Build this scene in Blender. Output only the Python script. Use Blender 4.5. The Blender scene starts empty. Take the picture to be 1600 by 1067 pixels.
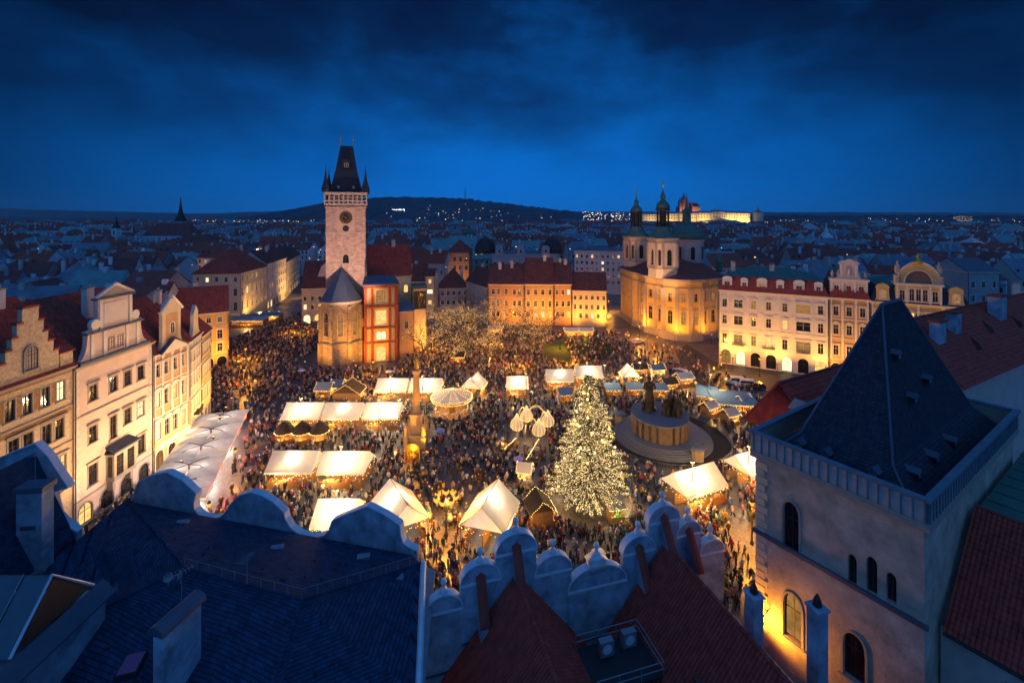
import bpy, bmesh, math, random
import numpy as np
from mathutils import Vector, Matrix
R = math.radians
rnd = random.Random(11)
sc = bpy.context.scene
C = sc.collection
PI = math.pi

# ------------------------------------------------------------------ camera
HC = 44.0                       # height of the gallery the photograph is taken from (m)
F, U0, V0 = 720.0, 800.0, 337.0   # focal length, centre and horizon row of the 1600 px photograph
cam = bpy.data.cameras.new('camera')
cam.sensor_width = 36.0
cam.lens = F * 36.0 / 1600.0
cam.shift_y = -(533.5 - V0) / 1600.0
cam.clip_start = 0.5
cam.clip_end = 20000
co = bpy.data.objects.new('camera', cam)
C.objects.link(co)
co.location = (0, 0, HC)
co.rotation_euler = (R(90), 0, 0)
sc.camera = co

# ------------------------------------------------------------------ dusk sky
SKY_K = 1.0
HAZE = 0.00006
w = bpy.data.worlds.new('World'); sc.world = w; w.use_nodes = True
nt = w.node_tree; N = nt.nodes; L = nt.links
for n in list(N): N.remove(n)
def wn(t, **k):
    n = N.new(t)
    for a, b in k.items(): setattr(n, a, b)
    return n
wo = wn('ShaderNodeOutputWorld'); bg = wn('ShaderNodeBackground')
sky = wn('ShaderNodeTexSky'); sky.sky_type = 'NISHITA'; sky.sun_disc = False
sky.sun_elevation = R(-1.0); sky.sun_rotation = R(0); sky.air_density = 1.0; sky.dust_density = 0.3; sky.ozone_density = 6.0
tc = wn('ShaderNodeTexCoord'); sep = wn('ShaderNodeSeparateXYZ'); L.new(tc.outputs['Generated'], sep.inputs[0])
# cloud deck: thick overhead, thin towards the western horizon
mp = wn('ShaderNodeMapping'); mp.inputs['Scale'].default_value = (1.0, 1.0, 2.2)
L.new(tc.outputs['Generated'], mp.inputs[0])
no = wn('ShaderNodeTexNoise'); no.inputs['Scale'].default_value = 3.0; no.inputs['Detail'].default_value = 6; no.inputs['Roughness'].default_value = 0.6
L.new(mp.outputs[0], no.inputs['Vector'])
def wm(op, a, b, clamp=False):
    n = wn('ShaderNodeMath', operation=op); n.use_clamp = clamp
    for i, s in enumerate((a, b)):
        if isinstance(s, (int, float)): n.inputs[i].default_value = s
        elif s is not None: L.new(s, n.inputs[i])
    return n.outputs[0]
ramp = wn('ShaderNodeValToRGB')
e = ramp.color_ramp.elements
e[0].position = 0.0; e[0].color = (0.0008, 0.165, 0.66, 1)
e[1].position = 1.0; e[1].color = (0.0010, 0.0050, 0.024, 1)
for p, c in ((0.10, (0.0008, 0.140, 0.56, 1)), (0.22, (0.0008, 0.066, 0.27, 1)), (0.34, (0.0008, 0.024, 0.100, 1)), (0.48, (0.001, 0.0105, 0.052, 1))):
    q = e.new(p); q.color = c
zz = wm('ABSOLUTE', sep.outputs['Z'], None)
nz = wm('SUBTRACT', no.outputs['Fac'], 0.5)
zz2 = wm('ADD', zz, wm('MULTIPLY', nz, wm('ADD', wm('MULTIPLY', zz, 1.9), 0.06)), True)
L.new(zz2, ramp.inputs['Fac'])
# afterglow is in the west (+Y), the east is dimmer
az = wm('ADD', wm('MULTIPLY', sep.outputs['Y'], 2.2), -1.2)
azc = wm('MAXIMUM', az, 0.28)
mixn = wn('ShaderNodeMix', data_type='RGBA', blend_type='MULTIPLY'); mixn.inputs[0].default_value = 1.0
L.new(ramp.outputs['Color'], mixn.inputs[6])
cb = wn('ShaderNodeCombineXYZ')
for i in range(3): L.new(azc, cb.inputs[i])
L.new(cb.outputs[0], mixn.inputs[7])
addn = wn('ShaderNodeMix', data_type='RGBA', blend_type='ADD'); addn.inputs[0].default_value = 0.05
L.new(mixn.outputs[2], addn.inputs[6])
tint = wn('ShaderNodeMix', data_type='RGBA', blend_type='MULTIPLY'); tint.inputs[0].default_value = 1.0
L.new(sky.outputs[0], tint.inputs[6]); tint.inputs[7].default_value = (0.02, 0.12, 0.35, 1)
L.new(tint.outputs[2], addn.inputs[7])
# the overcast overhead and in the east still carries diffuse dusk light and the glow of the town
def wr(x, a, b):
    n = wn('ShaderNodeMapRange', interpolation_type='SMOOTHSTEP'); L.new(x, n.inputs[0]); n.inputs[1].default_value = a; n.inputs[2].default_value = b; return n.outputs[0]
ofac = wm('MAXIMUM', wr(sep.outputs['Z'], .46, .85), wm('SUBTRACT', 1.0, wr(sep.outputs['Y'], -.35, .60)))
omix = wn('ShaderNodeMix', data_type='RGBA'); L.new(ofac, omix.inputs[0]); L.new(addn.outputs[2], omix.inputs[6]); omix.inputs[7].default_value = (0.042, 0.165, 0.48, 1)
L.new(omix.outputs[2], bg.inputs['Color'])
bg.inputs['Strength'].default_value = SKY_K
L.new(bg.outputs[0], wo.inputs[0])

sc.view_settings.view_transform = 'Standard'
sc.view_settings.look = 'None'
sc.view_settings.exposure = 0.0
sc.view_settings.gamma = 1.0
sc.view_settings.use_curve_mapping = False
sc.render.engine = 'CYCLES'
cy = sc.cycles
cy.use_denoising = True
cy.max_bounces = 4; cy.diffuse_bounces = 2; cy.glossy_bounces = 2; cy.transmission_bounces = 3; cy.transparent_max_bounces = 6
cy.volume_bounces = 0
cy.sample_clamp_indirect = 3.0; cy.sample_clamp_direct = 0
cy.use_light_tree = True
cy.caustics_reflective = False; cy.caustics_refractive = False
cy.use_adaptive_sampling = True; cy.adaptive_threshold = 0.03

# ------------------------------------------------------------------ measuring helpers (survey of the place)
def G(u, v, z=0.0):
    k = (HC - z) / (v - V0)
    return Vector(((u - U0) * k, F * k, z))
def atY(u, v, Y):
    return Vector(((u - U0) * Y / F, Y, HC - (v - V0) * Y / F))
def onplane(A, d, u, v):
    """point of the vertical plane through A (2D) with direction d: returns (s along d, z)"""
    q = (u - U0) / F
    s = (q * A[1] - A[0]) / (d[0] - q * d[1])
    Y = A[1] + d[1] * s
    return s, HC - (v - V0) * Y / F

# ------------------------------------------------------------------ mesh builder
class MB:
    def __init__(s): s.v = []; s.f = []; s.m = []
    def add(s, vs, fs, mi=0):
        o = len(s.v); s.v.extend([tuple(p) for p in vs])
        for f in fs: s.f.append(tuple(i + o for i in f)); s.m.append(mi)
        return s
    def box(s, x0, x1, y0, y1, z0, z1, mi=0):
        return s.add([(x0,y0,z0),(x1,y0,z0),(x1,y1,z0),(x0,y1,z0),(x0,y0,z1),(x1,y0,z1),(x1,y1,z1),(x0,y1,z1)],
                     [(0,3,2,1),(4,5,6,7),(0,1,5,4),(1,2,6,5),(2,3,7,6),(3,0,4,7)], mi)
    def obox(s, c, sx, sy, sz, rz=0, mi=0):
        ca, sa = math.cos(rz), math.sin(rz); P = []
        for z in (0, sz):
            for x, y in ((-sx/2,-sy/2),(sx/2,-sy/2),(sx/2,sy/2),(-sx/2,sy/2)):
                P.append((c[0]+x*ca-y*sa, c[1]+x*sa+y*ca, c[2]+z))
        return s.add(P, [(0,3,2,1),(4,5,6,7),(0,1,5,4),(1,2,6,5),(2,3,7,6),(3,0,4,7)], mi)
    def face(s, pts, mi=0): return s.add(pts, [tuple(range(len(pts)))], mi)
    def slab(s, pts, t, mi=0):
        """polygon given a thickness t downwards"""
        n = len(pts); P = [tuple(p) for p in pts] + [(p[0], p[1], p[2]-t) for p in pts]
        return s.add(P, [tuple(range(n)), tuple(range(2*n-1, n-1, -1))] + [(i, i+n, (i+1)%n+n, (i+1)%n) for i in range(n)], mi)
    def prism(s, poly, z0, z1, mi=0, top=True):
        n = len(poly); P = [(x,y,z0) for x,y in poly] + [(x,y,z1) for x,y in poly]
        fs = [(i,(i+1)%n,(i+1)%n+n,i+n) for i in range(n)]
        if top: fs += [tuple(range(n,2*n)), tuple(range(n-1,-1,-1))]
        return s.add(P, fs, mi)
    def prism_xz(s, poly, y0, y1, mi=0):
        """polygon in the x-z plane (counter-clockwise seen from -y) extruded from y0 to y1"""
        n = len(poly); P = [(x,y0,z) for x,z in poly] + [(x,y1,z) for x,z in poly]
        return s.add(P, [tuple(range(n)), tuple(range(2*n-1,n-1,-1))] + [((i+1)%n, i, i+n, (i+1)%n+n) for i in range(n)], mi)
    def frustum(s, c, r0, r1, z0, z1, n=8, mi=0, rot=0):
        return s.lathe([(r0,z0),(r1,z1)], n, c, mi, rot)
    def lathe(s, prof, n=10, c=(0,0), mi=0, rot=0, cap=True):
        P = []; cz = c[2] if len(c) > 2 else 0
        for r, z in prof:
            for k in range(n):
                a = rot + 2*PI*k/n; P.append((c[0]+r*math.cos(a), c[1]+r*math.sin(a), cz+z))
        fs = []
        for i in range(len(prof)-1):
            for k in range(n): fs.append((i*n+k, i*n+(k+1)%n, (i+1)*n+(k+1)%n, (i+1)*n+k))
        if cap: fs += [tuple(range(n-1,-1,-1)), tuple(range((len(prof)-1)*n, len(prof)*n))]
        return s.add(P, fs, mi)
    def tube(s, pts, r, n=6, mi=0):
        pts = [Vector(p) for p in pts]; rs = r if isinstance(r, (list, tuple)) else [r]*len(pts)
        P = []
        for i, p in enumerate(pts):
            d = (pts[min(i+1,len(pts)-1)] - pts[max(i-1,0)])
            if d.length < 1e-9: d = Vector((0,0,1))
            d.normalize()
            a = d.cross(Vector((0,0,1)) if abs(d.z) < .9 else Vector((1,0,0))).normalized(); b = d.cross(a)
            for k in range(n):
                t = 2*PI*k/n; P.append(p + (a*math.cos(t) + b*math.sin(t))*rs[i])
        fs = []
        for i in range(len(pts)-1):
            for k in range(n): fs.append((i*n+k, (i+1)*n+k, (i+1)*n+(k+1)%n, i*n+(k+1)%n))
        fs += [tuple(range(n)), tuple(range(len(pts)*n-1, (len(pts)-1)*n-1, -1))]
        return s.add(P, fs, mi)
    def ball(s, c, r, mi=0, sz=1.0, n=8, m=5):
        return s.lathe([(max(.001, r*math.sin(PI*j/m)), -r*sz*math.cos(PI*j/m)) for j in range(m+1)], n, c, mi)
    def octa(s, c, r, mi=0):
        x, y, z = c
        return s.add([(x+r,y,z),(x-r,y,z),(x,y+r,z),(x,y-r,z),(x,y,z+r),(x,y,z-r)],
                     [(0,2,4),(2,1,4),(1,3,4),(3,0,4),(2,0,5),(1,2,5),(3,1,5),(0,3,5)], mi)
    def panel(s, A, B, z0, z1, ops=(), depth=.28, mi=0, mr=None):
        """upright wall from A to B (2D), inside on the left of A->B, with real openings (x0,x1,z0,z1[,arch]) and reveals"""
        mr = mi if mr is None else mr
        A = Vector(A[:2]); B = Vector(B[:2]); w = (B-A).length; d = (B-A)/w; n = Vector((-d.y, d.x))
        def P(x, z, y=0): q = A + d*x + n*y; return (q.x, q.y, z)
        xs = sorted(set([0, w] + [round(max(0,min(w,o[0])),4) for o in ops] + [round(max(0,min(w,o[1])),4) for o in ops]))
        zs = sorted(set([z0, z1] + [round(o[2],4) for o in ops] + [round(o[3],4) for o in ops]))
        for i in range(len(xs)-1):
            k0 = None
            for k in range(len(zs)-1):
                cx, cz = (xs[i]+xs[i+1])/2, (zs[k]+zs[k+1])/2
                hole = any(o[0] < cx < o[1] and o[2] < cz < o[3] for o in ops)
                if not hole and k0 is None: k0 = k
                if k0 is not None and (hole or k == len(zs)-2):
                    ke = k if hole else k+1
                    s.face([P(xs[i],zs[k0]), P(xs[i+1],zs[k0]), P(xs[i+1],zs[ke]), P(xs[i],zs[ke])], mi); k0 = None
        for o in ops:
            x0, x1, a, b = o[:4]; arch = o[4] if len(o) > 4 else None
            s.face([P(x0,a),P(x1,a),P(x1,a,depth),P(x0,a,depth)], mr)
            crv = arch_pts(x0, x1, a, b, arch)
            if arch:
                m = len(crv)//2
                for i in range(m): s.face([P(x0,b), P(*crv[i]), P(*crv[i+1])], mi)
                for i in range(m, len(crv)-1): s.face([P(x1,b), P(*crv[i]), P(*crv[i+1])], mi)
                pts = [(x0,a)] + crv + [(x1,a)]
            else: pts = [(x0,a),(x0,b),(x1,b),(x1,a)]
            for i in range(len(pts)-1):
                p, q = pts[i], pts[i+1]
                s.face([P(*p),P(*p,depth),P(*q,depth),P(*q)], mr)
        return s
    def build(s, name, mats, parent=None, smooth=False, loc=None, rz=0):
        if not isinstance(mats, (list, tuple)): mats = [mats]
        me = bpy.data.meshes.new(name); me.from_pydata(s.v, [], s.f)
        for m in mats: me.materials.append(m)
        if len(mats) > 1: me.polygons.foreach_set('material_index', [min(i, len(mats)-1) for i in s.m])
        if smooth: me.polygons.foreach_set('use_smooth', [True]*len(s.f))
        me.update()
        return link(name, me, parent, loc, rz)

def arch_pts(x0, x1, a, b, arch, n=10):
    """curve of an arch head from the left springing to the right one"""
    w = x1-x0; cx = (x0+x1)/2
    if arch == 'round':
        h = min(w/2, (b-a)*.6); return [(cx - w/2*math.cos(PI*i/n), b-h + h*math.sin(PI*i/n)) for i in range(n+1)]
    if arch == 'segment':
        h = w*.18; return [(cx - w/2*math.cos(PI*i/n), b-h + h*math.sin(PI*i/n)) for i in range(n+1)]
    if arch == 'pointed':
        h = min(w*.95, (b-a)*.6); out = []
        for i in range(n+1):
            t = i/n
            if t <= .5: q = t*2; out.append((x0 + w/2*(1-math.cos(q*PI/2))**1.15*1.0, b-h + h*math.sin(q*PI/2)**.85 if q < 1 else b))
            else: q = (1-t)*2; out.append((x1 - w/2*(1-math.cos(q*PI/2))**1.15, b-h + h*math.sin(q*PI/2)**.85 if q < 1 else b))
        return out
    return [(x0, b), (x1, b)]

KIDS = {}
def link(name, data, parent=None, loc=None, rz=0):
    o = bpy.data.objects.new(name, data); C.objects.link(o)
    if parent is not None:
        o.parent = parent; KIDS.setdefault(parent.name, []).append(o)
    if loc is not None: o.location = loc
    if rz: o.rotation_euler = (0, 0, rz)
    return o
def tag(o, label=None, cat=None, group=None, kind=None):
    if label: o['label'] = label
    if cat: o['category'] = cat
    if group: o['group'] = group
    if kind: o['kind'] = kind
    return o
def thing(name, label, cat, loc=(0,0,0), rz=0, group=None):
    o = link(name, None, None, loc, rz); o.empty_display_size = .5
    return tag(o, label, cat, group)
def copy_tree(o, parent=None):
    c = o.copy(); C.objects.link(c); c.parent = parent
    for ch in KIDS.get(o.name, ()): copy_tree(ch, c)
    return c
KP, KS = .56, .50
def point(parent, loc, watts, col, r=.12, name='lamp_light'):
    l = bpy.data.lights.new(name, 'POINT'); l.energy = watts*KP; l.color = col; l.shadow_soft_size = r
    return link(name, l, parent, loc)
def spot(parent, loc, target, watts, col, ang=70, r=.25, blend=.7):
    l = bpy.data.lights.new('lamp_light', 'SPOT'); l.energy = watts*KS; l.color = col; l.shadow_soft_size = r; l.spot_size = R(ang); l.spot_blend = blend
    o = link('lamp_light', l, parent, loc)
    o.rotation_euler = (Vector(target)-Vector(loc)).to_track_quat('-Z', 'Y').to_euler()
    return o

# ------------------------------------------------------------------ materials
M = {}
def mat(name, col, rough=.8, var=.25, scale=1.5, bump=0, bscale=8, metal=0, spec=.3, emit=None, es=0, pattern=None, sample=False, objcol=False):
    m = bpy.data.materials.new(name); m.use_nodes = True; n = m.node_tree.nodes; l = m.node_tree.links
    b = n['Principled BSDF']; b.inputs['Roughness'].default_value = rough; b.inputs['Metallic'].default_value = metal
    b.inputs['Specular IOR Level'].default_value = spec
    b.inputs['Base Color'].default_value = (*col, 1)
    if emit:
        b.inputs['Emission Color'].default_value = (*emit, 1); b.inputs['Emission Strength'].default_value = es
        m.cycles.emission_sampling = 'AUTO' if sample else 'NONE'
    t = n.new('ShaderNodeTexCoord')
    def math_(op, a, b_, c=None):
        q = n.new('ShaderNodeMath'); q.operation = op
        for i, s in enumerate((a, b_, c)):
            if s is None: continue
            if isinstance(s, (int, float)): q.inputs[i].default_value = s
            else: l.new(s, q.inputs[i])
        return q.outputs[0]
    colout = None
    if objcol:
        oi = n.new('ShaderNodeObjectInfo'); colout = oi.outputs['Color']
    fac = None
    if var:
        nz = n.new('ShaderNodeTexNoise'); nz.inputs['Scale'].default_value = scale; nz.inputs['Detail'].default_value = 5; nz.inputs['Roughness'].default_value = .6
        l.new(t.outputs['Object'], nz.inputs['Vector'])
        f = math_('MULTIPLY_ADD', nz.outputs['Fac'], 2*var*1.6, 1-var*1.6)
        fac = f
    height = None
    if pattern:
        kind, *a = pattern
        sx = n.new('ShaderNodeSeparateXYZ'); l.new(t.outputs['Object'], sx.inputs[0])
        if kind in ('brick', 'slate'):
            br = n.new('ShaderNodeTexBrick'); cx = n.new('ShaderNodeCombineXYZ')
            l.new(math_('ADD', sx.outputs[0], sx.outputs[1]), cx.inputs[0]); l.new(sx.outputs[2], cx.inputs[1])
            l.new(cx.outputs[0], br.inputs['Vector'])
            bw, bh, mort, dark = a
            br.inputs['Scale'].default_value = 1.0; br.inputs['Brick Width'].default_value = bw; br.inputs['Row Height'].default_value = bh
            br.inputs['Mortar Size'].default_value = mort; br.inputs['Mortar Smooth'].default_value = .3
            br.inputs['Color1'].default_value = (1, 1, 1, 1); br.inputs['Color2'].default_value = (.62, .62, .62, 1); br.inputs['Mortar'].default_value = (dark, dark, dark, 1)
            br.inputs['Bias'].default_value = -.1
            q = n.new('ShaderNodeRGBToBW'); l.new(br.outputs['Color'], q.inputs[0])
            fac = math_('MULTIPLY', fac, q.outputs[0]) if fac is not None else q.outputs[0]
            height = q.outputs[0]
        elif kind in ('tile_x', 'tile_y'):
            # rows of rounded roof tiles: ribs along the slope, steps at every course
            sp, cs = a
            ax = sx.outputs[0 if kind == 'tile_x' else 1]
            rib = math_('SINE', math_('MULTIPLY', ax, 2*PI/sp), 0)
            fr = math_('FRACT', math_('MULTIPLY', sx.outputs[2], 1/cs), 0)
            height = math_('MULTIPLY_ADD', rib, .5, fr)
            wn_ = n.new('ShaderNodeTexWhiteNoise'); wn_.noise_dimensions = '2D'
            cx = n.new('ShaderNodeCombineXYZ')
            l.new(math_('FLOOR', math_('MULTIPLY', ax, 1/sp), 0), cx.inputs[0]); l.new(math_('FLOOR', math_('MULTIPLY', sx.outputs[2], 1/cs), 0), cx.inputs[1])
            l.new(cx.outputs[0], wn_.inputs['Vector'])
            tf = math_('MULTIPLY_ADD', wn_.outputs['Value'], .55, .68)
            fac = math_('MULTIPLY', fac, tf) if fac is not None else tf
    if fac is not None:
        mx = n.new('ShaderNodeMix'); mx.data_type = 'RGBA'; mx.blend_type = 'MULTIPLY'; mx.inputs[0].default_value = 1
        if colout is not None: l.new(colout, mx.inputs[6])
        else: mx.inputs[6].default_value = (*col, 1)
        l.new(fac, mx.inputs[7]); colout = mx.outputs[2]
    if colout is not None: l.new(colout, b.inputs['Base Color'])
    if bump:
        bp = n.new('ShaderNodeBump'); bp.inputs['Strength'].default_value = bump; bp.inputs['Distance'].default_value = .06
        if height is None:
            nb = n.new('ShaderNodeTexNoise'); nb.inputs['Scale'].default_value = bscale; nb.inputs['Detail'].default_value = 4
            l.new(t.outputs['Object'], nb.inputs['Vector']); height = nb.outputs['Fac']
        l.new(height, bp.inputs['Height']); l.new(bp.outputs[0], b.inputs['Normal'])
    M[name] = m
    return m
def emis(name, col, s, sample=False, vary=0):
    m = bpy.data.materials.new(name); m.use_nodes = True; n = m.node_tree.nodes; l = m.node_tree.links
    n.remove(n['Principled BSDF']); e_ = n.new('ShaderNodeEmission'); e_.inputs[0].default_value = (*col, 1); e_.inputs[1].default_value = s
    if vary:
        oi = n.new('ShaderNodeObjectInfo'); tc_ = n.new('ShaderNodeTexCoord'); nz = n.new('ShaderNodeTexNoise'); nz.noise_dimensions = '4D'
        nz.inputs['Scale'].default_value = 1.6; nz.inputs['Detail'].default_value = 2
        l.new(tc_.outputs['Object'], nz.inputs['Vector'])
        mm = n.new('ShaderNodeMath'); mm.operation = 'MULTIPLY'; mm.inputs[1].default_value = 60; l.new(oi.outputs['Random'], mm.inputs[0]); l.new(mm.outputs[0], nz.inputs['W'])
        q = n.new('ShaderNodeMath'); q.operation = 'MULTIPLY_ADD'; q.inputs[1].default_value = s*vary*2; q.inputs[2].default_value = s*(1-vary); l.new(nz.outputs['Fac'], q.inputs[0])
        l.new(q.outputs[0], e_.inputs[1])
    l.new(e_.outputs[0], n['Material Output'].inputs[0]); m.cycles.emission_sampling = 'AUTO' if sample else 'NONE'
    M[name] = m; return m

WARM = (1.0, .52, .12); AMBER = (1.0, .38, .03); WHITE_W = (1.0, .90, .70)
mat('plaster_white', (.72,.62,.56), .85, .14, .7, .15, 20)
mat('plaster_cream', (.68,.56,.38), .85, .14, .7, .15, 20)
mat('plaster_yellow', (.68,.43,.14), .85, .14, .7, .15, 20)
mat('plaster_orange', (.60,.33,.15), .85, .14, .7, .15, 20)
mat('plaster_pink', (.70,.54,.46), .85, .14, .7, .15, 20)
mat('plaster_grey', (.42,.42,.42), .85, .16, .7, .15, 20)
mat('plaster_old', (.52,.46,.40), .9, .30, .45, .35, 6)
mat('plaster_parapet', (.32,.40,.48), .9, .75, .7, .35, 7)
mat('coping_metal', (.62,.70,.76), .45, .16, 1.2, .05, 8, spec=.5)
mat('sgraffito', (.58,.45,.29), .9, .45, 2.6, .2, 14)
mat('stone', (.36,.29,.22), .9, .25, 1.2, .4, pattern=('brick', .75, .36, .02, .55))
mat('stone_tower', (.48,.36,.30), .9, .42, .8, .45, pattern=('brick', .8, .36, .025, .5))
mat('stone_plain', (.36,.30,.25), .9, .25, 1.5, .3, 8)
mat('granite', (.16,.165,.19), .8, .22, 2.5, .2, 12)
mat('sandstone', (.40,.27,.15), .9, .25, 1.6, .25, 8)
mat('plinth_stone', (.17,.12,.082), .9, .4, 1.2, .35, 5)
mat('trim_white', (.72,.66,.58), .75, .1, 2)
mat('trim_stone', (.42,.35,.28), .85, .18, 2, .15, 12)
mat('trim_red', (.28,.062,.035), .8, .25, 1.2, .2, 10)
mat('window_frame', (.55,.52,.47), .6, .1, 2)
mat('window_frame_dark', (.07,.05,.04), .6, .1, 2)
mat('glass_dark', (.012,.014,.02), .08, 0, spec=.7)
mat('tile_red', (.34,.062,.042), .85, .32, .5, .55, pattern=('tile_x', .24, .33))
mat('tile_red_side', (.34,.062,.042), .85, .32, .5, .55, pattern=('tile_y', .24, .33))
mat('tile_red_plain', (.33,.062,.044), .85, .38, .9)
mat('tile_red_rib', (.45,.062,.040), .8, .55, 1.6, .1, 12)
mat('tile_brown', (.15,.05,.042), .85, .32, .5, .5, pattern=('tile_x', .3, .35))
mat('slate', (.042,.055,.078), .75, .5, 2.2, .6, spec=.2, pattern=('slate', .32, .2, .02, .35))
mat('slate_fine', (.026,.070,.135), .85, .5, 1.3, .45, spec=.06, pattern=('slate', .4, .11, .014, .35))
mat('lead_blue', (.075,.10,.14), .5, .2, 1.0, .1, 6, spec=.5)
mat('copper_green', (.065,.155,.125), .6, .3, .8, .1, 6)
mat('metal_dark', (.03,.032,.036), .5, .1, 3, metal=.3)
mat('metal_grey', (.28,.30,.33), .45, .15, 2, metal=.4)
mat('gold', (.65,.42,.10), .35, .1, 3, metal=.9)
mat('bronze', (.030,.027,.021), .55, .35, 1.5, .4, 5, metal=.3)
mat('wood_dark', (.10,.055,.03), .8, .3, 3, .2, 20)
mat('wood_warm', (.30,.16,.07), .8, .3, 3, .2, 20)
mat('bark', (.06,.045,.035), .9, .3, 3, .3, 14)
mat('cobble_unused', (.115,.105,.105), .55, .35, .25, .5, spec=.4, pattern=None, bscale=3)
mat('asphalt', (.05,.05,.055), .6, .3, .4, .2, 10)
mat('lawn', (.035,.060,.018), .95, .4, .8, .4, 14)
mat('skin', (.45,.27,.19), .6, .05, 4)
mat('hair', (.05,.03,.02), .7, .2, 4)
mat('trousers', (.025,.026,.035), .85, .2, 4)
mat('coat', (.2,.2,.2), .85, .12, 6, objcol=True)
mat('car_white', (.62,.64,.66), .25, 0, spec=.6)
mat('car_dark', (.04,.045,.055), .25, 0, spec=.6)
mat('rubber', (.015,.015,.016), .8, .1, 4)
mat('canvas_blue', (.10,.17,.26), .8, .15, 1.5, .1, 10)
mat('canvas_dark', (.045,.03,.022), .85, .25, 2, .2, 12)
mat('canvas_grey', (.32,.31,.30), .8, .15, 1.5)
mat('hill_wood', (.020,.027,.026), .95, .5, .02, 0)
mat('glass_roof', (.05,.10,.13), .25, .2, .8, spec=.6)
mat('goods', (.4,.12,.05), .7, .6, 7)
emis('lit_warm', (1.0,.60,.18), 1.25, vary=.85)
emis('lit_dim', (1.0,.50,.14), .35, vary=.8)
emis('lit_white', (1.0,.78,.42), 1.7, vary=.6)
emis('lit_cool', (.45,.75,1.0), .45, vary=.6)
emis('bulb', (1.0,.62,.20), 7)
emis('bulb_amber', (1.0,.40,.05), 1.7)
emis('bulb_soft', (1.0,.62,.22), 3)
emis('bulb_tree', (1.0,.70,.32), 3.2)
emis('bulb_grove', (1.0,.52,.17), 3.4)
emis('bulb_far', (1.0,.66,.34), 5)
emis('bulb_far_white', (.85,.92,1.0), 4)
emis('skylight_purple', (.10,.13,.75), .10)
emis('tail_red', (1.0,.06,.02), 5)
emis('flame', (1.0,.45,.07), 14)
emis('screen_green', (.35,1.0,.30), 1.3)

def canvas(name, col, tr=.45):
    m = bpy.data.materials.new(name); m.use_nodes = True; n = m.node_tree.nodes; l = m.node_tree.links
    b = n['Principled BSDF']; b.inputs['Base Color'].default_value = (*col, 1); b.inputs['Roughness'].default_value = .8
    tcn = n.new('ShaderNodeTexCoord'); nz = n.new('ShaderNodeTexNoise'); nz.inputs['Scale'].default_value = 1.1; nz.inputs['Detail'].default_value = 5
    l.new(tcn.outputs['Object'], nz.inputs['Vector'])
    mx0 = n.new('ShaderNodeMix'); mx0.data_type = 'RGBA'; mx0.inputs[6].default_value = tuple(c*.72 for c in col)+(1,); mx0.inputs[7].default_value = (*col, 1)
    l.new(nz.outputs['Fac'], mx0.inputs[0]); l.new(mx0.outputs[2], b.inputs['Base Color'])
    t = n.new('ShaderNodeBsdfTranslucent'); l.new(mx0.outputs[2], t.inputs[0])
    mx = n.new('ShaderNodeMixShader'); mx.inputs[0].default_value = tr
    l.new(b.outputs[0], mx.inputs[1]); l.new(t.outputs[0], mx.inputs[2]); l.new(mx.outputs[0], n['Material Output'].inputs[0])
    M[name] = m; return m
canvas('canvas_white', (.80,.78,.75))
canvas('canvas_cream', (.76,.71,.64), .25)
# ------------------------------------------------------------------ windows
WC = {}
def win_data(w, h, arch, hood, frame, trim, rec, bars):
    k = (round(w,2), round(h,2), arch, hood, frame, trim, rec, bars)
    if k in WC: return WC[k]
    mb = MB(); t = .085 if w > .8 else .06; y0, y1 = rec-.12, rec-.03
    def outline(x0, x1, a, b): return [(x0,a)] + (arch_pts(x0,x1,a,b,arch) if arch else [(x0,b),(x1,b)]) + [(x1,a)]
    def ring(o, i, ya, yb, mi):
        n = len(o)
        for k_ in range(n-1):
            p, q, r, s = o[k_], o[k_+1], i[k_+1], i[k_]
            mb.face([(p[0],ya,p[1]),(s[0],ya,s[1]),(r[0],ya,r[1]),(q[0],ya,q[1])], mi)
            mb.face([(s[0],ya,s[1]),(s[0],yb,s[1]),(r[0],yb,r[1]),(r[0],ya,r[1])], mi)
            mb.face([(p[0],ya,p[1]),(q[0],ya,q[1]),(q[0],yb,q[1]),(p[0],yb,p[1])], mi)
    o = outline(-w/2, w/2, 0, h); i = outline(-w/2+t, w/2-t, t, h-t)
    ring(o, i, y0, y1, 0); mb.box(-w/2+.001, w/2-.001, y0, y1, 0, t, 0)
    if bars >= 1: mb.box(-.035, .035, y0+.01, y1, t, h-t*1.2, 0)
    if bars >= 2: mb.box(-w/2+t, w/2-t, y0+.006, y1, h*.62, h*.62+.07, 0)
    if bars >= 3:
        for q in (.2, .4, .8): mb.box(-w/2+t, w/2-t, y0+.03, y1, h*q, h*q+.035, 0)
        for q in (-.25, .25): mb.box(w*q-.018, w*q+.018, y0+.03, y1, t, h-t, 0)
    if trim:
        s = .17
        ring(outline(-w/2-s, w/2+s, -.02, h+s), outline(-w/2-.005, w/2+.005, -.02, h+.005), -.07, .02, 1)
        mb.box(-w/2-s-.09, w/2+s+.09, -.17, .03, -.18, -.02, 1)
        if hood == 'flat': mb.box(-w/2-.36, w/2+.36, -.26, .02, h+.36, h+.54, 1)
        if hood == 'tri': mb.prism_xz([(-w/2-.38,h+.34),(w/2+.38,h+.34),(0,h+.95)], -.24, .02, 1)
        if hood == 'seg': mb.prism_xz([(-w/2-.38,h+.34),(w/2+.38,h+.34)] + [(math.cos(a)*(w/2+.38), h+.34+math.sin(a)*.52) for a in [PI*j/8 for j in range(1,8)]], -.24, .02, 1)
    mats = [M[frame], M[trim or 'trim_white']]
    me = bpy.data.meshes.new('window'); me.from_pydata(mb.v, [], mb.f)
    for m_ in mats: me.materials.append(m_)
    me.polygons.foreach_set('material_index', mb.m); me.update()
    pn = {}
    WC[k] = (me, o, pn, rec)
    return WC[k]
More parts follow.
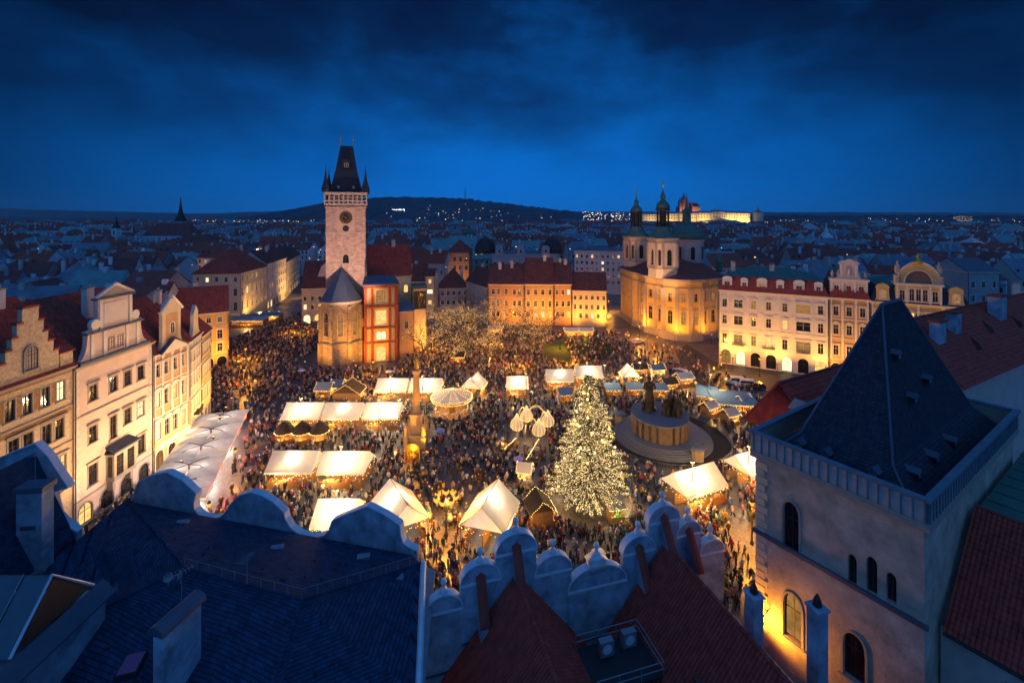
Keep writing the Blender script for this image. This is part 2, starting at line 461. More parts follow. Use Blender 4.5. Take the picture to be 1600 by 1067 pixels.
def window(parent, x, z, w, h, y=0, rz=0, arch=None, hood=None, frame='window_frame', trim='trim_white', lit=None, rec=.24, bars=2):
    me, o, pn, rec = win_data(w, h, arch, hood, frame, trim, rec, bars)
    ob = link('window', me, parent, (x, y, z), rz)
    g = lit or 'glass_dark'
    if g not in pn:
        p = bpy.data.meshes.new('pane'); p.from_pydata([(a, rec-.05, b) for a, b in o], [], [tuple(range(len(o)))[::-1]]); p.materials.append(M[g]); pn[g] = p
    link('pane', pn[g], ob)
    return ob
def litpick(p, r=None):
    r = r or rnd
    if r.random() > p: return None
    return r.choice(('lit_warm', 'lit_warm', 'lit_dim', 'lit_white'))

# ------------------------------------------------------------------ houses
def roof_mesh(mb, w, d, z0, zr, kind, oh=.45, t=.18, hip=None):
    """roof over the rectangle 0..w x 0..d; slot 0 slopes along y, slot 1 slopes along x, slot 2 gable wall"""
    x0, x1, y0, y1 = -oh*.3, w+oh*.3, -oh, d+oh; ym = d/2
    if kind == 'gable':
        mb.slab([(x0,y0,z0),(x1,y0,z0),(x1,ym,zr),(x0,ym,zr)], t, 0); mb.slab([(x1,y1,z0),(x0,y1,z0),(x0,ym,zr),(x1,ym,zr)], t, 0)
        for x in (.02, w-.02): mb.face([(x,0,z0-.3),(x,d,z0-.3),(x,ym,zr-t-.05)], 2)
    elif kind == 'hip':
        k = hip if hip is not None else min(w*.48, d/2); x0, x1 = -oh, w+oh
        mb.slab([(x0,y0,z0),(x1,y0,z0),(w-k,ym,zr),(k,ym,zr)], t, 0); mb.slab([(x1,y1,z0),(x0,y1,z0),(k,ym,zr),(w-k,ym,zr)], t, 0)
        mb.slab([(x0,y1,z0),(x0,y0,z0),(k,ym,zr)], t, 1); mb.slab([(x1,y0,z0),(x1,y1,z0),(w-k,ym,zr)], t, 1)
    elif kind == 'mansard':
        a = 1.5; zm = z0 + (zr-z0)*.62; x0, x1 = -oh*.4, w+oh*.4
        lo = [(x0,y0,z0),(x1,y0,z0),(x1,y1,z0),(x0,y1,z0)]; mi = [(a,a,zm),(w-a,a,zm),(w-a,d-a,zm),(a,d-a,zm)]
        k = min(w*.3, d/2-a-.2)
        for i in range(4): mb.face([lo[i], lo[(i+1)%4], mi[(i+1)%4], mi[i]], 0 if i % 2 == 0 else 1)
        r0, r1 = (a+k, d/2, zr), (w-a-k, d/2, zr)
        mb.face([mi[0],mi[1],r1,r0], 3); mb.face([mi[2],mi[3],r0,r1], 3); mb.face([mi[3],mi[0],r0], 3); mb.face([mi[1],mi[2],r1], 3)
        mb.face(lo[::-1], 2)
    elif kind == 'cross':   # ridge runs away from the street, gable over the front
        xm = w/2; x0, x1, y0, y1 = -oh, w+oh, -oh*.2, d
        mb.slab([(x0,y1,z0),(x0,y0,z0),(xm,y0,zr),(xm,y1,zr)], t, 1); mb.slab([(x1,y0,z0),(x1,y1,z0),(xm,y1,zr),(xm,y0,zr)], t, 1)
        for y in (.02, d-.02): mb.face([(0,y,z0-.3),(w,y,z0-.3),(xm,y,zr-t-.05)], 2)
    elif kind == 'flat':
        mb.box(-.25, w+.25, -.25, d+.25, z0, z0+.5, 0)
def chimney(parent, x, y, z0, z1, s=.9, m='plaster_grey', l=None):
    mb = MB(); l = l or s*1.4
    mb.box(x-l/2, x+l/2, y-s/2, y+s/2, z0, z1); mb.box(x-l/2-.1, x+l/2+.1, y-s/2-.1, y+s/2+.1, z1, z1+.22, 1)
    for q in (-.25, .25): mb.lathe([(.16,0),(.13,.45)], 6, (x+l*q, y, z1+.22), 1)
    return mb.build('chimney', [M[m], M['trim_stone']], parent)
def dormer(parent, x, y, z, w=1.5, h=1.7, d=2.2, m='trim_white', rm='lead_blue', lit=None, cap='seg'):
    """roof window standing on the front slope"""
    mb = MB(); ww, hh = w*.58, h*.68
    mb.panel((x-w/2, y), (x+w/2, y), z, z+h, [(w/2-ww/2, w/2+ww/2, z+.2, z+.2+hh)], .2, 0)
    for s in (-1, 1): mb.face([(x+s*w/2,y,z),(x+s*w/2,y+d,z+h*.9),(x+s*w/2,y,z+h)], 0)
    o = mb.build('dormer', [M[m]], parent)
    rb = MB()
    if cap == 'seg': prof = [(x-w/2-.12, z+h)] + [(x+math.cos(PI-PI*j/8)*(w/2+.12), z+h+.08+math.sin(PI*j/8)*w*.36) for j in range(9)] + [(x+w/2+.12, z+h)]
    else: prof = [(x-w/2-.12,z+h),(x,z+h+w*.45),(x+w/2+.12,z+h)]
    rb.prism_xz(prof[::-1], y-.12, y+.15, 0)
    top = [(p[0], p[1]) for p in prof]
    for i in range(len(top)-1): rb.face([(top[i][0],y+.14,top[i][1]),(top[i+1][0],y+.14,top[i+1][1]),(top[i+1][0],y+d,top[i+1][1]),(top[i][0],y+d,top[i][1])], 1)
    rb.build('dormer_cap', [M[m], M[rm]], o)
    window(o, x, z+.2, ww, hh, y=y, rec=.14, trim=None, lit=lit)
    return o
def house(name, label, A, B, depth, eave, wall, rows=(), cols=4, roof=('gable', 6, 'tile_red'), trim='trim_white', frame='window_frame', lit=.15, group=None,
          cornice=True, courses=(), side=None, chims=2, dorm=0, cat='house', ground=None, z0=0, pil=None, dmat=None, seed=None, quoin=None, hip=None, back=True, dlit=.1):
    """A, B: ends of the front (2D, left and right as seen from the street)"""
    A = Vector(A[:2]); B = Vector(B[:2]); d = B-A; W = d.length; rz = math.atan2(d.y, d.x); r = random.Random(seed if seed is not None else hash(name) % 999)
    T = thing(name, label, cat, (A.x, A.y, z0), rz, group)
    ops = []; wins = []
    for row in rows:
        zs, h, ww = row[:3]; hood = row[3] if len(row) > 3 else None; lp = row[4] if len(row) > 4 and row[4] is not None else lit; arch = row[5] if len(row) > 5 else None
        cs = row[6] if len(row) > 6 else cols
        xs = [W*(i+.5)/cs for i in range(cs)] if isinstance(cs, int) else list(cs)
        for x in xs:
            if isinstance(x, tuple): x, w_ = x
            else: w_ = ww
            ops.append((x-w_/2, x+w_/2, zs, zs+h, arch)); wins.append((x, zs, w_, h, arch, hood, litpick(lp, r)))
    if ground:   # shop arches
        n, h, ww, lp = ground
        for i in range(n):
            x = W*(i+.5)/n; ops.append((x-ww/2, x+ww/2, .35, h, 'round')); wins.append((x, .35, ww, h-.35, 'round', 'shop', r.choice(('lit_white','lit_warm','lit_dim')) if r.random() < lp*.8 else None))
    mb = MB()
    mb.panel((0,0), (W,0), 0, eave, ops, .28)
    sops = []; swins = []
    if side:
        sd, n, rws = side
        for zs, h, ww in rws:
            for i in range(n):
                y = depth*(i+.5)/n; sops.append((y-ww/2, y+ww/2, zs, zs+h, None)); swins.append((y, zs, ww, h))
    sR = side and side[0] == 'R'
    mb.panel((W,0), (W,depth), 0, eave, sops if sR else ())
    mb.panel((0,depth), (0,0), 0, eave, [(depth-b, depth-a, c_, e_, None) for a, b, c_, e_, _ in sops] if side and not sR else ())
    if back: mb.panel((W,depth), (0,depth), 0, eave)
    mb.build('wall', [M[wall]], T)
    for x, zs, w_, h, arch, hood, lt in wins:
        if hood == 'shop': window(T, x, zs, w_, h, arch=arch, trim=trim, lit=lt, frame='window_frame_dark', bars=2)
        else: window(T, x, zs, w_, h, arch=arch, hood=hood, trim=trim, frame=frame, lit=lt)
    for y, zs, ww, h in swins:
        if sR: window(T, W, zs, ww, h, y=y, rz=PI/2, trim=trim, frame=frame, lit=litpick(lit, r))
        else: window(T, 0, zs, ww, h, y=y, rz=-PI/2, trim=trim, frame=frame, lit=litpick(lit, r))
    if cornice:
        cb_ = MB(); cb_.box(-.12, W+.12, -.32, depth+.3, eave-.42, eave-.20); cb_.box(-.2, W+.2, -.5, depth+.4, eave-.19, eave-.02); cb_.build('cornice', M[trim], T)
    for zc in courses:
        cb_ = MB(); cb_.box(-.03, W+.03, -.14, .02, zc, zc+.24); cb_.build('string_course', M[trim], T)
    if pil:
        n, za, zb = pil
        for i in range(n+1):
            p = MB(); x = min(max(W*i/n, .3), W-.3); p.box(x-.26, x+.26, -.11, .02, za, zb-.4); p.box(x-.36, x+.36, -.17, .02, zb-.39, zb-.02); p.box(x-.34, x+.34, -.15, .02, za-.3, za-.01); p.build('pilaster', M[trim], T)
    if quoin:
        for sx in (0, 1):
            k = 0; z = .1
            while z < eave-1:
                q = MB(); l = .75 if k % 2 else .48; x = W if sx else 0
                q.box(x-l if sx else x-.04, x+.04 if sx else x+l, -.06, .02, z, z+.52); q.build('quoin', M[quoin], T); z += .58; k += 1
    for x in (.12, W-.12):
        MB().tube([(x,-.14,.2),(x,-.14,eave-.5)], .065, 5).build('downpipe', M['metal_dark'], T)
    kind, rh, rm = roof
    rb = MB(); roof_mesh(rb, W, depth, eave, eave+rh, kind, hip=hip)
    rm2 = {'tile_red': 'tile_red_side'}.get(rm, rm)
    ro = rb.build('roof', [M[rm], M[rm2], M[wall], M['copper_green'] if roof[0] == 'mansard' else M[rm]], T)
    for i in range(chims):
        x = W*(.12+.76*r.random()); y = depth*(.3+.4*r.random())
        chimney(ro, x, y, eave+rh*.25, eave+rh+.6+r.random()*.8, m=r.choice(('plaster_grey', 'plaster_white', 'plaster_old')))
    for i in range(dorm):
        x = W*(i+.5)/dorm
        zz_ = eave + rh*.06; yy = .25
        dormer(T, x, yy if kind == 'mansard' else depth/2*.22, zz_, m=dmat or wall, lit=litpick(dlit, r), w=2.6 if (dorm > 3 and i % 2 == 0) else 1.9, h=2.7)
    T['w'] = W
    return T
# ================================================================== GROUND
def struct(name, mb, m, label=None, z=0):
    o = mb.build(name, m); o['kind'] = 'structure'; return o
gm = bpy.data.materials.new('square_paving'); gm.use_nodes = True
n_ = gm.node_tree.nodes; l_ = gm.node_tree.links; b_ = n_['Principled BSDF']
t_ = n_.new('ShaderNodeTexCoord'); v1 = n_.new('ShaderNodeTexVoronoi'); v1.inputs['Scale'].default_value = 3.2; v1.feature = 'DISTANCE_TO_EDGE'
v2 = n_.new('ShaderNodeTexVoronoi'); v2.inputs['Scale'].default_value = 3.2
nz_ = n_.new('ShaderNodeTexNoise'); nz_.inputs['Scale'].default_value = .12; nz_.inputs['Detail'].default_value = 6
for q in (v1, v2, nz_): l_.new(t_.outputs['Object'], q.inputs['Vector'])
cr = n_.new('ShaderNodeValToRGB'); l_.new(v1.outputs['Distance'], cr.inputs[0]); cr.color_ramp.elements[0].color = (.25,.25,.25,1); cr.color_ramp.elements[1].position = .06
mA = n_.new('ShaderNodeMix'); mA.data_type = 'RGBA'; mA.inputs[6].default_value = (.085,.078,.078,1); mA.inputs[7].default_value = (.19,.165,.15,1)
bw_ = n_.new('ShaderNodeRGBToBW'); l_.new(v2.outputs['Color'], bw_.inputs[0]); l_.new(bw_.outputs[0], mA.inputs[0])
mB_ = n_.new('ShaderNodeMix'); mB_.data_type = 'RGBA'; mB_.blend_type = 'MULTIPLY'; mB_.inputs[0].default_value = 1; l_.new(mA.outputs[2], mB_.inputs[6]); l_.new(cr.outputs[0], mB_.inputs[7])
l_.new(mB_.outputs[2], b_.inputs['Base Color'])
rr = n_.new('ShaderNodeMapRange'); l_.new(nz_.outputs['Fac'], rr.inputs[0]); rr.inputs[1].default_value = .35; rr.inputs[2].default_value = .65; rr.inputs[3].default_value = .28; rr.inputs[4].default_value = .62
l_.new(rr.outputs[0], b_.inputs['Roughness'])
bp_ = n_.new('ShaderNodeBump'); bp_.inputs['Strength'].default_value = .35; bp_.inputs['Distance'].default_value = .03; l_.new(v1.outputs['Distance'], bp_.inputs['Height']); l_.new(bp_.outputs[0], b_.inputs['Normal'])
M['paving'] = gm
mat('city_ground', (.05,.05,.055), .9, .3, .02)
struct('ground', MB().face([(-6000,-400,-.05),(6000,-400,-.05),(6000,9000,-.05),(-6000,9000,-.05)]), M['city_ground'])
struct('square_paving', MB().face([(-125,10,0),(110,10,0),(110,260,0),(-125,260,0)]), gm)
HX, HY = 30.1, 92.0
def ellipse(cx, cy, rx, ry, n=64, rot=0): return [(cx+rx*math.cos(2*PI*i/n+rot), cy+ry*math.sin(2*PI*i/n+rot)) for i in range(n)]
struct('monument_bed', MB().face([(x,y,.006) for x,y in ellipse(HX, HY, 12.4, 12.6)]), mat('bed_soil', (.022,.018,.02), .9, .4, .8, .3, 8))
lawn_poly = [tuple(G(u,v)[:2]) for u,v in ((850,560),(880,572),(945,562),(965,545),(940,527),(890,528),(850,540))]
struct('lawn', MB().face([(x,y,.01) for x,y in lawn_poly]), M['lawn'])
struct('road', MB().face([(x,y,.008) for x,y in [(46,118),(53,150),(60,158),(61,139),(84,126),(84,112)]]), M['asphalt'])

# ================================================================== NEAR HOUSES
# ---------- gothic tower house with the slate pyramid roof (right)
Nn = Vector((26.5,29.6)); Lc = Vector((20.6,38.7)); Rc = Vector((46.5,42.8))
dt = (Rc-Nn).normalized(); pt = Vector((-dt.y, dt.x)); LW, RW = 10.85, 23.96
tw = thing('gothic_tower_house', 'tall pale gothic tower house with steep slate pyramid roof and panelled parapet', 'tower house', (Nn.x, Nn.y, 0), math.atan2(dt.y, dt.x))
# local: x along the right-hand face, y along the left-hand face (away), corner N at the origin; left-hand face is the plane x=0
def lf(u, v):   # pixel on the left-hand face -> (distance from the far-left corner, z)
    s, z = onplane(Lc, (Nn-Lc).normalized(), u, v); return s, z
ZT, ZB = 26.0, 24.15
def rect(u0, u1, v0, v1):
    um = (u0+u1)/2; s0 = lf(u0, (v0+v1)/2)[0]; s1 = lf(u1, (v0+v1)/2)[0]; return s0, s1, lf(um, v1)[1], lf(um, v0)[1]
twin = [rect(1224,1249,784,860), rect(1325,1339,866,912), rect(1354,1371,870,927), rect(1385,1401,895,941), rect(1225,1253,928,1000), rect(1318,1352,990,1062)]
mb = MB()
mb.panel((0,LW), (0,0), 0, ZB, [(a,b,c,d,'pointed') for a,b,c,d in twin], .45)
rw_ops = [(3.2,4.0,8,10.5,None)]
mb.panel((0,0), (RW,0), 0, ZB); mb.panel((RW,0), (RW,LW), 0, ZB); mb.panel((RW,LW), (0,LW), 0, ZB)
mb.build('wall', mat('plaster_gothic', (.54,.43,.33), .9, .55, .55, .5, 5), tw)
for i, (a,b,c,d) in enumerate(twin):
    window(tw, 0, c, b-a, d-c, y=LW-(a+b)/2, rz=-PI/2, arch='pointed', trim='trim_stone' if i in (0,4,5) else None, frame='window_frame_dark', rec=.4, lit='lit_dim' if i == 4 else None, bars=2 if i in (0,4,5) else 1)
sa, za = lf(1189,838); sb, zb_ = lf(1442,973); zc = (za+zb_)/2
MB().box(-.22, .02, -.22, LW+.22, zc, zc+.3).build('string_course', M['lead_blue'], tw)
MB().box(-.36, RW+.36, -.36, -.002, ZB-.3, ZB-.01).box(-.36, -.002, .0, LW+.36, ZB-.3, ZB-.01).build('cornice', M['trim_stone'], tw)
# corner quoins of the pilaster strip on the far-left corner
for k in range(26):
    MB().box(-.10, .01, LW-(.95 if k % 2 else .7), LW+.05, 8+k*.6, 8.52+k*.6).build('quoin', M['plaster_cream'], tw)
# parapet of upright panels
mat('rail_lead', (.14,.20,.25), .6, .3, 1.2, .1, 8)
par = MB(); o_ = .34
par.box(-o_, RW+o_, -o_, -o_+.22, ZB+.01, ZB+.22); par.box(-o_, -o_+.22, -o_+.22, LW+o_, ZB+.01, ZB+.22)
par.box(-o_, RW+o_, LW+o_-.22, LW+o_, ZB+.01, ZT-.2); par.box(RW+o_-.22, RW+o_, -o_, LW+o_-.22, ZB+.01, ZT-.2)
pp = par.build('parapet', M['trim_stone'], tw)
rail = MB(); rail.box(-o_-.12, RW+o_+.12, -o_-.12, -o_+.34, ZT-.2, ZT); rail.box(-o_-.12, -o_+.34, -o_+.34, LW+o_+.12, ZT-.2, ZT)
rail.box(-o_+.34, RW+o_+.12, LW+o_-.34, LW+o_+.12, ZT-.2, ZT); rail.box(RW+o_-.34, RW+o_+.12, -o_+.34, LW+o_-.34, ZT-.2, ZT)
rail.build('rail', M['rail_lead'], pp)
mat('parapet_board', (.50,.45,.43), .8, .3, 1.5, .2, 10)
pm1 = MB().box(-.27,.27,-.05,.05,0,ZT-ZB-.43); me1 = pm1.build('panel', M['parapet_board'], pp).data
first = True
npl = 18
for i in range(npl):
    y = -o_+.36 + (LW+2*o_-.5)*(i+.5)/npl
    ob = link('panel', me1, pp, (-o_+.13, y-.12, ZB+.225), PI/2)
    MB().box(-o_-.015, -o_+.2, y-.12-.5*(LW+2*o_-.5)/npl-.04, y-.12-.5*(LW+2*o_-.5)/npl+.04, ZB+.225, ZT-.205).build('post', M['rail_lead'], pp)
npr = 40
for i in range(npr):
    x = -o_+.3 + (RW+2*o_-.5)*(i+.5)/npr
    link('panel', me1, pp, (x, -o_+.13, ZB+.225), 0)
    MB().box(x-.5*(RW+.2)/npr-.04, x-.5*(RW+.2)/npr+.04, -o_-.015, -o_+.2, ZB+.225, ZT-.205).build('post', M['rail_lead'], pp)
bpy.data.objects.remove([o for o in KIDS[pp.name] if o.data == me1][0]); KIDS[pp.name] = []
# pyramid roof with a flared foot and a short ridge
zr = 36.3; a0 = .85; cx_, cy_ = RW/2, LW/2; q = 2.2
lv = [(a0, ZB+.3), (a0+1.5, ZB+2.0)]
rings = []
for ins, z in lv: rings.append([(ins,ins,z),(RW-ins,ins,z),(RW-ins,LW-ins,z),(ins,LW-ins,z)])
top = [(cx_-q,cy_-.06,zr),(cx_+q,cy_-.06,zr),(cx_+q,cy_+.06,zr),(cx_-q,cy_+.06,zr)]
rings.append(top)
rf = MB()
for k in range(2):
    for i in range(4): rf.face([rings[k][i], rings[k][(i+1)%4], rings[k+1][(i+1)%4], rings[k+1][i]])
rf.face(top); rf.face([(-.1,-.1,ZB+.05),(RW+.1,-.1,ZB+.05),(RW+.1,LW+.1,ZB+.05),(-.1,LW+.1,ZB+.05)], 1)
ro = rf.build('roof', [M['slate'], M['lead_blue']], tw)
MB().tube([(cx_-q,cy_,zr+.05),(cx_+q,cy_,zr+.05)], .16).build('ridge_cap', M['lead_blue'], ro)
for i in range(4):
    MB().tube([rings[0][i], rings[1][i], top[i]], .09, 5).build('hip_cap', M['lead_blue'], ro)
def on_left(s, z):   # left slope of the pyramid (plane through x)
    t = (z-rings[1][0][2])/(zr-rings[1][0][2]); return (rings[1][0][0]*(1-t)+(cx_-q)*t)
def hatch(x, y, z, rz):
    mb = MB(); mb.box(-.34,.34,-.35,.55,0,.45); mb.prism_xz([(-.42,.45),(.42,.45),(0,.78)], -.45, .6, 1); mb.face([(-.26,-.356,.08),(.26,-.356,.08),(.26,-.356,.4),(-.26,-.356,.4)], 2)
    mb.build('roof_hatch', [M['metal_dark'], M['lead_blue'], M['metal_grey']], ro, loc=(x,y,z), rz=rz)
for yy in (8.2, 6.3, 3.2): hatch(a0+.8, yy, ZB+1.05, -PI/2)
for xx in (4.0, 8.0, 12.5): hatch(xx, a0+.8, ZB+1.05, 0)
tt = .62
for xx, t in ((8.6,.62),(8.8,.30),(13,.36)):
    zz_ = ZB+2+(zr-ZB-2)*t; hatch(xx, (a0+1.5)*(1-t)+(cy_)*t-.1, zz_-.15, 0)

# annexe behind the tower house's right-hand face: tiled roof, flat metal roof
an = thing('tiled_annexe', 'dark annexe with red tiled roof joined to the gothic tower house', 'house', (Nn.x, Nn.y, 0), math.atan2(dt.y, dt.x))
mb = MB(); mb.panel((2.6,-.15), (2.6,-16), 0, 16.6, [(3.2,4.3,12.6,15.2,None)], .3); mb.panel((2.6,-16),(26,-16),0,16.6); mb.face([(26,-16,0),(26,-.15,0),(26,-.15,21.5),(26,-16,21.5)])
mb.build('wall', M['plaster_old'], an)
window(an, 2.6, 12.6, 1.1, 2.6, y=-.15-3.75, rz=-PI/2, trim='trim_stone', frame='window_frame', bars=3)
def ribbed(mb, P00, P10, P01, P11, nr, nc, amp=.09, step=.05, mi=0, sub=4):
    """tile surface: P00-P10 along the eave, P00-P01 up the slope; nr ribs, nc courses"""
    P00, P10, P01, P11 = map(Vector, (P00,P10,P01,P11)); nrm = (P10-P00).cross(P01-P00).normalized()
    if nrm.z < 0: nrm = -nrm
    vs = []; fs = []; nx = nr*sub
    for j in range(nc):
        for e in (0, 1):
            t = (j+e)/nc
            for i in range(nx+1):
                s = i/nx; p = (P00*(1-s)+P10*s)*(1-t) + (P01*(1-s)+P11*s)*t
                h = amp*abs(math.cos(PI*i/sub))**.6 + (step if e == 0 else 0)
                vs.append(p + nrm*h)
    row = nx+1
    for j in range(2*nc-1):
        for i in range(nx): fs.append((j*row+i, j*row+i+1, (j+1)*row+i+1, (j+1)*row+i))
    mb.add(vs, fs, mi)
mb = MB(); ribbed(mb, (2.2,-16.3,16.5), (2.2,-.38,16.5), (9.6,-16.3,22.2), (9.6,-.38,22.2), 60, 24)
ar = mb.build('roof', M['tile_red_rib'], an); ar['kind'] = 'stuff'
MB().tube([(2.15,-16.3,16.45),(2.15,-.4,16.45)], .14).build('gutter', M['metal_dark'], an)
MB().tube([(9.6,-16.3,22.25),(9.6,-.4,22.25)], .15).build('ridge_cap', M['tile_red_plain'], ar)
MB().box(9.65, 27, -16, -.37, 21.5, 21.75).build('flat_roof', M['copper_green'], an)
for k in range(8): MB().box(10.5+k*2, 10.6+k*2, -15.8, -.5, 21.752, 21.84).build('roof_seam', M['copper_green'], an)
mb = MB(); mb.box(5.2,6.5,-6.8,-5.2,18.6,21.0); mb.slab([(4.9,-7,20.6),(4.9,-5,20.6),(7.4,-5,21.7),(7.4,-7,21.7)], .12, 1); mb.face([(5.19,-6.6,19.5),(5.19,-6.6,20.5),(5.19,-5.4,20.5),(5.19,-5.4,19.5)],2); mb.build('dormer', [M['lead_blue'], M['tile_red_plain'], M['glass_dark']], an)

# ---------- palace roofs between the tower house and the hotels
pal = thing('palace_block', 'palace block with large red tiled roof behind the slate pyramid', 'palace', (0,0,0))
d2 = Vector((.88,.475)).normalized()
r0 = Vector((51.5,60.3)); r1 = r0 + d2*60; e0 = Vector((52.5,52.4))-d2*6; e1 = e0 + d2*62; bk0 = r0 + (r0-e0)-d2*5; bk1 = bk0+d2*62
mb = MB()
ribbed(mb, (*e0,24.6), (*e1,24.6), (*r0,30.2), (*r1,30.2), 170, 18, sub=3)
ribbed(mb, (*bk0,24.6), (*bk1,24.6), (*r0,30.2), (*r1,30.2), 60, 4, sub=3)
pr = mb.build('roof', M['tile_red_rib'], pal); pr['kind'] = 'stuff'
mb = MB(); mb.panel(e0+d2*.6+Vector((-.3,.5)), e1+Vector((-.3,.5)), 0, 24.4); mb.panel(bk0, e0+d2*.6, 0, 24.4); mb.face([(*bk0,24.4),(*(e0+d2*.6),24.4),(*r0,30)])
mb.build('wall', M['plaster_pink'], pal)
MB().tube([(*r0,30.3),(*r1,30.3)], .18).build('ridge_cap', M['tile_red_plain'], pr)
def pxchim(u, v, Y, l, s, h, parent, m='plaster_parapet', rz=0, below=1.5):
    p = atY(u, v, Y); mb = MB()
    mb.obox((p.x,p.y,p.z-h-below), l, s, h+below, rz); mb.obox((p.x,p.y,p.z+.01), l+.3, s+.3, .25, rz, 1)
    return mb.build('chimney', [M[m], M['tile_red_plain']], parent)
aa = math.atan2(d2.y, d2.x)
pxchim(1465,503,58.5,2.0,1.0,2.2,pal,rz=aa); pxchim(1490,489,62,2.0,1.0,2.2,pal,rz=aa); pxchim(1558,463,70,2.6,1.4,2.8,pal,rz=aa)
def eyehatch(s, t):
    p = Vector((*e0,24.6)).lerp(Vector((*r0,30.2)), t) + Vector((*d2,0))*s
    up = (Vector((*r0,30.2))-Vector((*e0,24.6))).normalized()
    f = p + Vector((0,0,.85)); mb = MB()
    L_, R_ = p-Vector((*d2,0))*.9, p+Vector((*d2,0))*.9
    mb.face([L_, R_, f]); mb.face([L_, f, p+up*3.4]); mb.face([f, R_, p+up*3.4]); mb.build('roof_hatch', M['tile_brown'], pal)
for s, t in ((13.5,.34),(20.5,.50),(31,.45)): eyehatch(s, t)
E0 = Vector((27.4,54.3)); p2 = Vector((-d2.y,d2.x)); E1 = E0-p2*9; Q0 = Vector((30.6,53.0)); Q1 = Q0+d2*24
wing = thing('palace_wing', 'low palace wing with hipped red tiled roof beside the market', 'palace', (0,0,0))
mb = MB(); ribbed(mb, (*E1,20), (*E0,20), (*Q0,24.6), (*(Q0+p2*.01),24.6), 40, 12, sub=3); ribbed(mb, (*E1,20), (*(E1+d2*27),20), (*Q0,24.6), (*Q1,24.6), 90, 14, sub=3)
ribbed(mb, (*E0,20), (*(E0+d2*27),20), (*Q0,24.6), (*Q1,24.6), 90, 14, sub=3)
wr = mb.build('roof', M['tile_red_rib'], wing); wr['kind'] = 'stuff'
i0 = E0+d2*.9-p2*.9; i1 = E1+d2*.9
MB().panel(i0, i1, 0, 19.8).panel(i1, i1+d2*26, 0, 19.8).panel(i0+d2*26, i0, 0, 19.8).build('wall', M['plaster_pink'], wing)
MB().tube([(*E0,20.1),(*Q0,24.75),(*Q1,24.75)], .17).build('ridge_cap', M['tile_red_plain'], wr)
p = atY(1256,650,50); dm = MB(); ca = math.atan2(d2.y,d2.x)
dm.obox((p.x,p.y,p.z-1.5), 2.0, 1.6, 2.3, ca); dmo = dm.build('dormer', M['plaster_orange'], wing)
MB().prism_xz([(-1.3,0),(1.3,0),(0,.8)], -1, 1).build('pediment', M['trim_stone'], dmo, loc=(p.x,p.y,p.z+.81), rz=ca)

# ---------- two-gabled school house with rounded gables
e_ = Vector((.961,.276)); n2 = Vector((.276,-.961)); S0 = Vector((.25,36.2))
sh = thing('gabled_town_house', 'house with two steep red tiled roofs and rounded white-capped gables', 'house', (S0.x,S0.y,0), math.atan2(e_.y,e_.x))
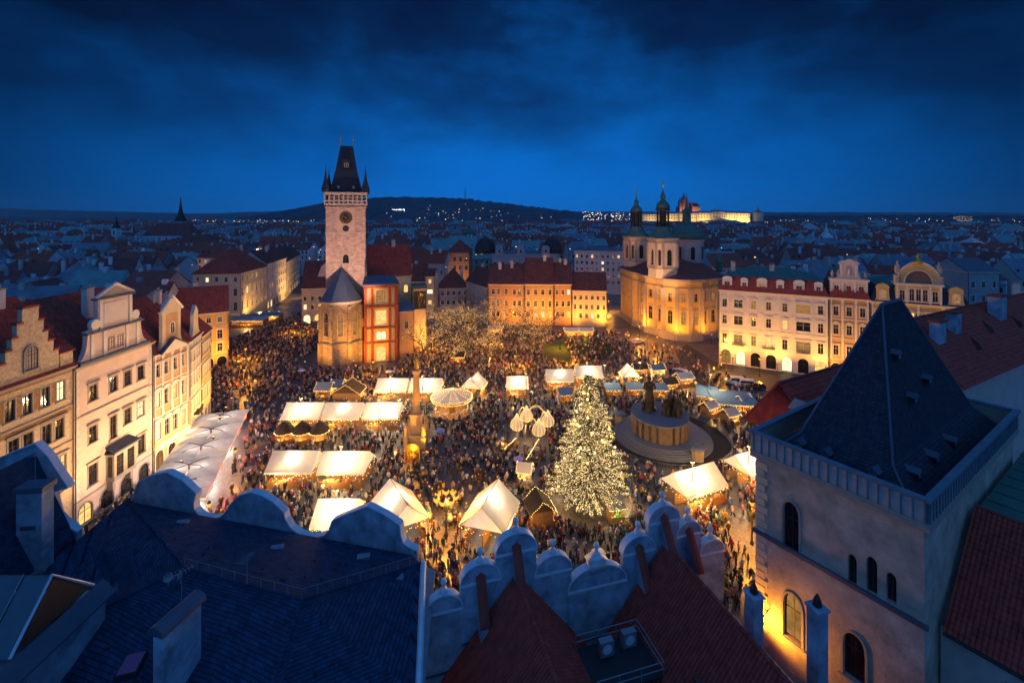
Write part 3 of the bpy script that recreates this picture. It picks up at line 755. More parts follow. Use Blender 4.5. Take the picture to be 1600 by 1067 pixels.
# local: x along the facade, -y towards the camera, gable plane at y=0
def sg(u, v): return onplane(S0, e_, u, v)
mb = MB(); mb.panel((-6.9,.25),(20.4,.25),0,8); mb.build('wall', M['plaster_parapet'], sh)
gables = [(665,722,930,958),(720,782,882,950),(775,838,833,955),(837,893,868,962),(888,978,884,985),(974,1024,838,950),(1013,1061,790,915),(1058,1096,815,925),(1094,1131,843,925)]
for k, (ua, ub, vt, vb) in enumerate(gables):
    sa_, _ = sg(ua, vt+20); sb_, _ = sg(ub, vt+20); um = (ua+ub)/2; _, zt = sg(um, vt); cxg = (sa_+sb_)/2; hw = (sb_-sa_)/2
    zb0 = max(6.0, zt-6.5); rise = hw*(.85 if k != 4 else .62)
    arc = [(cxg+hw*math.cos(a), zt-rise+rise*math.sin(a)) for a in [PI*j/14 for j in range(15)]]
    yy = .06*(k % 2)
    g_ = MB(); g_.prism_xz([(cxg-hw,zb0),(cxg+hw,zb0)] + arc, yy, yy+.5)
    go = g_.build('gable', M['plaster_parapet'], sh)
    cp = MB(); oarc = [(cxg+(hw+.07)*math.cos(a), zt-rise+(rise+.09)*math.sin(a)) for a in [PI*j/14 for j in range(15)]]
    for j in range(14):
        a, b, c, d = arc[j], arc[j+1], oarc[j+1], oarc[j]
        q8 = [(a[0],yy-.11,a[1]),(b[0],yy-.11,b[1]),(c[0],yy-.11,c[1]),(d[0],yy-.11,d[1]),(a[0],yy+.62,a[1]),(b[0],yy+.62,b[1]),(c[0],yy+.62,c[1]),(d[0],yy+.62,d[1])]
        cp.add(q8, [(0,1,2,3),(7,6,5,4),(2,6,7,3),(0,4,5,1)] + ([(0,3,7,4)] if j == 0 else []) + ([(1,5,6,2)] if j == 13 else []))
    cp.build('coping', M['coping_metal'], go)
    MB().box(cxg-hw-.08,cxg+hw+.08,yy-.1,yy-.004,zt-rise-.16,zt-rise).build('springing_ledge', M['coping_metal'], go)
    MB().box(cxg-hw+.02,cxg+hw-.02,yy-.06,yy-.004,zb0+.6,zb0+.75).build('lead_flashing', M['lead_blue'], go)
    fb = MB(); zf = zt+.12
    if k == 4: fb.box(cxg-.75,cxg+.75,yy-.1,yy+.6,zf-.6,zf+.35); fb.prism_xz([(cxg-.9,zf+.36),(cxg+.9,zf+.36),(cxg,zf+.75)],yy-.2,yy+.7); zf += .7
    fb.lathe([(.34,-.1),(.30,.18),(.14,.32),(.12,.48),(.2,.55),(.25,.72),(.2,.9),(.06,1.0)], 10, (cxg, yy+.25, zf)); fb.build('finial', M['coping_metal'], go, smooth=True)
    if k in (1,2,5,6,7):
        zq = zt-rise*.7; zb0 = min(6.0, zb0); bm_ = MB(); bm_.add([(cxg-.3,yy-.01,zb0),(cxg+.3,yy-.01,zb0),(cxg+.3,yy-.01,zq),(cxg-.3,yy-.01,zq),(cxg-.3,yy-1.5,zb0),(cxg+.3,yy-1.5,zb0),(cxg+.3,yy-1.5,zq-2.6),(cxg-.3,yy-1.5,zq-2.6)], [(4,5,6,7),(0,4,7,3),(1,2,6,5)])
        bm_.add([(cxg-.38,yy-.01,zq+.02),(cxg+.38,yy-.01,zq+.02),(cxg+.38,yy-1.6,zq-2.75),(cxg-.38,yy-1.6,zq-2.75),(cxg,yy-.01,zq+.3),(cxg,yy-1.6,zq-2.45)], [(0,3,5,4),(1,4,5,2),(3,2,5)], 1)
        bm_.build('buttress', [M['plaster_parapet'], M['tile_red_plain']], go)
zrg = 15.9
for xc, half in ((0, 6.7), (13.4, 6.7)):
    mb = MB(); zv = 8.0
    for s in (-1, 1): ribbed(mb, (xc+s*half,-30,zv), (xc+s*half,-.25,zv), (xc,-30,zrg), (xc,-.25,zrg), 104, 24, amp=.13, step=.05, sub=4)
    ro = mb.build('roof', M['tile_red_rib'], sh); ro['kind'] = 'stuff'
    rc = MB()
    for j in range(60): rc.tube([(xc,-30+j*.5,zrg+.08),(xc,-30+j*.5+.52,zrg+.06)], [.17,.14], 7)
    rc.build('ridge_tiles', M['tile_red_rib'], ro)
MB().box(-7.0,-6.9,-30,.2,0,8.2).box(20.2,20.3,-30,.2,0,8.2).build('side_wall', M['plaster_old'], sh)
MB().box(6.3,7.1,-30,-.3,7.4,8.1).build('valley_gutter', M['lead_blue'], sh)
shi = Matrix.Translation((S0.x,S0.y,0)) @ Matrix.Rotation(math.atan2(e_.y,e_.x),4,'Z'); shinv = shi.inverted()
for u, v, Y, h in ((1178,930,33,4.5),(1277,950,30,5.0)):
    q3 = shinv @ atY(u, v, Y); mb = MB(); mb.box(q3.x-.42,q3.x+.42,q3.y-.42,q3.y+.42,q3.z-h,q3.z); mb.box(q3.x-.52,q3.x+.52,q3.y-.52,q3.y+.52,q3.z+.01,q3.z+.14)
    mb.lathe([(.28,.17),(.22,.6),(.05,.95)], 4, (q3.x,q3.y,q3.z), 1, PI/4); mb.build('chimney', [M['plaster_parapet'], M['metal_dark']], sh)
# catwalk with air units in the valley
cw = thing('air_unit_deck', 'small railed steel deck with fan units between the tiled roofs', 'deck', (S0.x,S0.y,0), math.atan2(e_.y,e_.x))
mb = MB(); mb.box(4.0,9.2,-6.2,-2.6,11.2,11.3); mb.build('deck', M['metal_dark'], cw)
for (x0,y0,x1,y1) in ((4,-6.2,9.2,-6.2),(4,-2.6,9.2,-2.6),(9.2,-6.2,9.2,-2.6)):
    for z in (11.8, 12.3): MB().tube([(x0,y0,z),(x1,y1,z)], .035, 5).build('rail', M['metal_grey'], cw)
for x in (4,5.7,7.4,9.2):
    for y in (-6.2,-2.6): MB().tube([(x,y,10.0),(x,y,12.3)], .035, 5).build('rail_post', M['metal_grey'], cw)
for x, y in ((6.0,-3.6),(8.0,-3.4)):
    b = MB().box(x-.55,x+.55,y-.25,y+.25,11.31,12.4).build('fan_unit', M['metal_grey'], cw)
    MB().add([(x+.38*math.cos(2*PI*i/16), y-.262, 11.87+.38*math.sin(2*PI*i/16)) for i in range(16)], [tuple(range(16))]).build('fan_grille', M['coping_metal'], b)
for i in range(2): MB().box(6.2+i*1.1,7.0+i*1.1,-12,-7.2,10.0,10.9).build('duct', M['coping_metal'], cw)
for u, v, Y in ((700,925,30),):
    pass
# roof ladders and snow guards on the tiled roofs
for xc in (0,13.4):
    for (s, y, t) in ((-1,-9,.45),(1,-12,.5),(-1,-15,.6)):
        x = xc + s*6.7*t; z = zrg-(zrg-8)*t
        MB().box(x-.25,x+.25,y-.9,y+.9,z+.12,z+.5).build('snow_guard', M['tile_brown'], sh)

# ---------- slate-roofed house with scalloped parapet (left)
sl = thing('slate_roofed_house', 'house with broad dark slate roof behind a scalloped white parapet', 'house', (0,0,0))
PA = Vector((-38.8,46.5)); PBv = Vector((-8.1,39.1)); dp = (PBv-PA).normalized(); PWl = (PBv-PA).length; zf = 15.5
def sp(u, v): return onplane(PA, dp, u, v)
prof_px = [(207,780),(210,774),(215,760),(219,752),(240,742),(262,738),(285,750),(307,770),(303,784),(304,795),(310,802),(318,807),(335,810),(346,807),(354,800),(358,793),(362,787),(376,774),(393,769),(410,774),(427,784),(444,800),(446,810),(455,825),(468,834),(482,839),(496,839),(508,836),(516,828),(520,813),(548,801),(575,791),(600,803),(625,820),(626,835),(630,848),(640,855),(652,860)]
prof = [sp(*q) for q in prof_px]
mb = MB(); poly = [(prof[0][0], 0), (prof[-1][0], 0)] + prof[::-1]
rzp = math.atan2(dp.y, dp.x); pw = MB(); pw.prism_xz(poly, 0, .45)
pwo = pw.build('parapet', M['plaster_parapet'], sl, loc=(PA.x,PA.y,0), rz=rzp)
cp = MB()
for j in range(len(prof)-1):
    a, b = prof[j], prof[j+1]; tx, tz = b[0]-a[0], b[1]-a[1]; ln = math.hypot(tx,tz); nx_, nz__ = -tz/ln*.14, tx/ln*.14
    P8 = [(a[0],-.12,a[1]),(b[0],-.12,b[1]),(b[0],.55,b[1]),(a[0],.55,a[1]),(a[0]+nx_*.7,-.12,a[1]+nz__*.7),(b[0]+nx_*.7,-.12,b[1]+nz__*.7),(b[0]+nx_*.7,.55,b[1]+nz__*.7),(a[0]+nx_*.7,.55,a[1]+nz__*.7)]
    cp.add(P8, [(0,3,2,1),(4,5,6,7),(0,1,5,4),(1,2,6,5),(2,3,7,6),(3,0,4,7)])
cp.build('coping', M['coping_metal'], pwo)
# roof planes
Fa = Vector((*PA, zf)); Fb = Vector((*PBv, zf))
R1 = G(289,888,18.5); R2 = G(472,937,18.5); R3 = G(657,880,15.9); H0 = G(150,955,16.3); N2 = G(508,1075,16.6); N3 = G(648,1075,15.2); Sd = Vector((-38.6,40.9,15.2)); N0 = Vector((-27,22,12.5)); N1 = Vector((-14,20,13.2)); N4 = Vector((-6.0,20,13.0))
rf = MB()
rf.slab([Fa+Vector((0,-.4,0)), R1, R2, Fb+Vector((-.3,-.4,0))], .25); rf.slab([Fb+Vector((-.3,-.4,0)), R2, R3], .25)
rf.slab([Fa, Sd, Vector((-31,35,15.5)), R1], .25); rf.slab([R1, H0, N0, N1, R2], .25); rf.slab([R2, N1, N4, N3, R3], .25); rf.slab([R1, Vector((-31,35,15.5)), H0], .25)
rf.slab([Sd, Vector((-52,40,14)), Vector((-52,20,12)), N0, H0, Vector((-31,35,15.5))], .25)
ro = rf.build('roof', M['slate_fine'], sl)
for a, b in ((Fa,R1),(R1,R2),(R2,R3),(R1,H0),(R2,N1)):
    MB().tube([a+Vector((0,0,.03)), b+Vector((0,0,.03))], .09, 6).build('ridge_cap', M['slate_fine'], ro)
MB().tube([R3+Vector((.25,0,.05)), N3+Vector((.25,0,.05)), N4+Vector((.25,0,.05))], .22, 6).build('verge', M['coping_metal'], ro)
MB().slab([R3+Vector((.4,0,-.2)), N4+Vector((.4,0,-.2)), N4+Vector((1.2,0,-.6)), R3+Vector((1.2,0,-.6))], .15).build('eave_board', M['metal_grey'], ro)
MB().panel((-38.4,46.2),(-38.2,41),0,15).panel((-7.6,26),(-7.6,39),0,15).panel((-38.4,46.3),(-8,38.9),0,15).build('wall', M['plaster_white'], sl)
for u, v, z in ((285,818,16.0),(433,858,16.4),(568,872,16.2),(330,905,18),(620,905,16)):
    p = G(u,v,z); MB().obox((p.x,p.y,p.z-.05), 1.0, .55, .28, .2).build('roof_hatch', M['metal_grey'], ro)
sgm = MB()
for (P0, P1, P2) in ((Fa, R1, R2), (Fb, R2, R1), (R1, H0, N1), (R2, N1, N3)):
    for k in range(12):
        a, b = rnd.random(), rnd.random()
        if a+b > 1: a, b = 1-a, 1-b
        q_ = P0+(P1-P0)*a+(P2-P0)*b; sgm.obox((q_.x,q_.y,q_.z-.02), .14, .2, .07, .25)
sgo = sgm.build('snow_hooks', M['metal_dark'], ro); sgo['kind'] = 'stuff'
for a, b in ((R1,R2),(R2,R3)):
    n_p = 9
    for k in range(n_p+1):
        q_ = a.lerp(b,k/n_p); MB().tube([q_, q_+Vector((0,0,.75))], .022, 4).build('rail_post', M['metal_grey'], ro)
    MB().tube([a+Vector((0,0,.75)), a.lerp(b,.5)+Vector((0,0,.70)), b+Vector((0,0,.75))], .016, 4).build('rail_wire', M['metal_grey'], ro)
for k in range(14):     # patched slates and lead flashing
    a, b = rnd.random(), rnd.random()*.8
    if a+b > 1: a, b = 1-a, 1-b
    q_ = Fa+(Fb-Fa)*a*.9+(R2-Fa)*b*.6
def dish(p, a):
    mb = MB(); mb.tube([p+Vector((0,0,-.6)), p+Vector((0,0,.1))], .04, 5)
    d = Vector((math.cos(a), math.sin(a), .35)).normalized(); q = Matrix.Translation(p) @ d.to_track_quat('Z','Y').to_matrix().to_4x4()
    pr_ = [(.02,0),(.13,.012),(.22,.045),(.30,.09)]; st = len(mb.v); mb.lathe(pr_, 12, (0,0,0), 0, 0, False)
    for i in range(st, len(mb.v)): mb.v[i] = tuple(q @ Vector(mb.v[i]))
    mb.tube([p, p+d*.5], .02, 4)
    return mb.build('satellite_dish', M['metal_grey'], sl)
dish(G(162,915,17.6), -.6); dish(G(184,917,17.6), -2.2); dish(G(263,901,18.9), -1.0); dish(G(282,898,18.9), -2.4)
def aerial(p, parent, h=2.2, a=0.3):
    mb = MB(); mb.tube([p, p+Vector((0,0,h))], .025, 4); d = Vector((math.cos(a),math.sin(a),0)); s_ = Vector((-d.y,d.x,0))
    mb.tube([p+Vector((0,0,h*.92))-d*.5, p+Vector((0,0,h*.92))+d*.7], .018, 4)
    for k in range(6): q_ = p+Vector((0,0,h*.92))+d*(-.45+.2*k); mb.tube([q_-s_*(.42-.04*k), q_+s_*(.42-.04*k)], .012, 4)
    mb.build('aerial', M['metal_grey'], parent)
aerial(Vector((-20.0,27.9,20.8)), sl, 1.8, .9); aerial(G(55,752,22.6), sl, 2.4, 2.2); aerial(R1.lerp(R2,.55), sl, 2.0, 1.4)
# long chimney with a rounded cap
mb = MB(); mb.obox((-20.0,27.6,15), .75, 2.4, 5.0, -.25); ch = mb.build('chimney', M['plaster_parapet'], sl)
cp = MB(); cp.prism_xz([(-.58,0),(.58,0)] + [(.58*math.cos(a), .1+.4*math.sin(a)) for a in [PI*j/8 for j in range(9)]], -1.4, 1.4); cp.build('chimney_cap', M['lead_blue'], ch, loc=(-20.0,27.6,20.02), rz=-.25)
p = G(55,752,22.2); mb = MB(); mb.obox((p.x,p.y,12), 1.9, 1.1, 9.6, .1); mb.obox((p.x,p.y,21.61), 2.2, 1.4, .4, .1, 1); mb.obox((p.x,p.y-.57,18.6), 1.1, .1, .3, .1, 1); mb.build('chimney', [M['plaster_parapet'], M['lead_blue']], sl)
sk = MB(); c0 = G(205,1037,17.0); sk.obox((c0.x,c0.y,c0.z-.3), 1.15, 1.5, .35, .3); so = sk.build('skylight', M['metal_dark'], sl)
MB().obox((c0.x,c0.y,c0.z+.055), .95, 1.3, .03, .3).build('pane', M['skylight_purple'], so)
# left-hand gable parapet
gl = MB(); Yg = 40.9
pxs = [(-40,735),(0,716),(30,703),(56,693),(75,712),(107,761),(95,764),(82,768),(83,782),(90,806),(104,820),(121,831)]
pr2 = [((u-U0)*Yg/F, HC-(v-V0)*Yg/F) for u, v in pxs]
gl.prism_xz([(pr2[0][0],0),(pr2[-1][0],0)] + pr2[::-1], 0, .45); gp = gl.build('gable_parapet', M['plaster_parapet'], sl, loc=(0,Yg,0))
cp = MB()
for j in range(len(pr2)-1):
    a, b = pr2[j], pr2[j+1]; tx, tz = b[0]-a[0], b[1]-a[1]; ln = math.hypot(tx,tz); nx_, nz__ = -tz/ln*.14, tx/ln*.14
    P8 = [(a[0],-.12,a[1]),(b[0],-.12,b[1]),(b[0],.55,b[1]),(a[0],.55,a[1]),(a[0]+nx_*.7,-.12,a[1]+nz__*.7),(b[0]+nx_*.7,-.12,b[1]+nz__*.7),(b[0]+nx_*.7,.55,b[1]+nz__*.7),(a[0]+nx_*.7,.55,a[1]+nz__*.7)]
    cp.add(P8, [(0,3,2,1),(4,5,6,7),(0,1,5,4),(1,2,6,5),(2,3,7,6),(3,0,4,7)])
cp.build('coping', M['coping_metal'], gp)
rf = MB(); rf.slab([Vector((-42.3,40.85,23.0)), Vector((-42.3,22,23.0)), Vector((-38.7,22,15.5)), Vector((-38.7,40.85,15.5))], .25); rf.slab([Vector((-42.3,40.85,23.0)), Vector((-50,40.85,18)), Vector((-50,22,18)), Vector((-42.3,22,23.0))], .25)
rf.build('roof', M['slate_fine'], sl)
# glazed roof lantern, bottom left
gh = thing('glazed_roof_lantern', 'glass-roofed attic lantern with dark gable at the photo\'s lower left corner', 'roof lantern', (0,0,0))
X0 = -28.4; a_, b2, rdg = 26.4, 31.0, 28.5
mb = MB(); mb.face([(X0,a_,19),(X0,b2,19),(X0,rdg,21.6)]); mb.build('gable_front', M['wood_dark'], gh)
for k in range(8):
    x1 = X0-.15-k*1.7; x0_ = x1-1.6
    MB().slab([(x1,a_-.25,18.85),(x1,rdg,21.75),(x0_,rdg,21.75),(x0_,a_-.25,18.85)], .08).build('glass_pane', M['glass_roof'], gh)
    MB().slab([(x1+.08,rdg,21.8),(x1+.08,b2+.3,18.8),(x0_-.02,b2+.3,18.8),(x0_-.02,rdg,21.8)], .09).build('roof_sheet', M['wood_warm'], gh)
    MB().tube([(x1+.05,a_-.25,18.95),(x1+.05,rdg,21.85)], .05, 4).build('glazing_bar', M['metal_grey'], gh)
MB().tube([(X0-.05,a_-.3,18.9),(X0-.05,rdg,21.8),(X0-.05,b2+.35,18.9)], .09, 5).build('verge', M['coping_metal'], gh)
mb = MB(); mb.panel((X0+.35,a_-1.5),(X0+.35,b2+.8),12,18.2,[(.9,1.7,15.6,17.2,None),(3.6,4.2,14.6,17.0,None)],.2); mb.box(X0-12,X0+.3,a_-1.5,b2+.8,12,18.15); mb.build('wall', M['plaster_parapet'], gh)
mb = MB(); mb.slab([(X0+.1,a_-1.6,18.9),(X0+1.0,a_-1.6,18.1),(X0+1.0,b2+.9,18.1),(X0+.1,b2+.9,18.9)], .12); mb.build('canopy', M['lead_blue'], gh)
window(gh, X0+.35, 15.6, .8, 1.6, y=a_-1.5+1.3, rz=PI/2, trim=None, frame='window_frame_dark', rec=.18); window(gh, X0+.35, 14.6, .6, 2.4, y=a_-1.5+3.9, rz=PI/2, trim=None, frame='window_frame_dark', rec=.18, lit='lit_dim')
for k in range(2):
    b = MB().obox((X0+1.6, a_-.2+k*1.3, 14.6), .5, .95, .95).build('air_unit', M['metal_grey'], gh)
# ================================================================== HOUSE ROW ON THE LEFT
XF = -60.6
# sgraffito house with stepped gable
h1 = house('stepped_gable_house', 'ochre sgraffito house with stepped brick gable at the photo\'s left edge', (XF,48), (XF,63.6), 16, 23.4, 'sgraffito',
    rows=[(19.2,2.5,1.15,None,.05,None,[1.5,3.6,5.6,7.6,9.6,11.8,13.9]), (14.2,2.6,1.2,'flat',.25,None,[2.0,3.7,8.0,9.7,12.0,13.7]), (8.9,2.8,1.3,'flat',.3,None,[2.0,3.8,8.0,9.8,12.2,14.0]), (3.4,3.0,1.6,'flat',.4,None,[2.5,6,9.5,13])],
    roof=('gable', 9.5, 'tile_red'), trim='trim_stone', courses=(17.9,13.0,7.6), chims=1, frame='window_frame_dark', lit=.1, seed=3)
g = MB(); c = 9.9
steps = [(3.6,23.4),(3.6,26.2),(2.9,26.2),(2.9,27.6),(2.2,27.6),(2.2,29.0),(1.6,29.0),(1.6,30.6),(1.0,30.6),(1.0,32.4)]
poly = [(c+a,z) for a,z in steps] + [(c-a,z) for a,z in steps[::-1]]
mbx = MB(); mbx.prism_xz([(c-3.6,23.4),(c+3.6,23.4)] + [(c+a,z) for a,z in steps[1:]] + [(c-a,z) for a,z in steps[:0:-1]], -.12, .5)
go = mbx.build('stepped_gable', M['sgraffito'], h1)
for a,z in ((3.25,26.2),(2.55,27.6),(1.9,29.0),(1.3,30.6),(0,32.4)):
    for s in ((-1,1) if a else (1,)): MB().box(c+s*a-(.42 if a else 1.05), c+s*a+(.42 if a else 1.05), -.2, .6, z, z+.28).build('step_cap', M['tile_red_plain'], go)
mbx = MB(); mbx.prism_xz([(c-.95,24.6),(c+.95,24.6),(c+.95,26.9)]+[(c+.95*math.cos(a),26.9+.95*math.sin(a)) for a in [PI*j/8 for j in range(1,8)]]+[(c-.95,26.9)], -.22, -.125); mbx.build('gable_niche', M['trim_stone'], go)
window(go, c, 24.7, 1.5, 2.9, y=-.23, arch='round', trim='trim_stone', frame='window_frame_dark', rec=.08, bars=3)
for x in (3.2, 14.6):
    q = MB(); q.box(x-.9,x+.9,-.1,.5,23.42,25.6); q.slab([(x-1.1,-.3,25.62),(x+1.1,-.3,25.62),(x+1.1,.6,26.3),(x-1.1,.6,26.3)], .15, 1); q.build('attic_dormer', [M['sgraffito'], M['tile_red_plain']], h1)
for zc_, x0, x1 in ((17.3,.3,15.3),(22.6,.3,15.3)): 
    q = MB(); q.box(x0,x1,-.05,.01,zc_,zc_+.6); q.build('painted_frieze', mat('frieze_%d' % int(zc_), (.33,.19,.08), .9, .6, 2.2), h1)
for x in (2.5,4.6,6.6,8.6,10.7,12.8): MB().box(x-.32,x+.32,-.05,.01,19.3,21.9).build('painted_panel', M['frieze_17'], h1)

# white house with curved gable and oriel
h2 = house('curved_gable_house', 'pale pink house with grand curved gable and a dark corner oriel', (XF,63.75), (XF,77.6), 17, 22.9, 'plaster_pink',
    rows=[(17.3,2.2,1.35,'flat',.12,None,[2.9,6.3,8.9,11.5]), (11.3,2.3,1.35,'flat',.2,None,[2.9,8.9,11.5]), (5.2,2.9,1.5,'flat',.05,None,[2.9,11.6]), (10.2,3.4,1.2,'flat',0,None,[6.3])],
    roof=('gable', 9.0, 'tile_red'), trim='trim_stone', courses=(15.6,3.9), chims=1, frame='window_frame_dark', quoin='trim_white', ground=(4,3.2,2.2,.2), seed=5)
c = 6.6; q = MB()
def vol(hw0, z0, hw1, z1, n=8): return [(hw1+(hw0-hw1)*(1-math.sin(t*PI/2/n)), z0+(z1-z0)*(1-math.cos(t*PI/2/n))) for t in range(n+1)]
side_ = [(5.9,22.9),(5.9,23.6)] + vol(5.9,23.6,4.7,27.0) + [(4.9,27.0),(4.9,27.4)] + vol(4.6,27.4,3.0,29.4) + [(3.0,31.6),(3.3,31.6),(3.3,31.9),(0,33.6)]
q.prism_xz([(c+a,z) for a,z in side_] + [(c-a,z) for a,z in side_[-2::-1]], -.14, .55); go = q.build('curved_gable', M['plaster_pink'], h2)
for z, hw in ((26.95,5.0),(31.6,3.4)): MB().box(c-hw,c+hw,-.45,.6,z,z+.28).build('gable_cornice', M['lead_blue'], go)
MB().box(c-6.2,c+6.2,-.55,.1,22.92,23.3).build('gable_foot', M['lead_blue'], go)
for x in (-4.0,-2.0,2.0,4.0): MB().box(c+x-.28,c+x+.28,-.28,-.145,23.31,26.9).build('pilaster', M['trim_white'], go)
for x in (-2.6,2.6): MB().box(c+x-.28,c+x+.28,-.28,-.145,27.25,31.55).build('pilaster', M['trim_white'], go)
MB().box(c-2.1,c+2.1,-.2,-.145,27.9,31.0).build('blank_panel', M['plaster_white'], go)
MB().prism_xz([(c-2.7,31.95),(c+2.7,31.95),(c,33.25)], -.22, -.145).build('tympanum', M['trim_stone'], go)
MB().tube([(c-3.35,-.1,31.95),(c,-.1,33.75),(c+3.35,-.1,31.95)], .2, 5).build('pediment_moulding', M['trim_white'], go)
for s in (-1,1): 
    MB().add([(c+s*3.55+.75*math.cos(2*PI*i/16),-.3,28.2+.75*math.sin(2*PI*i/16)) for i in range(16)]+[(c+s*3.55+.75*math.cos(2*PI*i/16),.3,28.2+.75*math.sin(2*PI*i/16)) for i in range(16)], [tuple(range(16)),tuple(range(31,15,-1))]+[((i+1)%16,i,i+16,(i+1)%16+16) for i in range(16)]).build('volute', M['trim_white'], go)
for x in (-.75,.85): window(go, c+x, 24.0, .75, 1.5, y=-.16, rec=.1, frame='window_frame_dark', trim='trim_stone')
ori = MB(); ori.panel((5.0,-1.3),(9.0,-1.3),4.3,8.6,[(.35,1.65,4.9,8.0,None),(2.3,3.65,4.9,8.0,None)],.15); ori.panel((5.0,.02),(5.0,-1.3),4.3,8.6,[(.3,1.0,4.9,8.0,None)],.15); ori.panel((9.0,-1.3),(9.0,.02),4.3,8.6,[(.3,1.0,4.9,8.0,None)],.15)
ori.face([(5,-1.3,4.3),(5,.02,4.3),(9,.02,4.3),(9,-1.3,4.3)]); oo = ori.build('oriel', M['trim_stone'], h2)
mbx = MB(); mbx.slab([(4.6,-1.7,8.75),(9.4,-1.7,8.75),(9.1,.0,9.5),(4.9,.0,9.5)], .2); mbx.box(4.7,9.3,-1.6,-.01,8.45,8.53); mbx.build('oriel_roof', M['lead_blue'], oo)
for x in (6.0,7.98): window(oo, x, 4.9, 1.3, 3.1, y=-1.3, trim=None, frame='window_frame_dark', rec=.14, bars=3)
window(oo, 5.0, 4.9, .7, 3.1, y=-.63, rz=-PI/2, trim=None, frame='window_frame_dark', rec=.14); window(oo, 9.0, 4.9, .7, 3.1, y=-.63, rz=PI/2, trim=None, frame='window_frame_dark', rec=.14)
for x in (5.4,8.6): MB().prism_xz([(x-.25,4.28),(x-.25,2.9),(x+.25,2.9),(x+.25,4.28)][::-1], -.9, -.02).build('oriel_bracket', M['trim_stone'], oo)
# rococo house
h3 = house('rococo_house', 'ornate cream and orange rococo house with triangular pediment and flower-decked front', (XF,77.75), (XF,86.4), 16, 20.4, 'plaster_orange',
    rows=[(16.4,2.1,1.05,'flat',.1,None,[1.0,2.9,5.0,6.9]), (11.2,2.5,1.1,'seg',.1,None,[1.0,2.9,5.0,6.9]), (5.6,2.8,1.2,'seg',.3,None,[1.2,3.2,5.2,7.2])],
    roof=('gable', 8.5, 'tile_red'), courses=(14.8,9.4,4.3), pil=(4,9.9,19.9), chims=1, ground=(3,3.7,1.8,.9), seed=9)
c = 4.2; q = MB(); side_ = [(2.9,20.4),(2.9,21.0)] + vol(2.9,21.0,2.2,23) + [(2.2,27.0),(2.5,27.0),(2.5,27.3)] + [(2.0*math.cos(a),27.3+2.0*math.sin(a)) for a in [PI/2*j/6 for j in range(7)]]
q.prism_xz([(c+a,z) for a,z in side_] + [(c-a,z) for a,z in side_[-2::-1]], -.1, .5); go = q.build('attic_gable', M['plaster_cream'], h3)
MB().box(c-1.4,c+1.4,-.16,-.11,22.0,26.6).build('orange_panel', M['plaster_orange'], go)
window(go, c, 23.2, 1.0, 1.9, y=-.18, rec=.06, arch='round')
MB().tube([(c-2.7,-.15,27.2),(c,-.15,29.9),(c+2.7,-.15,27.2)], .22, 5).build('gable_moulding', M['trim_white'], go)
MB().prism_xz([(c-2.9,20.5),(c+2.9,20.5),(c,22.1)], -.75, -.12).build('pediment', M['trim_white'], h3)
mbx = MB(); mbx.slab([(c-3.3,-.95,20.4),(c-3.3,-.1,20.4),(c,-.1,22.45),(c,-.95,22.45)], .14); mbx.slab([(c,-.95,22.45),(c,-.1,22.45),(c+3.3,-.1,20.4),(c+3.3,-.95,20.4)], .14); mbx.build('pediment_roof', M['lead_blue'], h3)
# string of lights on the rococo front
gb = MB()
for k in range(260):
    x = rnd.random()*7.8+.4; gb.octa((x, -.35-rnd.random()*.35, 3.9+rnd.random()*1.2), .07)
gbo = gb.build('light_garland', M['bulb'], h3); gbo['kind'] = 'stuff'
for x in (1.2,4.3,7.4): point(h3, (x,-1.2,4.6), 600, WARM)
# two narrow houses after the bend
tdir = Vector((-.343,.939)); b0 = Vector((XF,86.6))
h4 = house('narrow_cream_house', 'narrow cream house with balcony next to the rococo house', b0, b0+tdir*7.2, 15, 20.5, 'plaster_cream', rows=[(16.2,2.0,1.0,'flat',.1),(11.4,2.3,1.0,'tri',.1),(6.3,2.4,1.1,'flat',.3)], cols=4, roof=('gable', 7.5,'tile_red'), courses=(14.6,9.7,4.4), pil=(4,5,20), ground=(3,3.8,1.6,.9), seed=2)
q = MB(); side_ = [(2.6,20.5),(2.6,21)] + vol(2.6,21,1.4,23.6) + [(1.4,25.0),(1.7,25.0),(0,26.6)]
q.prism_xz([(3.6+a,z) for a,z in side_] + [(3.6-a,z) for a,z in side_[-2::-1]], -.1, .5); q.build('gable', M['plaster_cream'], h4)
mbx = MB(); mbx.box(2.2,5.0,-1.0,.02,5.6,5.8); mbx.build('balcony', M['metal_dark'], h4)
for x in [2.2+.2*i for i in range(15)]: MB().box(x-.02,x+.02,-1.0,-.96,5.8,6.8).build('baluster', M['metal_dark'], h4)
h5 = house('narrow_ochre_house', 'narrow ochre house at the far end of the left row', b0+tdir*7.3, b0+tdir*14.6, 15, 19.5, 'plaster_yellow', rows=[(15.4,2.0,1.0,'flat',.1),(10.8,2.3,1.0,'flat',.1),(6.0,2.4,1.1,'flat',.3)], cols=4, roof=('gable', 7.5,'tile_red'), courses=(14.0,9.2,4.4), ground=(3,3.8,1.6,.9), seed=4)
# yellow house facing us across the side street
A = G(318,573); B = G(357,573)
h6 = house('yellow_corner_house', 'yellow house with arched passage closing the left row', (B.x-13*.85,A.y-13*.53), (B.x,A.y), 11, 16.2, 'plaster_yellow', rows=[(13.3,1.5,1.1,None,.1),(8.6,2.4,1.3,'seg',.05),(4.9,2.3,1.3,'seg',.05)], cols=[2.4,5.4,8.2,10.9], roof=('gable',7,'tile_red'), courses=(12.0,4.2), ground=(4,3.4,2.4,.3), seed=8, side=('R',3,[(8.6,2.4,1.2),(5.0,2.3,1.2)]))
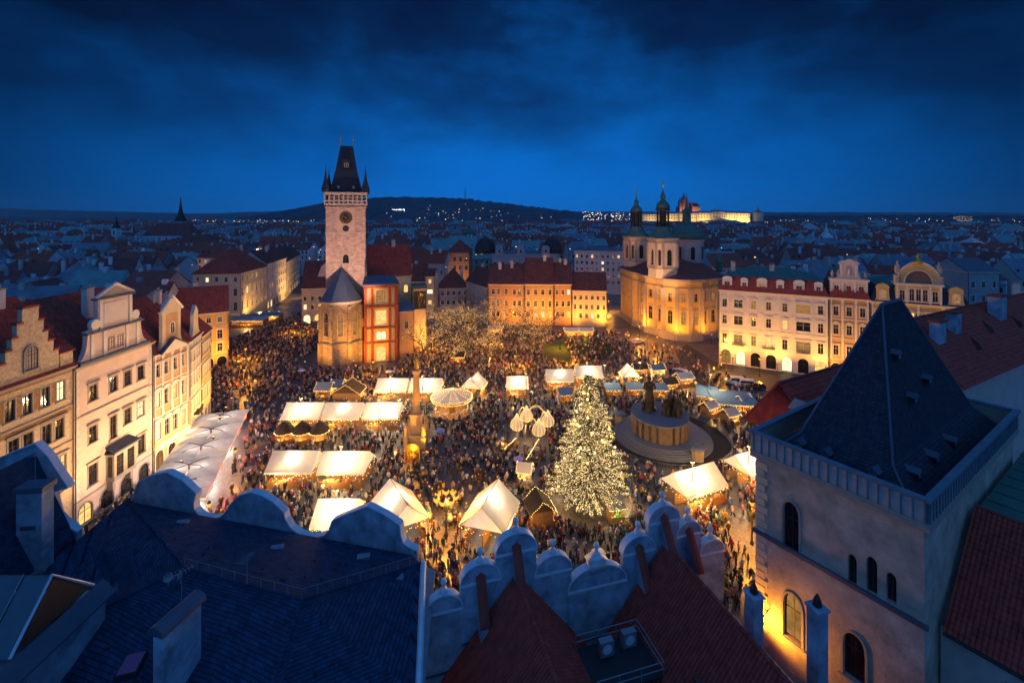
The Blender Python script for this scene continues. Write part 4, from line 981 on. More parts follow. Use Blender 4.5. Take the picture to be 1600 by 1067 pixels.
# houses up the side street
sA = Vector((-108,178)); sd_ = Vector((.10,.995)).normalized()
h7 = house('lamplit_corner_palace', 'lamplit cream palace with white dormer gable on the street corner', (-111,188), (-113.8,214), 18, 20.5, 'plaster_cream', rows=[(17.0,1.9,1.2,None,.5),(11.2,3.0,1.4,'flat',.05),(5.2,3.4,1.4,'flat',.1)], cols=6, roof=('hip',9,'tile_red'), courses=(15.4,9.4), pil=(6,5,15), chims=1, seed=6, side=('L',5,[(17.0,1.9,1.2),(11.2,3.0,1.4),(5.2,3.4,1.4)]))
h8 = house('white_street_house', 'long white house in the shaded side street', (-114.2,214.5), (-121,247), 14, 21.5, 'plaster_white', rows=[(17.6,2.0,1.2,None,.05),(13.6,2.0,1.2,None,.05),(9.6,2.0,1.2,None,.1),(5.4,2.2,1.2,None,.3)], cols=9, roof=('gable',6,'tile_brown'), chims=3, ground=(7,3.8,2.6,.8), seed=7)
h9 = house('street_end_house', 'tall warm-lit house where the side street narrows', (-121.4,247.5), (-138,300), 14, 19, 'plaster_cream', rows=[(15.4,2.0,1.2,None,.1),(11.8,2.0,1.2,None,.1),(8.2,2.0,1.2,None,.2),(4.8,2.0,1.2,None,.4)], cols=9, roof=('gable',7,'tile_brown'), chims=2, ground=(6,3.8,2.6,1), seed=17)
h10 = house('dark_arcade_house', 'dark maroon-roofed house with round attic window beside the clock tower', (-85,186), (-69,190), 16, 14.5, 'plaster_old', rows=[(9.6,1.6,1.1,None,.05),(6.0,2.0,1.2,None,.6)], cols=6, roof=('gable',10.5,'tile_brown'), frame='window_frame_dark', ground=(4,3.8,2.6,.9), chims=1, seed=18)
mbx = MB(); mbx.prism_xz([(5.2,17.5),(14.4,17.5),(12.6,23),(9.8,25.5),(7.0,23)], 3.0, 3.6); gq = mbx.build('attic_gable', M['plaster_pink'], h10)
window(gq, 9.8, 21.0, 1.7, 1.8, y=2.98, rec=.05, arch='round', frame='window_frame_dark')

# ================================================================== TOWN HALL
TA = R(17); td = Vector((math.cos(TA), math.sin(TA))); tn = Vector((-td.y, td.x))
tc0 = Vector((-57.0,141.0))          # left front corner of the clock tower
th = thing('clock_tower', 'tall stone clock tower with steep dark roof and four corner turrets', 'tower', (tc0.x,tc0.y,0), TA)
TWd = 11.6
mb = MB()
ZG = 47.2
mb.panel((0,0),(TWd,0),0,ZG,[(4.9,6.7,29.2,32.0,'pointed')],.5); mb.panel((TWd,0),(TWd,TWd),0,ZG); mb.panel((TWd,TWd),(0,TWd),0,ZG); mb.panel((0,TWd),(0,0),0,ZG)
mb.build('shaft', M['stone_tower'], th)
window(th, 5.8, 29.2, 1.8, 2.8, arch='pointed', trim='trim_stone', rec=.4, frame='window_frame_dark')
for z, o in ((38.6,.16),(46.4,.3)): MB().box(-o,TWd+o,-o,TWd+o,z,z+.3).build('string_course', M['trim_stone'], th)
MB().box(-.5,TWd+.5,-.5,TWd+.5,47.2,47.75).build('gallery_floor', M['trim_stone'], th)
gal = MB(); gal.box(.6,TWd-.6,.6,TWd-.6,47.76,51.2); gal.build('gallery_core', M['stone_plain'], th)
nb = 9
for s in range(4):
    for i in range(nb):
        t = -.25+(TWd+.5)*i/(nb)
        x, y = ((t,-.3),(TWd+.3,t),(TWd-t,TWd+.3),(-.3,TWd-t))[s]
        MB().box(x-.2,x+.2,y-.2,y+.2,47.76,50.4).build('gallery_pillar', M['trim_stone'], th)
mb = MB(); mb.box(-.55,TWd+.55,-.55,-.05,50.42,51.2); mb.box(-.55,TWd+.55,TWd+.05,TWd+.55,50.42,51.2); mb.box(-.55,-.05,-.04,TWd+.04,50.42,51.2); mb.box(TWd+.05,TWd+.55,-.04,TWd+.04,50.42,51.2); mb.build('gallery_beam', M['trim_stone'], th)
mb = MB(); mb.box(-.5,TWd+.5,-.52,-.36,48.3,48.75); mb.box(TWd+.36,TWd+.52,-.35,TWd+.5,48.3,48.75); mb.box(-.52,-.36,-.35,TWd+.5,48.3,48.75); mb.build('balustrade', M['trim_stone'], th)
rf = MB(); b4 = [(.9,.9,51.2),(TWd-.9,.9,51.2),(TWd-.9,TWd-.9,51.2),(.9,TWd-.9,51.2)]; m4 = [(2.6,2.8,58.2),(TWd-2.6,2.8,58.2),(TWd-2.6,TWd-2.8,58.2),(2.6,TWd-2.8,58.2)]; t4 = [(3.9,5.4,66.3),(TWd-3.9,5.4,66.3),(TWd-3.9,6.2,66.3),(3.9,6.2,66.3)]
for lo, hi in ((b4,m4),(m4,t4)):
    for i in range(4): rf.face([lo[i],lo[(i+1)%4],hi[(i+1)%4],hi[i]])
rf.face(t4); rf.face([(-.5,-.5,51.21),(TWd+.5,-.5,51.21),(TWd+.5,TWd+.5,51.21),(-.5,TWd+.5,51.21)]); tr_ = rf.build('roof', mat('slate_tower', (.035,.04,.055), .6, .2, 1.2, .2, pattern=('slate',.5,.3,.03,.5)), th)
for x in (3.9,TWd-3.9): 
    q = MB(); q.tube([(x,5.8,66.2),(x,5.8,69.6)], [.16,.05], 6); q.ball((x,5.8,68.4), .35); q.build('finial', M['gold'], tr_)
dormer(tr_, 5.8, 2.45, 59.0, w=2.0, h=2.0, d=2.4, m='slate_tower', rm='slate_tower', cap='seg')
for x in (3.6,8.0): dormer(tr_, x, .95, 52.2, w=1.1, h=1.2, d=1.4, m='slate_tower', rm='slate_tower', cap='tri')
for x, y in ((0,0),(TWd,0),(TWd,TWd),(0,TWd)):
    q = MB(); q.lathe([(1.15,51.21),(1.15,51.9),(1.3,52.0),(.55,54.8),(.08,58.2)], 8, (x,y)); q.tube([(x,y,58),(x,y,59.6)], .05, 4); q.ball((x,y,58.4), .16); q.build('corner_turret', M['slate_tower'], th)
# clock
mbx = MB(); mbx.box(3.2,8.4,-.12,-.005,38.95,46.3); ck = mbx.build('clock_panel', mat('clock_plaster', (.46,.33,.26), .9, .2, 1), th)
def disc(mb, c, r, y, n=32, mi=0, r2=None, y2=None):
    P = [(c[0]+r*math.sin(2*PI*i/n), y, c[1]+r*math.cos(2*PI*i/n)) for i in range(n)]
    if r2 is None: mb.add(P, [tuple(range(n))], mi)
    else:
        Q = [(c[0]+r2*math.sin(2*PI*i/n), y, c[1]+r2*math.cos(2*PI*i/n)) for i in range(n)]; mb.add(P+Q, [(i,(i+1)%n,(i+1)%n+n,i+n) for i in range(n)], mi)
cc = (5.8, 43.4)
dl = MB(); disc(dl, cc, 1.95, -.16); disc(dl, (5.8,40.0), .95, -.16); dl.tube([(cc[0]+1.95*math.sin(2*PI*i/32), -.14, cc[1]+1.95*math.cos(2*PI*i/32)) for i in range(33)], .06, 4, 1)
do = dl.build('clock_dial', [mat('dial_black', (.02,.02,.025), .5, 0), M['gold']], ck)
rg = MB(); disc(rg, cc, 1.9, -.17, r2=1.78); disc(rg, cc, 1.18, -.17, r2=1.12)
for i in range(12):
    a = 2*PI*i/12
    for k in range(-1, 2 if i % 3 else 1):
        a2 = a+k*.07; p0 = (cc[0]+1.28*math.sin(a2), -.172, cc[1]+1.28*math.cos(a2)); p1 = (cc[0]+1.72*math.sin(a2), -.172, cc[1]+1.72*math.cos(a2)); rg.tube([p0,p1], .035, 4)
rg.build('dial_ring', M['gold'], do)
hd = MB()
for a, l, r_ in ((R(142),1.05,.09),(R(295),1.6,.06)): hd.tube([(cc[0]-.3*math.sin(a),-.2,cc[1]-.3*math.cos(a)),(cc[0]+l*math.sin(a),-.2,cc[1]+l*math.cos(a))], [r_,r_*.5], 5)
hd.build('clock_hands', M['gold'], do)
# chapel in front of the tower
chp = thing('gothic_chapel', 'polygonal gothic chapel with blue pointed roof at the foot of the clock tower', 'chapel', (-56.6,136.4,0), TA)
CW = 11.2
plan = [(0,7),(0,0),(3.2,-2.6),(8.0,-2.6),(CW,0),(CW,7)]
mb = MB()
for i in range(5):
    A_, B_ = Vector(plan[i]), Vector(plan[i+1]); l = (B_-A_).length
    ops = [(l/2-.75,l/2+.75,8.6,15.4,'pointed')] if 0 < i < 4 else []
    mb.panel(A_, B_, 0, 18.6, ops, .5)
mb.build('wall', M['stone'], chp)
for i in range(1,4):
    A_, B_ = Vector(plan[i]), Vector(plan[i+1]); m_ = (A_+B_)/2; a = math.atan2((B_-A_).y,(B_-A_).x)
    window(chp, m_.x, 8.6, 1.5, 6.8, y=m_.y, rz=a, arch='pointed', trim='trim_stone', rec=.45, frame='trim_stone', lit='lit_dim' if i in (2,3) else None, bars=3)
def offs(poly, k, c):
    return [(c[0]+(x-c[0])*k, c[1]+(y-c[1])*k) for x, y in poly]
cc2 = (CW/2, 2.6)
for z, k, h_ in ((17.9,1.06,.6),(6.3,1.09,.35),(12.2,1.02,.2)): MB().prism(offs(plan,k,cc2), z, z+h_).build('ledge', M['trim_stone'] if z != 6.3 else M['lead_blue'], chp)
for x, y in plan[1:5]:
    q = MB(); dx, dy = (x-cc2[0]), (y-cc2[1]); ln = math.hypot(dx,dy); q.obox((x+dx/ln*.25,y+dy/ln*.25,0), 1.0, 1.2, 6.3, math.atan2(dy,dx)); q.obox((x+dx/ln*.15,y+dy/ln*.15,6.7), .7, .9, 10.5, math.atan2(dy,dx)); q.build('buttress', M['stone'], chp)
    q = MB(); q.lathe([(.3,0),(.32,1.2),(.05,2.6)], 4, (x+dx/ln*.75,y+dy/ln*.75,10.5)); q.build('statue_canopy', M['trim_stone'], chp)
rf = MB(); ep = offs(plan,1.09,cc2)
for i in range(len(ep)-1): rf.face([(*ep[i],18.55),(*ep[i+1],18.55),(cc2[0],3.6,27.6)])
rf.face([(*ep[-1],18.55),(*ep[0],18.55),(cc2[0],3.6,27.6)]); rf.tube([(cc2[0],3.6,27.4),(cc2[0],3.6,29)], [.12,.03], 5); rf.build('roof', M['lead_blue'], chp)
# red-framed stone building right of the chapel
rA = G(569,567); rA = Vector((rA.x,rA.y)); RWd = 9.6
rb_ = thing('red_framed_hall', 'narrow hall front framed in dark red stone with tall lit windows', 'building', (rA.x,rA.y,0), TA)
mb = MB(); rw = [(4.85,17.6,3.0,3.9,None),(4.85,11.2,3.0,4.2,None),(4.2,6.6,1.3,2.5,'round'),(5.6,6.6,1.3,2.5,'round'),(4.85,.3,2.6,4.3,'round')]
mb.panel((0,0),(RWd,0),0,23.0,[(x-w_/2,x+w_/2,z,z+h,a) for x,z,w_,h,a in rw],.35)
mb.panel((RWd,0),(RWd,9),0,23.0,[(2,3.2,11.5,15,None),(2,3.2,17.8,21,None),(5,6.2,11.5,15,None)]); mb.panel((RWd,9),(0,9),0,23); mb.panel((0,9),(0,0),0,23)
mb.build('wall', M['plaster_yellow'], rb_)
for x,z,w_,h,a in rw: window(rb_, x, z, w_, h, arch=a, trim='trim_white', rec=.3, frame='trim_white', bars=3 if w_ > 2 else 2, lit={17.6:'lit_dim',11.2:'lit_warm',6.6:'lit_white',.3:'lit_warm'}[z])
for y, z, h in ((2.6,11.5,3.5),(2.6,17.8,3.2),(5.6,11.5,3.5)): window(rb_, RWd, z, 1.2, h, y=y, rz=PI/2, lit='lit_dim')
for x in (.35,2.3,7.4,9.25): 
    q = MB(); q.box(x-.35,x+.35,-.42,.02,0,22.2); q.build('red_pier', M['trim_red'], rb_)
for x in (1.3,8.35): MB().box(x-.3,x+.3,-.2,.02,0,22).build('stone_pier', M['trim_stone'], rb_)
for z, h in ((5.6,.5),(10.0,.45),(16.3,.6),(22.3,.7)): MB().box(-.1,RWd+.3,-.55,.03,z,z+h).build('red_beam', M['trim_red'], rb_)
for y in (.35,3.9,8.6): MB().box(RWd-.02,RWd+.4,y-.3,y+.3,0,22.2).build('red_pier', M['trim_red'], rb_)
mb = MB(); mb.slab([(-.5,-.9,23.4),(RWd+.6,-.9,23.4),(RWd-1.0,6,25.2),(0,6,25.2)], .3); mb.slab([(RWd+.6,-.9,23.4),(RWd+.6,9.3,23.4),(RWd-1,6,25.2)], .3); mb.box(-.2,RWd+.35,-.6,9.2,23.0,23.09); mb.build('roof', M['lead_blue'], rb_)
p0_ = tc0 + td*(TWd+.2) + tn*6
hall = house('town_hall_wing', 'stone wing with big red gable roof behind the red-framed hall', p0_+td*.2, p0_+td*14.5, 16, 24.0, 'plaster_cream', rows=[(18.4,2.6,1.4,None,.6,'round',[9.5,12.4]),(12.5,2.6,1.4,None,.2,None,[9.5,12.4])], roof=('gable',10,'tile_red'), cols=4, chims=1, seed=12, trim='trim_stone')
p1_ = rA + td*(RWd+.6) + tn*1.5
low = house('low_stone_annexe', 'low stone annexe with dark pent roof right of the red-framed hall', p1_, p1_+td*4.6, 7, 14.5, 'plaster_orange', rows=[(9,2.2,1.0,None,0,None,[2.3])], roof=('gable',2.0,'lead_blue'), chims=0, seed=13, trim='trim_stone')
p1b = p1_ + td*4.8 + tn*7
tall = house('glazed_stair_annexe', 'slim annexe with dark timber upper storey behind the low annexe', p1b, p1b+td*4.4, 7, 20.5, 'plaster_cream', rows=[(13.6,5.6,.8,None,0,None,[.9,1.9,2.9,3.8])], roof=('flat',.5,'copper_green'), chims=0, seed=14, trim='wood_dark', frame='wood_dark')

# ================================================================== CENTRAL ROW AND BEHIND
cz_rows = [(12.3,2.0,1.2,None,.05),(7.6,2.2,1.2,None,.05),(3.4,2.0,1.2,None,.3)]
X = lambda u, Y: (u-U0)*Y/F
def hp(name, label, uL, YL, uR, YR, depth, vE, wall, **k):
    e_z = HC-(vE-V0)*((YL+YR)/2)/F
    return house(name, label, (X(uL,YL),YL), (X(uR,YR),YR), depth, e_z, wall, **k)
hp('orange_terrace_house', 'orange three-storey house, leftmost of the terrace behind the lit trees', 763,186,819,185.5,14,444,'plaster_orange', rows=cz_rows, cols=[2,4,7.2,10.6,12.6], roof=('gable',7.5,'tile_brown'), chims=3, courses=(11,6.6), seed=20, side=('L',4,[(12.3,2,1.1),(7.6,2.2,1.1)]))
hp('golden_terrace_house', 'golden terrace house with tall dark roof and white window surrounds', 820,185.5,865,185,14,444,'plaster_yellow', rows=[(12.2,2.1,1.2,'flat',.05),(7.4,2.3,1.2,'tri',.05),(3.2,2.2,1.2,None,.3)], cols=4, roof=('gable',10,'tile_brown'), chims=2, courses=(11,6.6), seed=21)
hp('slim_terrace_house', 'slim amber terrace house with nine small windows', 866,185,893,184.5,14,444,'plaster_orange', rows=cz_rows, cols=3, roof=('gable',8,'tile_brown'), chims=2, seed=22)
hp('cream_terrace_house', 'lower cream house at the right end of the terrace', 894,184,948,182,14,454,'plaster_cream', rows=[(10.6,1.6,1.1,None,.03),(6.8,1.8,1.1,None,.03),(3.2,1.8,1.1,None,.1)], cols=6, roof=('gable',6.5,'tile_brown'), chims=2, seed=23)
hp('side_terrace_house', 'grey side house left of the orange terrace', 728,206,762,187,12,444,'plaster_grey', rows=cz_rows, cols=5, roof=('gable',6.5,'tile_brown'), chims=2, seed=24)
hp('white_dormer_house', 'white house with maroon roof left behind the lit trees', 641,198,664,198,12,440,'plaster_white', rows=[(11.5,2,1.2,None,.05),(7,2,1.2,None,.1)], cols=3, roof=('gable',7,'tile_brown'), chims=1, seed=25)
hp('lit_slim_house', 'very narrow house with three lit windows above the trees', 664.5,197,679,197,10,432,'plaster_cream', rows=[(15,1.8,1.3,None,1),(10.6,1.8,2.4,None,1),(6,1.8,1.6,None,1)], cols=1, roof=('gable',3,'tile_brown'), chims=0, seed=26)
hp('hipped_roof_house', 'low house with wide dark hipped roof behind the lit trees', 687,204,731,206,14,450,'plaster_grey', rows=[(8.6,1.8,1.3,None,.05),(4.6,1.8,1.3,None,.05)], cols=5, roof=('hip',8,'tile_brown'), chims=1, seed=27)
hp('orange_tower_house', 'tall orange-lit block with maroon roof beyond the terrace', 697,268,733,268,22,395,'plaster_orange', rows=[(17.5,2.4,1.5,None,.1),(12.5,2.4,1.5,None,.1)], cols=4, roof=('hip',7,'tile_red'), chims=1, seed=28, trim='trim_stone')
hp('long_roofed_hall', 'long hall with low maroon roof right of the clock tower', 592,262,694,255,16,412,'plaster_grey', rows=[(11.5,2.2,1.4,None,.03)], cols=12, roof=('gable',7,'tile_red'), chims=2, seed=29)
pd = hp('domed_palace', 'blue-grey palace with two dark domed corners and arched windows', 768,268,872,268,20,397,'plaster_grey', rows=[(14,3.0,1.7,None,.02),(8.4,3.0,1.7,None,.05)], cols=9, roof=('flat',.6,'lead_blue'), chims=2, seed=30)
for x in (-4, 36):
    q = MB(); q.lathe([(6.2,21.5),(6.4,24),(5.6,27),(3.6,29.6),(1.2,31),(.2,32)], 12, (x,8)); q.build('dome', M['metal_dark'], pd)
for x in (4.5,17,31.5):
    q = MB(); q.box(x-2.2,x+2.2,-.4,3,21.6,25.0); q.prism_xz([(x-2.5,25),(x+2.5,25)]+[(x+2.2*math.cos(a),25+1.5*math.sin(a)) for a in [PI*j/8 for j in range(9)]],-.5,2.6); gq = q.build('attic_pavilion', M['plaster_grey'], pd); window(gq, x, 22.4, 1.3, 1.9, y=-.42, rec=.04, arch='round')
ob_ = hp('white_office_block', 'white six-storey office block behind the terrace, left of the church', 897,262,976,256,24,392,'plaster_white', rows=[(z,1.7,1.3,None,.06) for z in (20.2,16.6,13.0,9.4,5.8)], cols=[(i+.5)*2.9 for i in range(10)], roof=('flat',1,'lead_blue'), chims=2, seed=31, side=('L',4,[(z,1.7,1.3) for z in (20.2,16.6,13,9.4)]))
for x in (0.8,13.5,27.2): MB().box(x-.5,x+.5,-.25,.01,2,23.4).build('pilaster', M['trim_white'], ob_)

# ================================================================== BAROQUE CHURCH
chu = thing('baroque_church', 'large baroque church with two green-capped towers and curved golden walls', 'church', (0,0,0))
cz = 21.4
pl = [(47.5,201),(48.3,184),(50.0,181.2),(50.3,174),(53.2,170.5),(54.3,165.5),(58.2,162.6),(62.5,161.6),(67.0,162.4),(70.5,165.0),(74.2,166.2),(77.8,170.5),(79.5,177),(79.8,203)]
mb = MB(); wl = []
for i in range(len(pl)-1):
    A_, B_ = Vector(pl[i]), Vector(pl[i+1]); l = (B_-A_).length; ops = []
    if l > 3.4:
        n = max(1, int(l/6.0))
        for k in range(n):
            x = l*(k+.5)/n; ops += [(x-.85,x+.85,5.6,10.4,'round'),(x-.6,x+.6,13.6,16.4,'round' if k % 2 else None)]
            for z, w_, h, a in ((5.6,1.7,4.8,'round'),(13.6,1.2,2.8,'round' if k % 2 else None)): q = A_+(B_-A_)/l*x; wl.append((q,z,w_,h,a,math.atan2((B_-A_).y,(B_-A_).x)))
    mb.panel(A_, B_, 0, cz, ops, .4)
mb.panel(pl[-1], pl[0], 0, cz); mb.build('wall', M['plaster_yellow'], chu)
r7 = random.Random(4)
for q, z, w_, h, a, rz_ in wl: window(chu, q.x, z, w_, h, y=q.y, rz=rz_, arch=a, hood='seg' if z < 8 else None, trim='trim_stone', rec=.3, lit='lit_dim' if r7.random() < .25 else None)
cpl = (64,182)
for z, k, h_ in ((20.6,1.045,.5),(21.1,1.075,.5),(18.2,1.02,.35),(2.2,1.02,.4),(.0,1.035,2.2)): MB().prism(offs(pl,k,cpl), z, z+h_-.004).build('cornice' if z > 3 else 'plinth', M['trim_stone'], chu)
for x, y in pl[1:13]:
    dx, dy = x-cpl[0], y-cpl[1]; ln = math.hypot(dx,dy); q = MB(); a = math.atan2(dy,dx)
    q.obox((x,y,2.6), .7, 1.3, 15.5, a); q.obox((x,y,18.11), 1.1, 1.6, .08, a); q.build('pilaster', M['trim_stone'], chu)
rf = MB(); ep = offs(pl,1.06,cpl); ap = [(66,186,28.5),(72,192,28.5)]
for i in range(len(ep)-1): 
    t = 0 if i < 8 else 1; rf.face([(*ep[i],21.62),(*ep[i+1],21.62),ap[t]])
rf.face([(*ep[8],21.62),ap[1],ap[0]]); rf.face([(*ep[-1],21.62),(*ep[0],21.62),ap[0],ap[1]]); rf.build('roof', M['tile_red_plain'], chu)
def octa_tower(cx, cy, hw, zb, ztop, zlan, zonion, name):
    t = MB(); k = hw*.38
    pp_ = [(-hw,-hw+k),(-hw+k,-hw),(hw-k,-hw),(hw,-hw+k),(hw,hw-k),(hw-k,hw),(-hw+k,hw),(-hw,hw-k)]; a = R(14)
    pp_ = [(cx+x*math.cos(a)-y*math.sin(a), cy+x*math.sin(a)+y*math.cos(a)) for x,y in pp_]
    ws = []
    for i in range(8):
        A_, B_ = Vector(pp_[i]), Vector(pp_[(i+1)%8]); l = (B_-A_).length; big = l > hw*.9
        w_ = 2.0 if big else .9; z0_ = zb+4.6; z1_ = zb+10.2
        t.panel(A_, B_, zb, ztop, [(l/2-w_/2,l/2+w_/2,z0_,z1_,'round')] if l > 1.5 else [], .5); q = (A_+B_)/2
        if l > 1.5: ws.append((q,z0_,w_,z1_-z0_,math.atan2((B_-A_).y,(B_-A_).x)))
    to = t.build(name, M['plaster_cream'], chu)
    for q, z, w_, h, rz_ in ws: window(to, q.x, z, w_, h, y=q.y, rz=rz_, arch='round', hood=None, trim='trim_stone', rec=.45, frame='window_frame_dark', bars=1)
    for z, k_, h_ in ((zb+3.2,1.06,.5),(ztop-1.6,1.06,.4),(ztop-.5,1.12,.7)): MB().prism(offs(pp_,k_,(cx,cy)), z, z+h_).build('cornice', M['trim_stone'], to)
    for x, y in pp_:
        q = MB(); q.obox((x,y,zb+3.75), .7, .7, ztop-zb-5.4, a); q.build('pilaster', M['trim_stone'], to)
    q = MB(); q.lathe([(hw*1.2,ztop+.2),(hw*1.05,ztop+1.0),(hw*.8,ztop+2.2),(hw*.62,ztop+3.6),(hw*.6,ztop+4.4)], 16, (cx,cy)); q.build('copper_roof', M['copper_green'], to, smooth=True)
    q = MB(); zl = ztop+4.4
    for i in range(8):
        an_ = 2*PI*i/8; x, y = cx+hw*.46*math.cos(an_), cy+hw*.46*math.sin(an_); q.obox((x,y,zl), .45, .45, zlan-zl, an_)
    q.lathe([(hw*.3,zl),(hw*.3,zlan)], 8, (cx,cy)); q.lathe([(hw*.62,zlan),(hw*.66,zlan+.4),(hw*.5,zlan+.5)], 12, (cx,cy)); q.build('lantern', M['metal_dark'], to)
    q = MB(); h_ = zonion-zlan; q.lathe([(hw*.5,zlan+.4),(hw*.58,zlan+h_*.12),(hw*.5,zlan+h_*.28),(hw*.26,zlan+h_*.42),(hw*.16,zlan+h_*.5),(hw*.24,zlan+h_*.6),(hw*.18,zlan+h_*.7),(hw*.07,zlan+h_*.85),(.06,zonion)], 14, (cx,cy)); q.build('onion_cap', M['copper_green'], to, smooth=True)
    q = MB(); q.tube([(cx,cy,zonion-.2),(cx,cy,zonion+3.4)], .1, 5); q.ball((cx,cy,zonion+1.0), .5); q.box(cx-.7,cx+.7,cy-.06,cy+.06,zonion+2.3,zonion+2.5); q.build('gold_cross', M['gold'], to)
octa_tower(55.5,169.5,4.4,21.5,35.6,46.0,54.0,'bell_tower')
octa_tower(53.0,196.5,4.4,21.5,35.0,45.0,52.5,'bell_tower')
q = MB()
dc = (70.5,186)
q.lathe([(6.4,24),(6.4,33.6),(6.9,34.0),(6.9,34.6)], 16, dc); dr = q.build('drum', M['plaster_old'], chu)
for i in range(8):
    a = 2*PI*i/8-PI/2; window(dr, dc[0]+6.42*math.cos(a), 26.8, 1.5, 5.0, y=dc[1]+6.42*math.sin(a), rz=a+PI/2, arch='round', trim='trim_stone', rec=.08, frame='window_frame_dark')
q = MB(); q.lathe([(7.1,34.6),(6.7,36.4),(5.5,38.4),(3.6,39.8),(1.8,40.5),(1.6,44.6),(1.9,44.9),(1.5,46.2),(.6,47.4),(.2,49.5),(.06,53.5)], 18, dc); q.build('dome', M['copper_green'], chu, smooth=True)
q = MB(); q.box(79,84,176,184,0,22); q.lathe([(1.3,22),(1.3,26),(1.6,26.2),(1.1,28),(.1,29.5)], 8, (81,180), 1); q.build('sacristy', [M['plaster_old'], M['copper_green']], chu)

# ================================================================== HOTEL ROW ON THE RIGHT
HA = Vector((61.8,137.7)); hd_ = Vector((.88,-.475)).normalized()
ht = house('white_hotel', 'long white and yellow hotel with arched doors and green-topped maroon mansard', HA, HA+hd_*27.2, 18, 22.0, 'plaster_white',
   rows=[(17.0,2.3,1.25,'seg',.25,None,[1.6,(5.2,2.4),9.2,13.0,17.0,(21.4,3.4),25.4]),(12.0,2.5,1.25,'seg',.2,None,[1.6,(5.2,2.4),9.2,13.0,17.0,(21.4,3.4),25.4]),(6.3,2.8,1.3,'flat',.3,None,[1.6,(5.2,2.4),9.2,13.0,17.0,(21.4,3.4),25.4])],
   roof=('mansard',6.5,'tile_red_plain'), courses=(10.9,5.3), pil=(7,11.4,21.6), ground=(7,4.4,2.5,.65), dorm=6, dmat='trim_white', chims=2, seed=40, cat='hotel')
for x in (5.2,13.0,21.4):
    b = MB(); b.box(x-1.6,x+1.6,-.9,.02,5.9,6.1); bo = b.build('balcony', M['trim_stone'], ht)
    for k in range(11): MB().box(x-1.5+.3*k-.04,x-1.5+.3*k+.04,-.88,-.82,6.1,6.95).build('baluster', M['metal_dark'], bo)
    MB().box(x-1.6,x+1.6,-.9,-.8,6.96,7.05).build('handrail', M['metal_dark'], bo)
for x in (3.4,7.2,11.1,15.0,19.2,23.4):
    for z in (15.2,10.0): MB().prism_xz([(x-.35,z),(x+.35,z),(x+.5,z+.5),(x,z+.85),(x-.5,z+.5)], -.16, .01).build('stucco_cartouche', M['trim_white'], ht)
HB = HA+hd_*27.4
o1 = house('orange_art_house', 'orange ornamented house with statue-topped attic beside the white hotel', HB, HB+hd_*8.7, 18, 22.0, 'plaster_orange', rows=[(17.2,2.4,1.2,'flat',.08),(12.2,2.5,1.2,'tri',.15),(6.6,2.6,1.2,'flat',.2)], cols=3, roof=('mansard',9,'tile_red_plain'), courses=(16.2,11.0,5.4), pil=(3,6,21.6), ground=(3,4.4,2.2,.7), chims=1, seed=41)
q = MB(); q.panel((.2,.3),(8.4,.3),22.02,26.6,[(x-.2-.55,x-.2+.55,22.9,25.2,None) for x in (1.6,4.3,7.0)],.3); q.box(.2,8.4,.62,2.5,22.02,26.6); at = q.build('attic_storey', M['plaster_pink'], o1)
for x in (1.6,4.3,7.0): window(at, x, 22.9, 1.1, 2.3, y=.3)
MB().box(-.1,8.7,-.2,2.7,26.61,27.1).build('attic_cornice', M['trim_white'], at)
for x in (.5,2.95,5.65,8.1): MB().box(x-.22,x+.22,.14,.29,22.1,26.55).build('pilaster', M['trim_white'], at)
c = 4.3; side_ = [(3.5,27.1)] + vol(3.5,27.2,2.0,28.8) + [(2.0,31.0),(2.3,31.0),(2.3,31.4),(1.7,31.9),(.9,32.0),(0,32.5)]
q = MB(); q.prism_xz([(c+a,z) for a,z in side_] + [(c-a,z) for a,z in side_[-2::-1]], .2, 1.0); q.build('attic_gable', M['plaster_pink'], at)
for x in (-1.6,1.6): MB().box(c+x-.2,c+x+.2,.05,.19,27.6,30.9).build('pilaster', M['trim_white'], at)
q = MB(); q.prism_xz([(c-.7,28.2),(c+.7,28.2),(c+.7,29.9)]+[(c+.7*math.cos(a),29.9+.7*math.sin(a)) for a in [PI*j/8 for j in range(1,8)]]+[(c-.7,29.9)], .1, .19); q.build('niche', M['trim_stone'], at)
q = MB(); figure_at = [(.28,0),(.25,.5),(.2,.9),(.24,1.15),(.1,1.4),(.13,1.6),(.05,1.75)]; q.lathe(figure_at, 8, (c,.0,28.3)); q.build('niche_statue', M['trim_white'], at)
for x in (.7,2.0,6.6,7.9):
    q = MB(); q.lathe([(.4,0),(.36,.4),(.24,.5),(.42,1.0),(.36,1.5),(.16,1.8),(.2,2.1),(.06,2.3)], 8, (x,.6,27.1)); q.build('attic_statue', M['trim_stone'], at)
HD = HB+hd_*8.9
wx = [1.5,3.5,6.4,8.3,9.6,10.9,12.8,15.7,17.7]
o2 = house('yellow_arched_palace', 'yellow palace with great round-arched mosaic gable and statues', HD, HD+hd_*19.2, 18, 21.8, 'plaster_yellow', rows=[(16.8,2.6,1.15,'flat',.15,None,wx),(11.8,2.8,1.15,'seg',.15,None,wx),(6.4,2.8,1.15,'flat',.3,None,wx)], roof=('mansard',6.5,'slate_fine'), courses=(16.0,11.0,5.2), pil=(4,6,21.5), ground=(5,4.4,2.6,.7), chims=2, seed=42, cat='palace')
q = MB(); aw = [(6.4,1.1,2.6),(8.3,1.0,3.0),(9.6,1.0,3.0),(10.9,1.0,3.0),(12.8,1.1,2.6)]
q.panel((5.1,-.3),(14.1,-.3),21.82,26.4,[(x-5.1-w_/2,x-5.1+w_/2,22.5,22.5+h_,None) for x,w_,h_ in aw],.3); q.box(5.1,14.1,.02,4,21.82,26.4); at = q.build('attic_storey', M['plaster_yellow'], o2)
